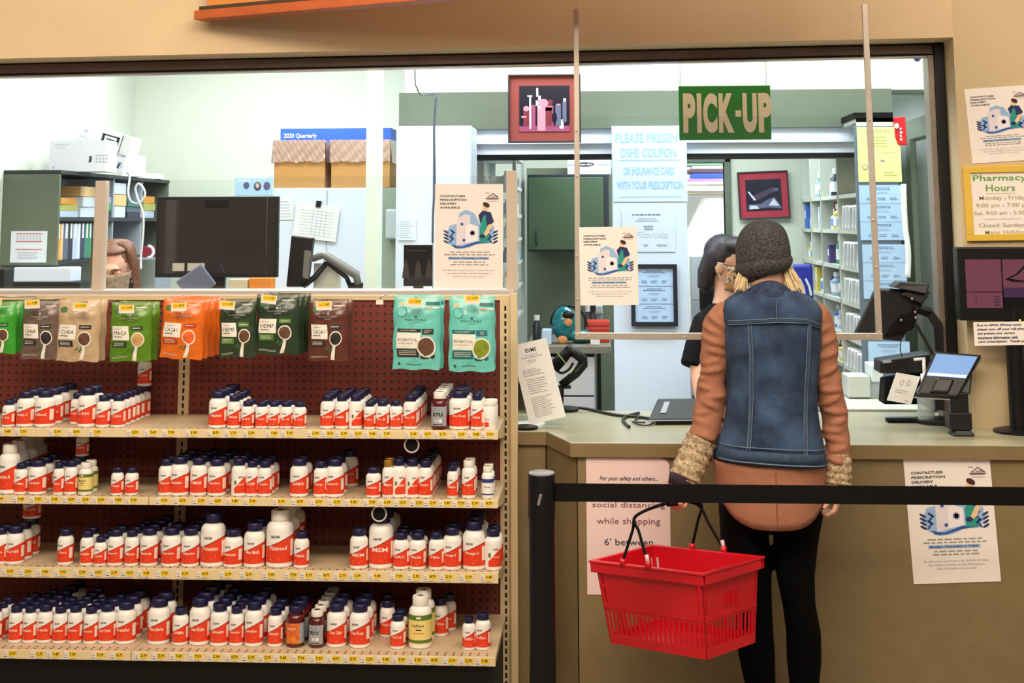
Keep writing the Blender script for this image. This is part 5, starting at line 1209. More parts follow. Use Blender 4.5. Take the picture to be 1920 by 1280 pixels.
for li, z_ in enumerate(zz_[3:-1]):
    hmax = zz_[4+li]-z_-.03
    for ci in range(1, 4):
        y0_, y1_ = ydiv[ci]+.03, ydiv[ci+1]-.02; y_ = y0_
        j = 0
        while y_ < y1_-.05 and j < 5:
            r_ = random.uniform(.02, .036); h_ = min(hmax, random.uniform(.09, .17)); c, cn = mc[(n*5+li*3+j) % 9]; mt = M('med_'+cn.replace(' ', '_'), c, rough=.4)
            b = MB(); xx = XS+.04+random.uniform(0, .03)
            if (n*7+j) % 3 == 0:
                b.box(-r_, 0, 0, r_+.04, r_*1.8, h_); q = b.build('medicine_box', mt, None, (xx, y_, z_+.0003), bevel=.002); nm = 'box'
                b = MB(); b.box(-r_-.0006, r_*.3, h_*.4, -r_, r_*1.4, h_*.75); b.build('label', white, q)
            else:
                b.lathe([(r_*.95, 0), (r_, .004), (r_, h_*.62), (r_*.5, h_*.76), (r_*.5, h_*.82)], 14); q = b.build('medicine_bottle', mt, None, (xx, y_+r_, z_+.0003), smooth=True, auto=True); nm = 'bottle'
                b = MB(); b.lathe([(r_*.6, h_*.80), (r_*.6, h_)], 12); b.build('cap', whitep, q, smooth=True, auto=True)
                b = MB(); b.lathe([(r_*1.02, h_*.15), (r_*1.02, h_*.52)], 14, cap0=False, cap1=False); b.build('label', M('med_label', (236, 236, 236), rough=.5) if cn != 'white' else M('med_label_blue', (110, 150, 200), rough=.5), q, smooth=True)
            tag(q, '%s medicine %s, cubby shelf %s up, bay %s from far end, %s in it' % (cn, nm, nth(li+1), nth(4-ci), nth(j+1)), 'medicine '+nm, 'medicines in the cubby shelving')
            y_ += 2*r_+random.uniform(.01, .05); j += 1; n += 1
bagm = M('bag_paper', (228, 230, 234), rough=.8); bagr = M('bag_print', (186, 196, 210), rough=.8)
n = 0
for li in range(3, 9):
    z_ = zz_[li]; hm = zz_[li+1]-z_-.018 if li < 9 else .3
    if li == 8: continue
    for j in range(5):
        y_ = YN+.08+j*.085; h_ = min(.19, hm)-.038; a = Art()
        w_ = .012; a.box(-.02, -w_, 0, .14, w_, h_, 0)
        q = a.build('prescription_bag', bagm, None, (XS+.012, y_, z_+.0055), (random.uniform(.24, .38), random.uniform(-.03, .05), .0), bevel=.002)
        b = MB(); b.box(-.0206, -w_*.7, h_*.2, -.02, w_*.7, h_*.8); b.build('receipt', bagr, q)
        tag(q, 'white prescription bag in near bay, cubby shelf %s up, %s from front' % (nth(li-2), nth(j+1)), 'paper bag', 'white prescription bags in the near bay'); n += 1
# end panel facing us with notices
XP0, ZP0, XP1, ZP1 = rc(1611, 236, 1692, 760, YN-.02)
b = MB(); b.box(XP0, YN-.02, 0, XP1, YN-.001, ZP1); tag(b.build('end_panel', M('panel_slate', (96, 112, 130), rough=.5), bevel=.002), 'slate end panel of the cubby shelving, covered with notices', 'panel')
def cert2(a, W, H):
    a.lines(-W*.35, H*.88, W*.35, H*.96, 2, 1, ctr=True); a.lines(-W*.2, H*.62, W*.2, H*.84, 4, 1, ctr=True); a.text('Class A Pharmacy', -W*.05, H*.51, W*.35, H*.55, 2); a.rect(W*.02, H*.36, W*.12, H*.40, 2); a.lines(W*.1, H*.10, W*.42, H*.2, 2, 1); a.oval(-W*.34, H*.27, W*.07, H*.05, 2); a.oval(-W*.34, H*.27, W*.05, H*.036, 0, .0012)
poster('licence_certificate', (1608, 238, 1689, 341), YN-.022, cert2, [M('cert_yellow', (226, 228, 150), rough=.7), M('cert_olive', (170, 176, 110), rough=.8), inkg], 'yellow licence certificate at the top of the slate end panel', 'certificate')
for j, (r, lab) in enumerate((((1612, 347, 1694, 450), 'pale blue notice sheet directly under the yellow certificate'), ((1618, 458, 1700, 560), 'pale blue notice sheet below the dark gap of the end panel'), ((1628, 640, 1706, 682), 'lowest pale blue notice sheet, beneath the hanging shield'))):
    poster('notice_sheet', r, YN-.022, certs(3 if j < 2 else 1), [M('notice_pale_blue', (176, 208, 242), rough=.7), cink, cinkl, cinkl], lab, 'notice')
# fire alarm pull, white holder on the end panel edge / right wall
o = empty('fire_alarm', at(1687, 246, 6.6), 'red fire alarm sounder on the white wall beside the yellow certificate', 'alarm')
red = M('alarm_red', (196, 22, 34), rough=.3)
b = MB(); k_ = mpp(6.6); o.location = (XRW-.001, 6.95, at(1687, 246, 6.6).z+.01)
o.location = at(1688, 246, 6.24); 
b.prism([(-10*k_, 0, 24*k_), (10*k_, 0, 26*k_), (11*k_, 0, -24*k_), (-4*k_, 0, -24*k_), (-9*k_, 0, -10*k_)], (0, .025, 0)); b.build('housing', red, o, bevel=.004)
b = MB(); b.ell((-6*k_, -.004, 9*k_), (4*k_, .008, 5*k_)); b.build('strobe', whitep, o, smooth=True)
a = Art()
for i, c_ in enumerate('FIRE'): a.text(c_, -1*k_, (2-6*i)*k_, 3*k_, (6-6*i)*k_, 0, .002, bold=.03)
a.build('lettering', whitep, o)
b = MB(); b.tube(smoothpath([at(1694, 345, 6.2), at(1697, 420, 6.2), at(1703, 470, 6.2), at(1702, 520, 6.2)]), .012, 8, flat=.4); tag(b.build('hanging_strip', whitep, smooth=True), 'white strip hanging at the right edge of the end panel', 'strip')
b = MB(); p = at(1720, 106, 5.4); b.ell(p, (.016, .02, .02)); b.tube([p, p+Vector((.01, 0, .5))], .004, 6); tag(b.build('ceiling_sensor', M('sensor_blue', (70, 90, 190), rough=.3), smooth=True), 'small blue sensor at the top right corner of the window', 'sensor')
# blue tote between beanie and shelves
o = empty('blue_tote', at(1508, 530, 6.9), 'deep blue plastic tote seen right of the grey beanie', 'tote')
b = MB(); X0, Z0, X1, Z1 = rc(1492, 491, 1527, 560, 6.9); b.box(-(X1-X0)/2, 0, -(Z1-Z0)/2, (X1-X0)/2, .1, (Z1-Z0)/2); b.build('tub', M('tote_blue', (24, 44, 160), rough=.35), o, bevel=.014)
for u in (-.012, .018): b = MB(); b.tube(smoothpath([(u-.012, -.004, .02), (u+.008, -.005, -.02), (u+.012, -.004, -.06)]), [.004]*10+[.003], 6) if False else b.tube([(u-.012, -.004, .02), (u+.006, -.005, -.02), (u+.012, -.004, -.06)], .006, 6); b.build('emblem_stroke', whitep, o)
b = MB(); b.box(-.06, .02, -o.location.z, .06, .1, -.08); b.build('stand', hgrey, o)
# slanted bar from vertical: curved lamp reflections are left out
# pharmacist side chair/monitor
o = pbox('back_monitor', (1312, 528, 1356, 582), 7.3, .04, black, 'black monitor behind the pharmacist, at the foot of the doorway', 'monitor')
zz = o.location.z; b = MB(); b.box(-.03, .04, -(zz-.001), .03, .06, 0); b.lathe([(.12, -zz+.001), (.12, -zz+.02)], 20, c=(0, .05, 0)); b.build('stand', black, o)
o = pbox('sharps_bin', (1296, 480, 1322, 562), 7.6, .1, M('bin_grey', (186, 192, 196), rough=.5), 'pale grey upright bin in front of the closet doorway', 'bin')
zz = o.location.z; b = MB(); b.box(-.035, .0, -zz+.001, .035, .1, 0); b.build('stand', hgrey, o)
# ================================================================== ON THE COUNTER
# leaning brochure holder
o = empty('leaflet_stand', atz(985, 800, CZ), 'white leaflet headed EVMS leaning in a clear stand on the counter', 'leaflet'); lo = Vector(o.location)
Yl = lo.y
q4 = [at(993, 796, Yl), at(1061, 781, Yl), at(1026, 640, Yl+.05), at(957.5, 648, Yl+.05)]
uu = (q4[1]-q4[0]); vv = (q4[3]-q4[0]); Wd, Hd = uu.length, vv.length; nn = uu.cross(vv).normalized()
mp = lambda u, v, w_: tuple(q4[0]-lo+uu*(u/Wd)+vv*(v/Hd)+nn*(w_ if True else 0))
a = Art(mp); a.add([mp(u, v, w_) for w_ in (-.002, 0) for u, v in ((0, 0), (Wd, 0), (Wd, Hd), (0, Hd))], [(3,2,1,0),(4,5,6,7),(0,1,5,4),(1,2,6,5),(2,3,7,6),(3,0,4,7)], 0)
a.text('EVMS', Wd*.36, Hd*.87, Wd*.66, Hd*.92, 1, .001, bold=.01); a.text('Date of Loss: 360', Wd*.33, Hd*.83, Wd*.67, Hd*.845, 1, .001); a.text('Vision & Vaccination Services', Wd*.2, Hd*.80, Wd*.78, Hd*.82, 1, .001)
a.lines(Wd*.35, Hd*.73, Wd*.62, Hd*.78, 3, 2, .001); a.lines(Wd*.15, Hd*.57, Wd*.80, Hd*.67, 4, 2, .001); a.lines(Wd*.2, Hd*.35, Wd*.75, Hd*.55, 7, 2, .001); a.lines(Wd*.2, Hd*.06, Wd*.8, Hd*.32, 11, 2, .001)
a.build('leaflet', [whitep, inkb, inkg], o)
b = MB(); b.hexa([q4[0]-lo-nn*.004, q4[1]-lo-nn*.004, q4[2]-lo-nn*.004+vv*.02, q4[3]-lo-nn*.004+vv*.02], -nn*.003); b.build('back_plate', GLASS, o)
b = MB(); c_ = atz(992, 800, CZ)-lo; b.lathe([(.055, .0), (.055, .006), (.05, .008)], 28, c=(c_.x+.0, .05, 0)); b.build('foot', whitep, o, smooth=True, auto=True)
p = atz(985, 802, CZ); b = MB(); b.lathe([(.045, 0), (.045, .008), (.0395, .010)], 28); tag(b.build('black_puck', black, None, (p.x, p.y-.02, CZ+.0005), smooth=True, auto=True), 'black round puck in front of the leaflet stand', 'puck')
bpy.data.objects['leaflet_stand'].location.z = lo.z
# gooseneck phone/reader on an arm
o = empty('scanner_arm', atz(1062, 770, CZ), 'black barcode scanner on a bent arm behind the leaflet stand', 'scanner'); so_ = Vector(o.location); Yk = so_.y
def K(px, py, dy=0): return at(px, py, Yk+dy)-so_
b = MB(); b.tube([K(1062, 648), K(1076, 660), K(1094, 674), K(1095, 684)], [.016, .022, .024, .018], 12, flat=.8); b.tube([K(1095, 680), K(1080, 700), K(1052, 722)], [.02, .017, .015], 12); b.build('arm', black, o, smooth=True)
b = MB(); b.tube([K(1068, 655), K(1054, 672), K(1038, 688)], [.022, .028, .03], 12, flat=.8); b.build('scanner_head', blackm, o, smooth=True)
b = MB(); b.tube(smoothpath([K(1040, 690), K(1052, 699), K(1066, 693), K(1075, 680)]), .005, 8); b.build('cord', black, o, smooth=True)
b = MB(); b.tube([K(1045, 662, -.035), K(1062, 682, -.03)], .002, 6); b.tube([K(1069, 700, -.022), K(1077, 690, -.022)], .002, 6); b.build('tie', M('tie_lime', (150, 200, 70), rough=.5), o)
b = MB(); b.tube([K(1052, 722), K(1050, 770)], .012, 10); b.box(-.03, -.0, .0, .03, .05, .01)
t0 = K(1048, 724); b.box(t0.x-.01, -.01, t0.z-.008, t0.x+.045, .03, t0.z+.002); b.lathe([(.06, 0), (.06, .01), (.05, .014)], 24, c=(K(1055, 770).x, .0, 0)); b.build('base', black, o, smooth=False)
# payment reader in the middle with cables
o = empty('card_reader', atz(1262, 792, CZ), 'black card reader lying on the counter left of the customer', 'card reader', rz=.15)
b = MB(); b.prism([(-.07, -.05, 0), (.10, -.06, 0), (.11, .07, .0), (-.06, .07, 0)], (0, 0, .018)); b.build('base', black, o, bevel=.004)
b = MB(); b.add([(-.10, -.055, .02), (.10, -.065, .02), (.11, .075, .075), (-.04, .075, .075), (-.10, -.055, .012), (.10, -.065, .012), (.11, .075, .02), (-.04, .075, .02)], [(0,1,2,3),(7,6,5,4),(0,4,5,1),(1,5,6,2),(2,6,7,3),(3,7,4,0)]); b.build('keypad_body', black, o, bevel=.005)
b = MB(); b.add([(-.05, -.02, .037), (-.03, -.022, .037), (.0, .05, .0665), (-.02, .05, .0665)], [(0, 1, 2, 3)]); b.build('display', M('reader_grey', (150, 160, 170), rough=.3), o)
b = MB(); b.tube([(-.10, -.057, .016), (.10, -.067, .016)], .002, 6); b.build('edge_trim', M('trim_silver', (170, 170, 176), rough=.3), o)
cblk = M('cable_black', (24, 24, 28), rough=.5)
def onct(px, py, h=.006): p = atz(px, py, CZ+h); return p
b = MB(); b.tube(smoothpath([onct(1055, 762), onct(1100, 766), onct(1150, 777), onct(1195, 781), onct(1222, 785)]), .0055, 8); tag(b.build('reader_cable', cblk, smooth=True), 'long black cable running across the counter to the card reader', 'cable')
b = MB(); b.tube(smoothpath([onct(1198, 774), onct(1175, 780), onct(1168, 788), onct(1180, 800)]), .0055, 8); tag(b.build('short_cable', cblk, smooth=True), 'short curled black cable beside the card reader', 'cable')
b = MB(); b.tube(smoothpath([onct(1185, 790), onct(1200, 796), onct(1215, 797), onct(1225, 792)]), .003, 6); b.tube(smoothpath([onct(1200, 780), onct(1190, 790), onct(1210, 792)]), .003, 6); tag(b.build('thin_cable', cblk, smooth=True), 'thin looped wire in front of the card reader', 'cable')
# register screen seen from behind, at right
YT = 5.0
o = empty('register_screen', (at(1725, 700, 5.15).x, 5.15, CZ), 'black register screen seen from behind on a bent arm at right', 'register'); ro_ = Vector(o.location)
def T(px, py, Y=5.12): return at(px, py, Y)-ro_
bk = M('device_black', (20, 19, 22), rough=.4)
b = MB(); b.hexa([T(1598, 630), T(1690, 640), T(1745, 545), T(1640, 540)], Vector((.01, .05, .0))); b.build('screen_back', bk, o, bevel=.008)
b = MB(); b.hexa([T(1672, 538, 5.08), T(1738, 552, 5.08), T(1744, 533, 5.1), T(1685, 527, 5.1)], Vector((0, .07, .0))); b.hexa([T(1690, 552, 5.09), T(1730, 572, 5.09), T(1743, 552, 5.1), T(1700, 542, 5.1)], Vector((0, .03, 0))); b.build('customer_display', bk, o, bevel=.006)
b = MB(); b.hexa([T(1660, 632, 5.1), T(1712, 618, 5.1), T(1722, 585, 5.1), T(1690, 590, 5.1)], Vector((0, .03, 0))); b.build('hinge_box', blackm, o, bevel=.006)
b = MB(); b.tube([T(1716, 578, 5.1), T(1742, 585, 5.13), T(1759, 610, 5.14), T(1762, 660, 5.15), T(1762, 768, 5.15)], [.020, .024, .026, .024, .024], 4, flat=.8); b.build('arm', bk, o)
b = MB(); b.lathe([(.09, 0), (.09, .012), (.03, .02)], 24, c=(T(1762, 768, 5.15).x, 0, 0)); b.build('base', bk, o, smooth=True, auto=True)
b = MB(); 
for px, py in ((1716, 585), (1717, 595), (1690, 600), (1710, 560)): p = T(px, py, 5.085); b.ell(p, (.005, .004, .005), nu=8, nv=6)
b.build('screw', M('screw', (190, 180, 170), rough=.3, metal=.8), o, smooth=True)
b = MB(); b.tube(smoothpath([T(1716, 605, 5.1), T(1730, 630, 5.1), T(1742, 652, 5.1), T(1752, 668, 5.12)]), .006, 8); b.tube(smoothpath([T(1690, 632, 5.12), T(1688, 655, 5.12), T(1692, 668, 5.12)]), .002, 6); b.build('cable', cblk, o, smooth=True)
# receipt printer
p = atz(1690, 762, CZ)
o = empty('receipt_printer', (at(1690, 700, 5.25).x, 5.2, CZ), 'black receipt printer on a stand behind the white card', 'printer'); ro_ = Vector(o.location)
b = MB(); b.hexa([T(1650, 700, 5.2), T(1745, 700, 5.2), T(1745, 662, 5.2), T(1650, 676, 5.2)], Vector((0, .12, 0))); b.build('printer_body', bk, o, bevel=.005)
b = MB(); b.hexa([T(1657, 758, 5.22), T(1750, 758, 5.22), T(1740, 700, 5.22), T(1660, 712, 5.22)], Vector((0, .10, 0))); b.build('printer_stand', blackm, o, bevel=.005)
b = MB(); b.hexa([T(1655, 681, 5.197), T(1672, 679, 5.197), T(1670, 674, 5.197), T(1655, 676, 5.197)], Vector((0, -.002, 0))); b.build('paper_slot', hgrey, o)
# white card leaning on it
ctr = atz(1690, 756, CZ); Y_ = 5.13
o = empty('counter_card', (at(1690, 730, Y_).x, Y_, CZ), 'white card with faint sketch leaning against the printer', 'card'); ro_ = Vector(o.location)
q4 = [T(1663, 750, Y_), T(1708, 758, Y_), T(1722, 702, Y_+.02), T(1681, 698, Y_+.02)]; uu = q4[1]-q4[0]; vv = q4[3]-q4[0]; nn = uu.cross(vv).normalized()
mp = lambda u, v, w_: tuple(q4[0]+uu*u+vv*v+nn*w_)
a = Art(mp); a.add([mp(u, v, w_) for w_ in (-.004, 0) for u, v in ((0, 0), (1, 0), (1, 1), (0, 1))], [(3,2,1,0),(4,5,6,7),(0,1,5,4),(1,2,6,5),(2,3,7,6),(3,0,4,7)], 0)
a.oval(.35, .68, .08, .1, 1, .001); a.oval(.62, .7, .08, .1, 1, .001); a.oval(.35, .68, .05, .07, 0, .0014); a.oval(.62, .7, .05, .07, 0, .0014); a.lines(.2, .3, .8, .45, 2, 1, .001); a.rect(.7, .08, .85, .11, 1, .001)
a.build('card_face', [whitep, M('sketch_grey', (170, 170, 180), rough=.8)], o)
b = MB(); b.box(-.05, .0, 0, .05, .05, .012); b.build('card_foot', blackm, o)
# soap pump
o = empty('pump_bottle', (at(1727, 720, 5.2).x, 5.14, CZ), 'clear pump bottle with white nozzle behind the payment terminal', 'bottle'); ro_ = Vector(o.location)
z_ = T(1727, 705, 5.14).z; b = MB(); b.lathe([(.028, 0), (.03, .01), (.03, z_*.7), (.012, z_*.85)], 18); b.build('bottle', M('gel_clear', (190, 204, 206), rough=.1, alpha=.6), o, smooth=True)
b = MB(); zt_ = T(1727, 672, 5.14).z; b.tube([(0, 0, z_*.85), (0, 0, zt_)], .006, 8); b.tube([(.005, 0, zt_), (-.035, 0, zt_-.004)], .005, 8); b.lathe([(.014, z_*.8), (.014, z_*1.05)], 12); b.build('nozzle', whitep, o, smooth=True)
# payment terminal
YT2 = 4.86
o = empty('payment_terminal', (at(1790, 780, YT2).x, YT2, CZ), 'black payment terminal with a blue touch screen at the right', 'payment terminal'); ro_ = Vector(o.location)
def U(px, py, Y=YT2): return at(px, py, Y)-ro_
b = MB(); b.lathe([(.05, 0), (.05, .006), (.035, .02)], 4, c=(U(1801, 782).x, 0, 0), mat=Matrix.Rotation(PI/4, 4, 'Z')); cx_ = U(1797, 770).x
b.box(cx_-.038, -.03, .02, cx_+.036, .035, .075); b.box(cx_-.03, -.02, .07, cx_+.03, .02, U(1800, 735).z); b.build('base', bk, o, bevel=.004)
F = [U(1718, 739, YT2-.03), U(1798, 744, YT2-.03), U(1842, 664, YT2+.06), U(1752, 657, YT2+.06)]
uu = F[1]-F[0]; vv = F[3]-F[0]; nn = uu.cross(vv).normalized()
b = MB(); b.hexa([F[0]+nn*.0, F[1], F[2], F[3]], -nn*.035); b.build('housing', bk, o, bevel=.008)
def fq(pts, w_=.0015): return [F[0]+uu*u+vv*v+((F[2]-F[3])-uu)*(u*v)+nn*w_ for u, v in pts]
b = MB(); b.add(fq([(.05, .42), (.93, .42), (.93, .93), (.07, .93)]), [(0, 1, 2, 3)]); b.build('touch_screen', M('screen_blue', (84, 134, 196), rough=.3, emit=.4), o)
b = MB(); b.add(fq([(.06, .43), (.92, .43), (.92, .49), (.06, .49)], .0022), [(0, 1, 2, 3)]); b.build('screen_bar', M('screen_bar_white', (214, 232, 246), emit=.5), o)
b = MB(); b.hexa(fq([(.28, .05), (.72, .05), (.70, .36), (.30, .36)], .012), -nn*.012); b.build('card_slot', M('slot_gloss', (20, 18, 26), rough=.35), o, bevel=.006)
b = MB(); b.tube(fq([(-.01, -.01), (1.0, -.01), (1.01, 1.0)], -.02), .0025, 6); b.build('edge_trim', M('trim_silver', (170, 170, 176), rough=.3), o, smooth=True)
b = MB(); b.hexa([U(1795, 742, YT2), U(1820, 740, YT2), U(1824, 700, YT2+.03), U(1800, 705, YT2+.03)], Vector((0, .05, 0))); b.build('back_housing', bk, o, bevel=.006)
# loose papers & trays on the far counter
for j, (r, c, lab) in enumerate((((1590, 705, 1632, 745), (196, 202, 196), 'grey wire tray of papers behind the customer right arm'), ((1634, 684, 1656, 716), (214, 224, 226), 'pale paper stack beside the grey tray'))):
    q = pbox('paper_tray', r, 5.9, .15, M('traymat_%d' % j, c, rough=.6), lab, 'tray')
b = MB(); b.box(at(1540, 760, 5.8).x, 5.6, .86, XRW-.35, 6.2, .90); b.box(at(1560, 760, 5.8).x, 5.65, 0, XRW-.4, 6.15, .86); tag(b.build('side_cupboard', cub, bevel=.003), 'low pale cupboard in front of the cubby shelving', 'cupboard')
for q in [q for q in sc.objects if q.name.startswith('paper_tray')]:
    zz = q.location.z; b = MB(); b.box(-.04, .02, .9-zz, .04, .12, 0); b.build('riser', hgrey, q)
# ================================================================== BASKET
YBK = 4.22
redb = M('basket_red', (206, 14, 34), rough=.35, coat=.2)
bk_ = empty('shopping_basket', at(1262, 1200, YBK), 'red plastic shopping basket hanging from the customer left hand', 'basket')
cB = at(1267, 1048, YBK); a_ = math.radians(-42)
LL, WW, HH = .395, .262, .228
Rm = Matrix.Rotation(a_, 4, 'Z') @ Matrix.Rotation(math.radians(-4.5), 4, 'Y')
bk_.location = cB - Rm @ Vector((0, 0, HH)); bk_.rotation_euler = Rm.to_euler()
def wall(p0, p1, q0, q1, nrm, kind):
    """p0->p1 along the rim, q0->q1 along the floor; builds ribs and bands with real openings"""
    p0, p1, q0, q1 = map(Vector, (p0, p1, q0, q1)); nrm = Vector(nrm); b = MB(); th = nrm*.003
    def P(u, v): return (p0+(p1-p0)*u)*(1-v)+(q0+(q1-q0)*u)*v
    def cell(u0, u1, v0, v1): b.hexa([P(u0, v1), P(u1, v1), P(u1, v0), P(u0, v0)], -th)
    n = 20 if kind == 'long' else 14
    cell(0, 1, 0, .13)
    m0, m1 = (.36, .64)
    e = .10
    # upper zone: solid except corner slots and centre slot block
    cell(0, .03, .13, .55); cell(.055, m0, .13, .55); cell(m1, .945, .13, .55); cell(.97, 1, .13, .55)
    for uu_ in (.03, .945): cell(uu_, uu_+.025, .27, .31); cell(uu_, uu_+.025, .50, .55)
    if kind == 'short':
        cell(m0, m1, .13, .30); cell(m0, m1, .50, .55); k = 6
        for i in range(k+1): u = m0+(m1-m0)*i/k; cell(max(m0, u-.008), min(m1, u+.008), .30, .50)
    else: cell(m0, m1, .13, .55)
    # lower slotted zone
    cell(0, 1, .55, .60); cell(0, 1, .88, 1.0)
    for i in range(n+1):
        u = i/n; hw = .010; cell(max(0, u-hw-(.012 if i in (0, n) else 0)), min(1, u+hw+(.012 if i in (0, n) else 0)), .60, .88)
    # raised rib line
    b.hexa([P(0, .565)+nrm*.002, P(1, .565)+nrm*.002, P(1, .55)+nrm*.002, P(0, .55)+nrm*.002], -nrm*.002)
    return b
tx, ty = LL/2, WW/2; bx, by = LL/2*.89, WW/2*.85
R4 = [(-tx, -ty, HH), (tx, -ty, HH), (tx, ty, HH), (-tx, ty, HH)]; B4 = [(-bx, -by, 0), (bx, -by, 0), (bx, by, 0), (-bx, by, 0)]
for i, kd in enumerate(('long', 'short', 'long', 'short')):
    j = (i+1) % 4; nrm = [(0, -1, 0), (1, 0, 0), (0, 1, 0), (-1, 0, 0)][i]
    wall(R4[i], R4[j], B4[i], B4[j], nrm, kd).build('basket_wall', redb, bk_, bevel=0)
b = MB()
b.box(-bx, -by, 0, bx, by, .004)
b.build('basket_floor', redb, bk_)
b = MB(); ro = .013
for z0_, z1_, o_ in ((HH-.004, HH+.003, .014), (HH-.030, HH-.004, .011)):
    for x0, y0, x1, y1 in ((-tx-o_, -ty-o_, tx+o_, -ty+.001), (-tx-o_, ty-.001, tx+o_, ty+o_), (-tx-o_, -ty, -tx+.001, ty), (tx-.001, -ty, tx+o_, ty)):
        if z0_ < HH-.01:
            w_ = .004
            if y1-y0 < .05: y0, y1 = (y0, y0+w_) if y0 < 0 else (y1-w_, y1)
            else: x0, x1 = (x0, x0+w_) if x0 < 0 else (x1-w_, x1)
        b.box(x0, y0, z0_, x1, y1, z1_)
b.build('rim', redb, bk_, bevel=.0025)
for x, y in ((-.080, -ty-.010), (.015, -ty-.010), (-.05, ty+.010), (.068, ty+.010)): b = MB(); b.tube([(x, y, HH), (x, y, HH+.018)], .009, 10); b.build('handle_socket', redb, bk_, smooth=True)
# wire handles in basket space
inv = (Matrix.Translation(bk_.location) @ Rm).inverted()
def BP(px, py, Y): return inv @ at(px, py, Y)
hand = at(1264, 944, 4.27)
for (x0, x1) in ((-.080, -.05), (.015, .068)):
    s0 = Vector((x0, -ty-.010, HH+.01)); s1 = Vector((x1, ty+.010, HH+.01))
    k1 = BP(1193, 968, 4.16); k2 = BP(1250, 944, 4.24); k3 = BP(1282, 940, 4.29); k4 = BP(1313, 948, 4.33)
    off = Vector((.004 if x0 < 0 else -.004, 0, .004 if x0 < 0 else 0))
    pts = smoothpath([s0, s0*.35+k1*.65+off, k1+off, k2+off, k3+off, k4+off, k4*.6+s1*.4+off, s1], 6)
    b = MB(); b.tube(pts, .0042, 8); b.build('handle', blackm, bk_, smooth=True)
b = MB(); b.tube([BP(1252, 943, 4.245), BP(1282, 940, 4.29)], .010, 12); b.build('handle_grip', black, bk_, smooth=True)
clipw = M('clip_pale', (226, 190, 190), rough=.4)
for x, y in ((.015, -ty-.010), (.068, ty+.010)):
    b = MB(); b.tube([(x, y, HH+.012), (x-.003, y, HH+.036)], .006, 8); b.build('handle_clip', clipw, bk_, smooth=True)
# ================================================================== PEOPLE
skin = M('skin', (226, 172, 148), rough=.5, noise=.06, nscale=14)
def head(b, T_, s_=1.0):
    """adds a head to mesh builder b; T_ maps head space (x right, y face forward, z up, origin at head centre)"""
    def E(c, r, rot=None):
        m3 = T_.to_3x3() @ (rot.to_3x3() if rot else Matrix.Identity(3)); b.ell(T_ @ Vector([q*s_ for q in c]), [q*s_ for q in r], mat=m3)
    E((0, -.012, .03), (.072, .088, .082)); E((0, .018, -.03), (.060, .068, .075)); E((0, .040, -.078), (.034, .036, .030))
    E((0, .078, .028), (.045, .018, .016)); E((-.030, .064, -.022), (.026, .022, .022)); E((.030, .064, -.022), (.026, .022, .022))
    b.tube([T_ @ Vector((0, .086*s_, .015*s_)), T_ @ Vector((0, .098*s_, -.010*s_)), T_ @ Vector((0, .108*s_, -.030*s_)), T_ @ Vector((0, .088*s_, -.038*s_))], [.008*s_, .010*s_, .013*s_, .010*s_], 10)
    E((-.009, .094, -.034), (.009, .009, .007)); E((.009, .094, -.034), (.009, .009, .007)); E((0, .086, -.056), (.022, .011, .005)); E((0, .086, -.064), (.019, .011, .006))
    for sx in (-1, 1): E((sx*.074, -.004, -.008), (.010, .020, .032), Matrix.Rotation(.25*sx, 4, 'Z'))
def face_bits(parent, T_, s_=1.0, closed=False):
    ew = M('eye_white', (236, 230, 226), rough=.2); ei = M('eye_iris', (66, 48, 36), rough=.15); br = M('eyebrow', (92, 60, 44), rough=.8)
    for sx in (-1, 1):
        b = MB(); c = Vector((sx*.031, .072, .006))*s_; b.ell(T_ @ c, (.0125*s_, .0125*s_, .0125*s_), 0); 
        b.ell(T_ @ (c+Vector((0, .0095, -.003 if closed else 0))*s_), (.006*s_, .005*s_, .006*s_), 1, nu=10, nv=8); b.build('eye', [ew, ei], parent, smooth=True)
        b = MB(); b.tube([T_ @ (Vector((sx*.014, .094, .027))*s_), T_ @ (Vector((sx*.030, .094, .032))*s_), T_ @ (Vector((sx*.050, .082, .026))*s_)], [.003*s_, .0035*s_, .002*s_], 6); b.build('eyebrow', br, parent, smooth=True)
        if closed: b = MB(); b.ell(T_ @ (c+Vector((0, .001, .004))*s_), (.0145*s_, .0138*s_, .0115*s_)); b.build('eyelid', skin, parent, smooth=True)
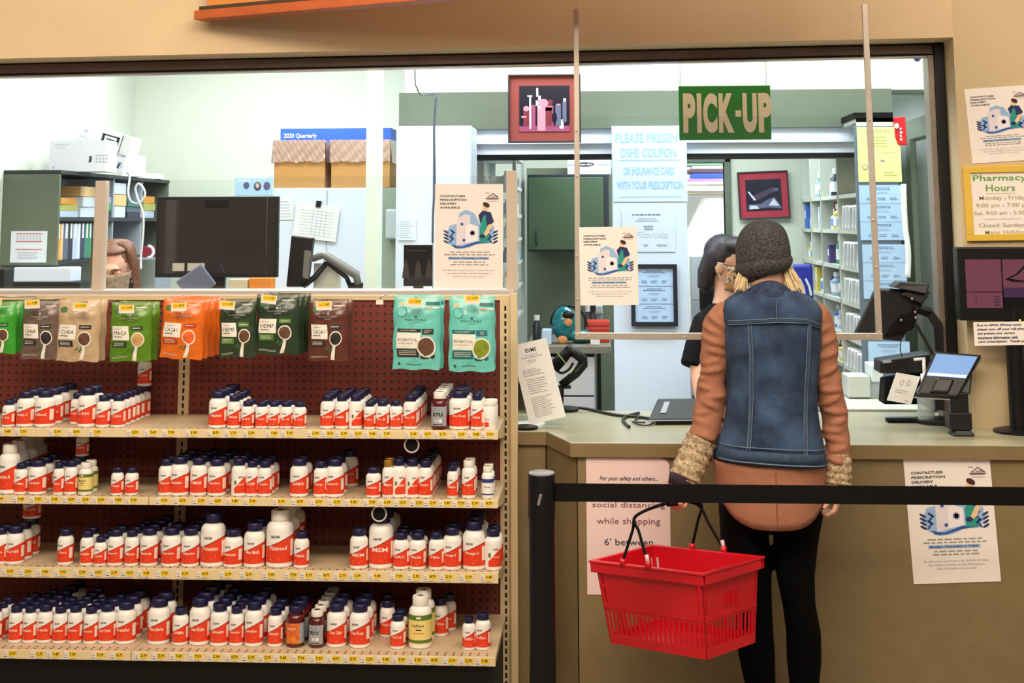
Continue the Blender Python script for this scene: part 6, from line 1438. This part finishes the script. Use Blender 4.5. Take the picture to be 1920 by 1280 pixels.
def hand_geo(b, wrist, dirv, palmn, curl, side, s_=1.0, spread=.12):
    """palm and five fingers; dirv = wrist->knuckles, palmn = palm normal, side=+1 thumb on the dirv x palmn side"""
    d = Vector(dirv).normalized(); n = Vector(palmn).normalized(); n = (n-d*n.dot(d)).normalized(); x = d.cross(n)*side; w0 = Vector(wrist)
    m3 = Matrix((x, d, n)).transposed()
    b.ell(w0+d*.045*s_, (.040*s_, .050*s_, .015*s_), mat=m3); b.ell(w0+d*.02*s_+x*.022*s_+n*.006*s_, (.018*s_, .032*s_, .016*s_), mat=m3)
    b.tube([w0-d*.03*s_, w0+d*.01*s_], [.024*s_, .026*s_], 12, flat=.75)
    for k, (off, ln) in enumerate(((.029, .072), (.010, .080), (-.010, .075), (-.029, .060))):
        p = w0+d*(.086-.004*abs(k-1))*s_+x*off*s_; dd = (d+x*off*spread*8).normalized(); pts = [p-dd*.012*s_, p]; r = [.0095*s_, .0092*s_]; ang = 0
        for seg, fr in enumerate((.45, .30, .25)):
            ang += curl*(.9, 1.1, .8)[seg]; v = dd*math.cos(ang)+n*math.sin(ang); p = p+v*ln*fr*s_; pts.append(p); r.append((.0085, .0078, .0062)[seg]*s_)
        b.tube(pts, r, 10)
    p = w0+d*.018*s_+x*.030*s_; v1 = (d*.6+x*.7+n*.35).normalized(); v2 = (d*.9+x*.15+n*.45).normalized()
    b.tube([p, p+v1*.034*s_, p+v1*.034*s_+v2*.028*s_, p+v1*.034*s_+v2*.048*s_], [.013*s_, .0115*s_, .010*s_, .007*s_], 10)
def sring(c, rx, ry, n=36, e=2.3):
    out = []
    for i in range(n):
        t = 2*PI*i/n; ct, st_ = math.cos(t), math.sin(t)
        out.append(Vector((c[0]+rx*math.copysign(abs(ct)**(2/e), ct), c[1]+ry*math.copysign(abs(st_)**(2/e), st_), c[2])))
    return out
# ------------------------------------------------------------------ customer
YC_ = 4.36; S6 = mpp(YC_)
cust = empty('person', (at(1442, 1200, YC_).x, YC_, 0), 'customer in a denim vest and grey beanie holding a red basket, seen from behind', 'person'); cO = Vector(cust.location)
def C(px, py, dy=0): return at(px, py, YC_+dy)-cO
def sect(py, xl, xr, ry, dy=0): l = C(xl, py, dy); r = C(xr, py, dy); return (((l.x+r.x)/2, dy, (l.z+r.z)/2), (r.x-l.x)/2, ry)
armL = [(1380, 586, 20, .0), (1356, 592, 25, 0), (1343, 620, 25, 0), (1339, 665, 24.5, 0), (1336, 705, 23, 0), (1333, 742, 27, 0), (1326, 785, 26, -.01), (1314, 826, 25, -.03), (1290, 885, 22, -.055), (1282, 900, 17, -.066)]
armR = [(1510, 586, 20, 0), (1533, 594, 24, 0), (1544, 640, 24, 0), (1550, 700, 22.5, 0), (1558, 741, 23.5, 0), (1566, 790, 23, 0), (1570, 830, 21.5, -.01), (1570, 870, 20, -.02), (1569, 912, 16, -.03)]
b = MB()
hc = C(1432, 482, .0); Th = Matrix.Translation(hc+Vector((0, .016, 0))) @ Matrix.Rotation(-.03, 4, 'Y')
head(b, Th, .88)
b.tube([hc+Vector((0, -.01, -.04)), C(1440, 545), C(1441, 572)], [.052, .052, .06], 16)
R_b = [sring(*sect(*q)) for q in ((560, 1388, 1498, .07), (580, 1368, 1520, .10), (640, 1366, 1524, .112), (740, 1374, 1520, .095), (830, 1360, 1530, .11), (930, 1356, 1528, .125), (965, 1368, 1520, .11))]
b.rings(R_b)
for arm in (armL, armR):
    b.tube([C(x, y, d) for x, y, r, d in arm], [r*S6*.78 for x, y, r, d in arm], 14)
hand_geo(b, C(1280, 896, -.068), C(1268, 925, -.08)-C(1280, 896, -.068), (.6, .75, 0), 1.25, -1, .86)
hand_geo(b, C(1569, 908, -.03), C(1567, 940, -.035)-C(1569, 908, -.03), (-1, .25, 0), 1.05, -1, .88)
legs = {'L': [(955, 1350, 1438), (977, 1349, 1440), (1030, 1352, 1443), (1080, 1362, 1446), (1132, 1373, 1447), (1184, 1378, 1450), (1235, 1386, 1453), (1280, 1396, 1454), (1335, 1404, 1450), (1368, 1402, 1448)],
        'R': [(955, 1446, 1541), (977, 1449, 1539), (1030, 1452, 1532), (1080, 1456, 1527), (1132, 1467, 1529), (1184, 1474, 1539), (1235, 1475, 1540), (1280, 1480, 1536), (1335, 1487, 1530), (1368, 1486, 1530)]}
for k_, L_ in legs.items():
    b.rings([sring(*sect(y, xl, xr, (xr-xl)/2*S6*1.08*.9), e=2)[:] for y, xl, xr in [(y, xl+3, xr-3) for y, xl, xr in L_]][::-1])
    fx = C((L_[-1][1]+L_[-1][2])/2, 1370).x; b.ell((fx, .07, .045), (.042, .12, .035))
b.build('body', skin, cust, remesh=.0045, sm=3)
# leggings
lg = M('leggings_black', (5, 5, 6), rough=.95, spec=.1)
b = MB()
for L_ in legs.values(): b.rings([sring(*sect(y, xl, xr, (xr-xl)/2*S6*1.1), e=2, n=40) for y, xl, xr in L_][::-1])
b.rings([sring(*sect(*q)) for q in ((880, 1348, 1540, .125), (930, 1347, 1542, .135), (965, 1348, 1542, .13), (990, 1352, 1538, .10))][::-1])
b.build('leggings', lg, cust, remesh=.007, sm=4)
for L_ in legs.values():
    fx = C((L_[-1][1]+L_[-1][2])/2, 1370).x; b = MB(); b.ell((fx, .06, .05), (.050, .135, .048)); b.ell((fx, -.03, .075), (.046, .055, .06)); b.box(fx-.05, -.08, .0, fx+.05, .2, .022); b.build('shoe', blackm, cust, remesh=.007, sm=4)
# shirt: torso, sleeves and rounded tail
rust = M('shirt_rust', (166, 109, 82), rough=.9, noise=.12, nscale=40, bump=.25, bscale=300)
b = MB()
b.rings([sring(*sect(*q)) for q in ((553, 1385, 1500, .075), (572, 1362, 1524, .105), (640, 1362, 1528, .118), (740, 1368, 1525, .105), (850, 1345, 1542, .132), (870, 1340, 1545, .138))])
def sleeve(b, arm, seed):
    pts = smoothpath([C(x, y, d) for x, y, r, d in arm[:8 if seed == 1 else 8]], 7); N = len(pts)
    rr = [q[2]*S6 for q in arm[:8]]; r = []
    for i in range(N):
        t = i/(N-1)*(len(rr)-1); k = min(int(t), len(rr)-2); base = rr[k]*(1-(t-k))+rr[k+1]*(t-k)
        r.append(base*(1+.02*math.sin(i*.8+seed+.6*math.sin(i*.35))*min(1, max(0, (t-1.5)/2))))
    # rings with diagonal folds
    rings_ = []; prev = None
    for i, p in enumerate(pts):
        t = (pts[min(i+1, N-1)]-pts[max(i-1, 0)]).normalized()
        if prev is None: u = t.cross(Vector((0, 1, 0))).normalized()
        else: u = (prev-t*prev.dot(t)).normalized()
        prev = u; w_ = t.cross(u); ring = []
        for j in range(28):
            a = 2*PI*j/28; f = 1+(.050*math.sin(i*.66+seed*1.7+2.2*math.sin(a+seed))+.040*abs(math.sin(i*.53-1.3*a+seed*3))**3+.02*math.sin(i*.31+3*a))*min(1, i/12)
            ring.append(p+(u*math.cos(a)+w_*math.sin(a))*r[i]*f)
        rings_.append(ring)
    b.rings(rings_)
    rg = random.Random(seed*11)                      # cloth folds running across the sleeve
    cam_a = [j for j in range(28) if (rings_[N//2][j]-pts[N//2]).y < 0]
    for q in range(13):
        i0 = int(N*.22+(N*.74)*q/12); sl = rg.choice((-1, 1))*rg.uniform(1.2, 3.2); L0 = rg.uniform(.35, .95); st0 = rg.uniform(0, 1-L0)
        js = sorted(cam_a, key=lambda j: (rings_[N//2][j]-pts[N//2]).x); k0 = int(len(js)*st0); js = js[k0:k0+max(5, int(len(js)*L0))]
        P_ = []
        for m, j in enumerate(js):
            ii = min(N-2, max(1, i0+sl*(m/len(js)-.5))); ia = int(ii); fr = ii-ia
            P_.append(rings_[ia][j]*(1-fr)+rings_[ia+1][j]*fr)
        if len(P_) > 2: b.tube(smoothpath(P_, 2), [.0035+.0055*math.sin(PI*t/(2*len(P_)-2)) for t in range(2*(len(P_)-1)+1)], 8)
sleeve(b, armL, 1); sleeve(b, armR, 2)
b.build('shirt', rust, cust, remesh=.0055, sm=2)
b = MB(); n = 48; rows = []
base = sect(862, 1337, 1547, .140)
for j in range(9):
    t = j/8; ring = []
    for i in range(n):
        a = 2*PI*i/n; ct, st_ = math.cos(a), math.sin(a)
        rx = base[1]*(1-.07*t+.01*math.sin(i*1.3)*t); ry = base[2]*(1+.04*t)
        hem = C(1440, 975).z + (C(1440, 925).z-C(1440, 975).z)*abs(ct)**3.0 + .0
        top_ = C(1440, 858).z; z_ = top_+(hem-top_)*t
        ring.append(Vector((base[0][0]+rx*math.copysign(abs(ct)**.87, ct), ry*math.copysign(abs(st_)**.87, st_)*(1+.012*math.sin(i*2.1+j)*t), z_)))
    rows.append(ring)
b.rings(rows, cap0=False, cap1=False); q = b.build('shirt_tail', rust, cust, smooth=True); k_ = q.modifiers.new('s', 'SOLIDIFY'); k_.thickness = .003
b = MB(); pts = []
for j in range(10): t = j/9; pts.append(Vector((base[0][0]+.002, -base[2]*(1+.04*t)-.003, C(1440, 865).z+(C(1440, 974).z-C(1440, 865).z)*t)))
b.tube(pts, .0022, 6); b.build('back_seam', M('rust_seam', (150, 80, 44), rough=.9), cust, smooth=True)
# vest
den = M('denim', (66, 92, 126), rough=.9, noise=.5, nscale=12, bump=.5, bscale=420, col2=(24, 38, 66))
dst = M('denim_stitch', (120, 138, 158), rough=.9, noise=.35, nscale=160); dsm = M('denim_seam', (60, 80, 108), rough=.9, noise=.4, nscale=90)
VS = [(543, 1392, 1497, .082), (549, 1380, 1506, .094), (556, 1368, 1520, .108), (566, 1357, 1532, .118), (580, 1352, 1539, .126), (600, 1353, 1540, .132), (640, 1357, 1538, .136), (680, 1359, 1535, .132), (720, 1362, 1531, .124), (760, 1361, 1531, .124), (800, 1353, 1537, .134), (835, 1342, 1544, .144), (860, 1337, 1549, .150)]
def vint(py):
    for i in range(len(VS)-1):
        if VS[i][0] <= py <= VS[i+1][0]:
            t = (py-VS[i][0])/(VS[i+1][0]-VS[i][0]); return [VS[i][k]*(1-t)+VS[i+1][k]*t for k in range(4)]
    return list(VS[0] if py < VS[0][0] else VS[-1])
rows = []; pys = [543, 546, 549, 552, 556, 561, 566, 573, 580, 590]+list(range(600, 861, 10))
def skew(x, z): return z-(x/.17)*.008     # hem slopes slightly
for py in pys:
    v = vint(py); c, rx, ry = sect(*v); n = 64; rg = []
    for i in range(n):
        a = 2*PI*i/n; ct, st_ = math.cos(a), math.sin(a); e = .80
        f = 1+.010*math.sin(i*.9+py*.05)*math.sin(py*.03+1)
        x = c[0]+rx*math.copysign(abs(ct)**e, ct)*(1+.005*math.sin(py*.11)); y = ry*f*math.copysign(abs(st_)**e, st_); z = c[2]
        if py > 780: z = z-(x-c[0])/rx*.010*((py-780)/80)
        rg.append(Vector((x, y, z)))
    rows.append(rg)
b = MB(); b.rings(rows, cap0=False, cap1=False); ve = b.build('vest', den, cust, smooth=True); k_ = ve.modifiers.new('s', 'SOLIDIFY'); k_.thickness = .004; k_.offset = 1
def vsurf(px, py, off=.004):
    v = vint(py); c, rx, ry = sect(*v); x = C(px, py).x-c[0]; t = min(.999, abs(x/rx)); e = .80
    ct = t**(1/e); st_ = math.sqrt(max(0, 1-ct*ct)); y = -ry*st_**e
    z = c[2]-(x/rx*.010*((py-780)/80) if py > 780 else 0)
    return Vector((c[0]+x, y-off, z))
def strip(pts, w_, nm, mat, off=.005, par=None):
    P = [vsurf(x, y, off) for x, y in pts]; b = MB(); L1 = []
    for i, p in enumerate(P):
        t = (P[min(i+1, len(P)-1)]-P[max(i-1, 0)]).normalized(); nn_ = Vector((0, -1, 0)); s__ = t.cross(nn_).normalized()*w_/2
        L1.append([p-s__-Vector((0, -.003, 0)), p-s__*.8+Vector((0, -.0012, 0)), p+s__*.8+Vector((0, -.0012, 0)), p+s__-Vector((0, -.003, 0))])
    b.rings(L1, closed=False, cap0=False, cap1=False); return b.build(nm, mat, par or ve, smooth=True)
def lerp_pts(pts, k=12):
    out = []
    for i in range(len(pts)-1):
        for j in range(k): t = j/k; out.append((pts[i][0]*(1-t)+pts[i+1][0]*t, pts[i][1]*(1-t)+pts[i+1][1]*t))
    return out+[pts[-1]]
strip(lerp_pts([(1361, 601), (1400, 597), (1450, 594), (1500, 596), (1533, 608)]), .012, 'yoke_seam', dsm)
strip(lerp_pts([(1361, 598), (1400, 594), (1450, 591), (1500, 593), (1533, 605)]), .0018, 'stitching', dst, .0075)
strip(lerp_pts([(1361, 605), (1400, 601), (1450, 598), (1500, 600), (1533, 612)]), .0018, 'stitching', dst, .0075)
for pl in ([(1397, 604), (1400, 660), (1401, 740), (1398, 790), (1394, 832)], [(1507, 604), (1504, 660), (1501, 740), (1499, 790), (1498, 838)]):
    strip(lerp_pts(pl), .011, 'panel_seam', dsm)
    for dx_ in (-3.0, 3.0): strip(lerp_pts([(x+dx_, y) for x, y in pl]), .0018, 'stitching', dst, .0078)
strip(lerp_pts([(1344, 845), (1400, 843), (1450, 843), (1500, 844), (1543, 847)]), .028, 'waistband', dsm, .0045)
strip(lerp_pts([(1345, 829), (1400, 827), (1450, 827), (1500, 828), (1542, 831)]), .002, 'stitching', dst, .008)
strip(lerp_pts([(1343, 856), (1400, 854.5), (1450, 854.5), (1500, 855), (1544, 857)]), .0028, 'hem_edge', dst, .009)
strip(lerp_pts([(1446, 560), (1446, 595)]), .0014, 'stitching', dst, .006)
# collar
b = MB(); rg = []
for (py, xl, xr, ry, oo_) in ((524, 1398, 1480, .062, .0), (527, 1393, 1486, .070, .0), (538, 1386, 1497, .085, 0), (549, 1376, 1508, .100, 0), (553, 1374, 1511, .102, 0)):
    c, rx, r_y = sect(py, xl, xr, ry); ring = []
    for i in range(40):
        a = 2*PI*i/40; x = c[0]+rx*math.cos(a); y = r_y*math.sin(a); z = c[2]-.030*abs(math.cos(a))**2*1.0
        if math.sin(a) > .3: z -= .03*(math.sin(a)-.3)
        ring.append(Vector((x, y, z)))
    rg.append(ring)
b.rings(rg, cap0=False, cap1=False); q = b.build('collar', M('denim_collar', (48, 64, 92), rough=.9, noise=.4, nscale=60, col2=(26, 36, 58)), ve, smooth=True); k_ = q.modifiers.new('s', 'SOLIDIFY'); k_.thickness = .005; k_.offset = 1
# arm warmers
kn = M('knit_cream', (222, 200, 160), rough=.95, noise=.45, nscale=110, col2=(120, 92, 70), bump=.6, bscale=260)
def warmer(path, seed, par):
    pts = smoothpath([C(x, y, d) for x, y, r, d in path], 8); N = len(pts); rr = [q[2]*S6 for q in path]; rings_ = []; prev = None
    for i, p in enumerate(pts):
        t = (pts[min(i+1, N-1)]-pts[max(i-1, 0)]).normalized(); u = t.cross(Vector((0, 1, 0))).normalized() if prev is None else (prev-t*prev.dot(t)).normalized(); prev = u; w_ = t.cross(u)
        tt = i/(N-1)*(len(rr)-1); k = min(int(tt), len(rr)-2); base = rr[k]*(1-(tt-k))+rr[k+1]*(tt-k); ring = []
        for j in range(56):
            a = 2*PI*j/56; f = 1+.05*math.sin(i*1.05+seed+.7*math.sin(a*2+seed))+.012*math.sin(14*a)*(1 if (i//4) % 2 else 0)
            ring.append(p+(u*math.cos(a)+w_*math.sin(a))*base*f)
        rings_.append(ring)
    b = MB(); b.rings(rings_); return b.build('arm_warmer', kn, par, smooth=True)
warmer([(1315, 824, 28, -.028), (1306, 845, 28, -.035), (1296, 868, 28, -.045), (1285, 894, 28, -.055), (1281, 904, 23, -.06)], .4, cust)
warmer([(1570, 852, 22.5, -.014), (1571, 870, 24, -.018), (1570, 890, 25, -.022), (1569, 907, 24.5, -.026), (1569, 913, 20, -.028)], 1.9, cust)
b = MB(); b.tube([C(1279, 899, -.06), C(1272, 914, -.07)], [25*S6, 20*S6], 18); b.build('glove_cuff', M('cuff_plum', (44, 22, 40), rough=.9), cust, smooth=True)
# beanie
bn_ = M('beanie_grey', (86, 84, 84), rough=1, noise=.65, nscale=130, bump=.9, bscale=160, col2=(34, 34, 36))
BS = [(411.5, 1428, 1438), (413.5, 1415, 1450), (419, 1402, 1464), (431, 1390, 1474), (448, 1382, 1480), (466, 1379, 1483), (482, 1380, 1484), (496, 1381, 1482)]
def noisy(a, py, amp): return 1+amp*(math.sin(3*a+py*.11)+.6*math.sin(5*a-py*.17)+.5*math.sin(9*a+py*.3))
rings_ = []
for py, xl, xr in BS:
    c, rx, _ = sect(py, xl, xr, 0); cy = .012 if py > 430 else .012
    rings_.append([Vector((c[0]+rx*math.cos(2*PI*i/48)*noisy(2*PI*i/48, py, .006), cy+rx*1.16*math.sin(2*PI*i/48)*noisy(2*PI*i/48, py, .006), c[2])) for i in range(48)])
for (py, xl, xr, tl_) in ((505, 1383, 1479, .008), (514, 1390, 1474, .010), (521, 1399, 1462, .01)):
    c, rx, _ = sect(py, xl, xr, 0); rings_.append([Vector((c[0]+rx*math.cos(2*PI*i/48), .012+rx*1.2*math.sin(2*PI*i/48), c[2]+tl_*1.6*math.cos(2*PI*i/48)+.018*max(0, math.sin(2*PI*i/48)))) for i in range(48)])
b = MB(); b.rings(rings_, cap1=False); be = b.build('beanie', bn_, cust, smooth=True, sub=1)
b = MB(); rg = []
for (py, xl, xr, oo_) in ((482, 1381, 1483, -.002), (487, 1379.5, 1485.5, .003), (496, 1381, 1485, .005), (505, 1384.5, 1481, .004), (511, 1389, 1476, .001)):
    c, rx, _ = sect(py, xl, xr, 0); rg.append([Vector((c[0]+(rx+oo_)*math.cos(2*PI*i/48), .012+(rx*1.17+oo_)*math.sin(2*PI*i/48)*1.0, c[2]+.016*math.cos(2*PI*i/48)-.006+.004*math.sin(4*PI*i/48)+.02*max(0, math.sin(2*PI*i/48)))) for i in range(48)])
b.rings(rg, cap0=False, cap1=False); b.build('cuff_fold', bn_, be, smooth=True, sub=1)
# blond hair escaping at both sides of the neck
hb_ = M('hair_blond', (226, 204, 164), rough=.6, noise=.35, nscale=60, stretch=(6, 6, .6), col2=(180, 152, 108))
b = MB(); rg_ = random.Random(4)
for i_ in range(102):
    i = i_/3
    if i < 12: x0 = 1390+i*1.0; tgt = 1376+i*2.2; y0, y1 = 500+rg_.uniform(0, 6), 548+rg_.uniform(-8, 2)
    elif i < 30: x0 = 1464+(i-12)*.9; tgt = 1478+(i-12)*1.7; y0, y1 = 500+rg_.uniform(-6, 4), 552+rg_.uniform(-12, 8)
    else: x0 = 1420+(i-30)*10; tgt = x0; y0, y1 = 512, 542
    mx_ = (x0+tgt)/2+rg_.uniform(-1.5, 3 if i > 12 else 0); dy0 = .0 if i < 30 else -.05
    P = [C(x0, y0, dy0), C(mx_, (y0+y1)/2, -.03+rg_.uniform(-.015, .01)), C(tgt, y1, -.045+rg_.uniform(-.01, .01))]
    b.tube(smoothpath(P, 4), [.002, .003, .0034, .0034, .0034, .003, .0028, .002, .001], 5)
b.build('hair', hb_, cust, smooth=True)
# ------------------------------------------------------------------ pharmacist behind the counter
YPh = 6.0; S7 = mpp(YPh)
ph = empty('person', (at(1372, 600, YPh).x, YPh, 0), 'pharmacist in black scrubs, glasses and a floral mask facing the customer', 'person'); pO = Vector(ph.location)
def D(px, py, dy=0): return at(px, py, YPh+dy)-pO
hc = D(1366, 497); ang = math.radians(180+58)   # face +y turned toward camera-right
Th = Matrix.Translation(hc) @ Matrix.Rotation(ang, 4, 'Z') @ Matrix.Rotation(-.22, 4, 'X')
b = MB(); head(b, Th)
b.tube([hc+Vector((-.01, .01, -.05)), D(1360, 560), D(1358, 585)], [.048, .050, .06], 14)
b.rings([sring(((D(x, y)).x, 0, D(x, y).z), rx, ry) for x, y, rx, ry in ((1375, 575, .10, .07), (1385, 600, .165, .10), (1388, 680, .15, .11), (1388, 780, .14, .10), (1388, 900, .17, .12), (1388, 960, .15, .11))])
b.tube([D(1345, 590, -.02), D(1322, 615, -.04), D(1310, 660, -.06), D(1312, 710, -.10), D(1318, 760, -.16)], [.045, .047, .043, .038, .028], 12)
hand_geo(b, D(1319, 768, -.18), (.1, -.5, -.5), (.3, .3, -.6), .5, 1)
b.tube([D(1430, 590, -.02), D(1448, 640, -.05), D(1450, 720, -.1), D(1442, 765, -.22)], [.047, .045, .038, .028], 12); hand_geo(b, D(1442, 768, -.24), (-.1, -.6, -.3), (-.2, .3, -.6), .5, -1)
for sx in (-.09, .09): b.tube([(D(1388, 900).x+sx, 0, .78), (D(1388, 900).x+sx, .0, .45), (D(1388, 900).x+sx, .0, .08)], [.08, .055, .04], 14); b.ell((D(1388, 900).x+sx, -.05, .04), (.04, .11, .035))
b.build('body', skin, ph, remesh=.006, sm=3); face_bits(ph, Th)
scr = M('scrub_black', (12, 12, 18), rough=.9, spec=.2, noise=.2, nscale=30)
b = MB(); b.rings([sring(((D(x, y)).x, 0, D(x, y).z), rx, ry) for x, y, rx, ry in ((1375, 566, .075, .07), (1385, 585, .165, .11), (1388, 680, .17, .13), (1388, 780, .165, .125), (1388, 920, .19, .14), (1388, 980, .195, .145))])
b.tube([D(1350, 584, -.02), D(1325, 608, -.03), D(1308, 650, -.05), D(1298, 688, -.07)], [.055, .070, .060, .058], 14, flat=.9); b.tube([D(1425, 584, -.02), D(1448, 615, -.03), D(1455, 680, -.05)], [.055, .065, .06], 14)
b.build('scrub_top', scr, ph, remesh=.008, sm=3)
b = MB()
for sx in (-.09, .09): b.tube([(D(1388, 900).x+sx, 0, .9), (D(1388, 900).x+sx, .0, .45), (D(1388, 900).x+sx, .0, .09)], [.10, .075, .065], 14)
b.build('trousers', scr, ph, smooth=True)
hr = M('hair_dark', (44, 30, 44), rough=.5, noise=.4, nscale=50, stretch=(4, 4, .6), col2=(20, 14, 22))
b = MB()
def HE(c, r): b.ell(Th @ Vector(c), r, mat=Th.to_3x3())
HE((0, -.03, .045), (.082, .090, .082)); HE((0, .02, .085), (.070, .072, .042)); HE((0, -.075, -.02), (.070, .045, .085)); HE((.062, -.035, .02), (.026, .05, .06)); HE((-.062, -.035, .02), (.026, .05, .06)); HE((0, -.085, -.08), (.05, .035, .06))
for i in range(26):
    a = -1.3+2.6*i/25; p = Vector((.075*math.sin(a), -.03-.075*math.cos(a), .02)); b.tube([Th @ p, Th @ (p+Vector((.006*math.sin(i*2), -.012, -.07))), Th @ (p+Vector((0, -.008, -.13+.02*math.sin(i*3))))], [.012, .012, .004], 6)
b.build('hair', hr, ph, remesh=.005, sm=1)
def mask(par, T_, mat, s_=1.0):
    rows = []
    for j in range(9):
        v = j/8; z = .004-.10*v; row = []
        for i in range(17):
            a = -1.25+2.5*i/16; rr_ = (.098-.012*abs(v-.45)*2-.016*max(0, v-.7)*3); y = rr_*math.cos(a)*1.08+.022*math.exp(-(a/.25)**2)*(1-v)*1.0+.004; x = .080*math.sin(a)*(1-.25*v*v)
            row.append(T_ @ (Vector((x, y, z-.012*(1-abs(a)/1.25)*(-1 if v < .3 else 0)))*s_))
        rows.append(row)
    b = MB(); b.rings(rows, closed=False, cap0=False, cap1=False); q = b.build('face_mask', mat, par, smooth=True); k = q.modifiers.new('s', 'SOLIDIFY'); k.thickness = .002
    for sx in (-1, 1): b = MB(); b.tube(smoothpath([T_ @ (Vector((sx*.074, .028, -.004))*s_), T_ @ (Vector((sx*.082, -.002, .012))*s_), T_ @ (Vector((sx*.082, -.022, -.005))*s_), T_ @ (Vector((sx*.074, .01, -.05))*s_)]), .0014, 6); b.build('ear_loop', whitep, q)
    return q
fl = M('mask_floral', (224, 150, 90), rough=.9, noise=.9, nscale=70, col2=(40, 70, 76)); nt = fl.node_tree
r_ = [n_ for n_ in nt.nodes if n_.type == 'VALTORGB'][0].color_ramp; r_.elements[0].position = .40; r_.elements[1].position = .62; e_ = r_.elements.new(.5); e_.color = lin([.86, .82, .70])+(1,); e_ = r_.elements.new(.56); e_.color = lin([.75, .35, .22])+(1,)
mask(ph, Th, fl)
gl = M('glasses_dark', (70, 30, 36), rough=.3); b = MB()
for sx in (-1, 1):
    b.tube([Th @ Vector((sx*.031+.024*math.cos(t), .098, .006+.017*math.sin(t))) for t in [2*PI*i/20 for i in range(21)]], .0022, 6); b.tube([Th @ Vector((sx*.055, .097, .010)), Th @ Vector((sx*.078, .05, .012)), Th @ Vector((sx*.078, -.005, .008))], .002, 6)
b.tube([Th @ Vector((-.008, .098, .008)), Th @ Vector((.008, .098, .008))], .002, 6); b.build('glasses', gl, ph, smooth=True)
# ------------------------------------------------------------------ woman at the left
YW_ = 6.02
wo = empty('person', (at(213, 600, YW_).x, YW_, 0), 'woman with auburn hair and a beige mask looking down, at left', 'person'); wO = Vector(wo.location)
def G(px, py, dy=0): return at(px, py, YW_+dy)-wO
hc = G(213, 506); s_ = 1.06
Th = Matrix.Translation(hc) @ Matrix.Rotation(math.radians(180+6), 4, 'Z') @ Matrix.Rotation(-.28, 4, 'X')
b = MB(); head(b, Th, s_); b.tube([hc+Vector((0, .02, -.06)), G(211, 572)], [.05, .055], 14)
b.rings([sring((G(211, y).x, .02, G(211, y).z), rx, ry) for y, rx, ry in ((575, .10, .07), (600, .17, .1), (700, .15, .11), (820, .15, .11), (920, .17, .14))])
b.tube([G(275, 600), G(285, 700), G(284, 800)], [.045, .042, .03], 12); hand_geo(b, G(284, 808), (0, -.1, -1), (-1, 0, 0), .4, -1); b.tube([G(150, 600), G(140, 700), G(140, 800)], [.045, .042, .03], 12); hand_geo(b, G(140, 808), (0, -.1, -1), (1, 0, 0), .4, 1)
for sx in (-.09, .09): b.tube([(sx, .02, .5), (sx, -.0, .46), (sx, .0, .08)], [.08, .06, .04], 12); b.ell((sx, -.05, .04), (.04, .11, .035))
b.build('body', skin, wo, remesh=.006, sm=2); face_bits(wo, Th, s_, True)
coat = M('lab_coat', (226, 232, 246), rough=.8)
b = MB(); b.rings([sring((G(211, y).x, .02, G(211, y).z), rx, ry) for y, rx, ry in ((566, .08, .075), (583, .17, .11), (700, .18, .14), (820, .19, .15), (1000, .21, .16), (1100, .22, .16))])
b.tube([G(258, 585), G(286, 640), G(286, 720), G(284, 795)], [.05, .06, .055, .045], 12); b.tube([G(164, 585), G(138, 640), G(140, 720), G(140, 795)], [.05, .06, .055, .045], 12); b.build('lab_coat', coat, wo, remesh=.01, sm=3)
ha = M('hair_auburn', (150, 96, 64), rough=.5, noise=.55, nscale=40, stretch=(5, 5, .5), col2=(76, 42, 34))
b = MB(); rg_ = random.Random(2)
for i in range(90):
    a = -PI*.98+2*PI*.98*i/89                      # around the head, starting at the face side
    if abs(a) > PI*.64: continue
    top_ = Vector((.012*math.sin(i), -.01, .105)); side_ = Vector((.083*math.sin(a), -.015-.092*math.cos(a)*1.0, .045)); low = Vector((.088*math.sin(a)*1.03, -.03-.075*math.cos(a), -.05)); end_ = Vector((.098*math.sin(a), -.03-.06*math.cos(a), -.20-rg_.uniform(0, .04)))
    b.tube([Th @ (p*s_) for p in smoothpath([top_, (top_+side_)*.5+Vector((.02*math.sin(a), -.02*math.cos(a), .025)), side_, low, end_], 4)], [.011]*12+[.010, .009, .008, .006, .004], 6)
HE2 = lambda c, r: b.ell(Th @ (Vector(c)*s_), [q*s_ for q in r], mat=Th.to_3x3())
HE2((0, -.025, .045), (.080, .088, .074)); HE2((.0, .012, .092), (.062, .062, .018))
b.build('hair', ha, wo, smooth=True)
mask(wo, Th, M('mask_beige', (176, 150, 122), rough=.9, noise=.35, nscale=60, col2=(120, 100, 84)), s_)
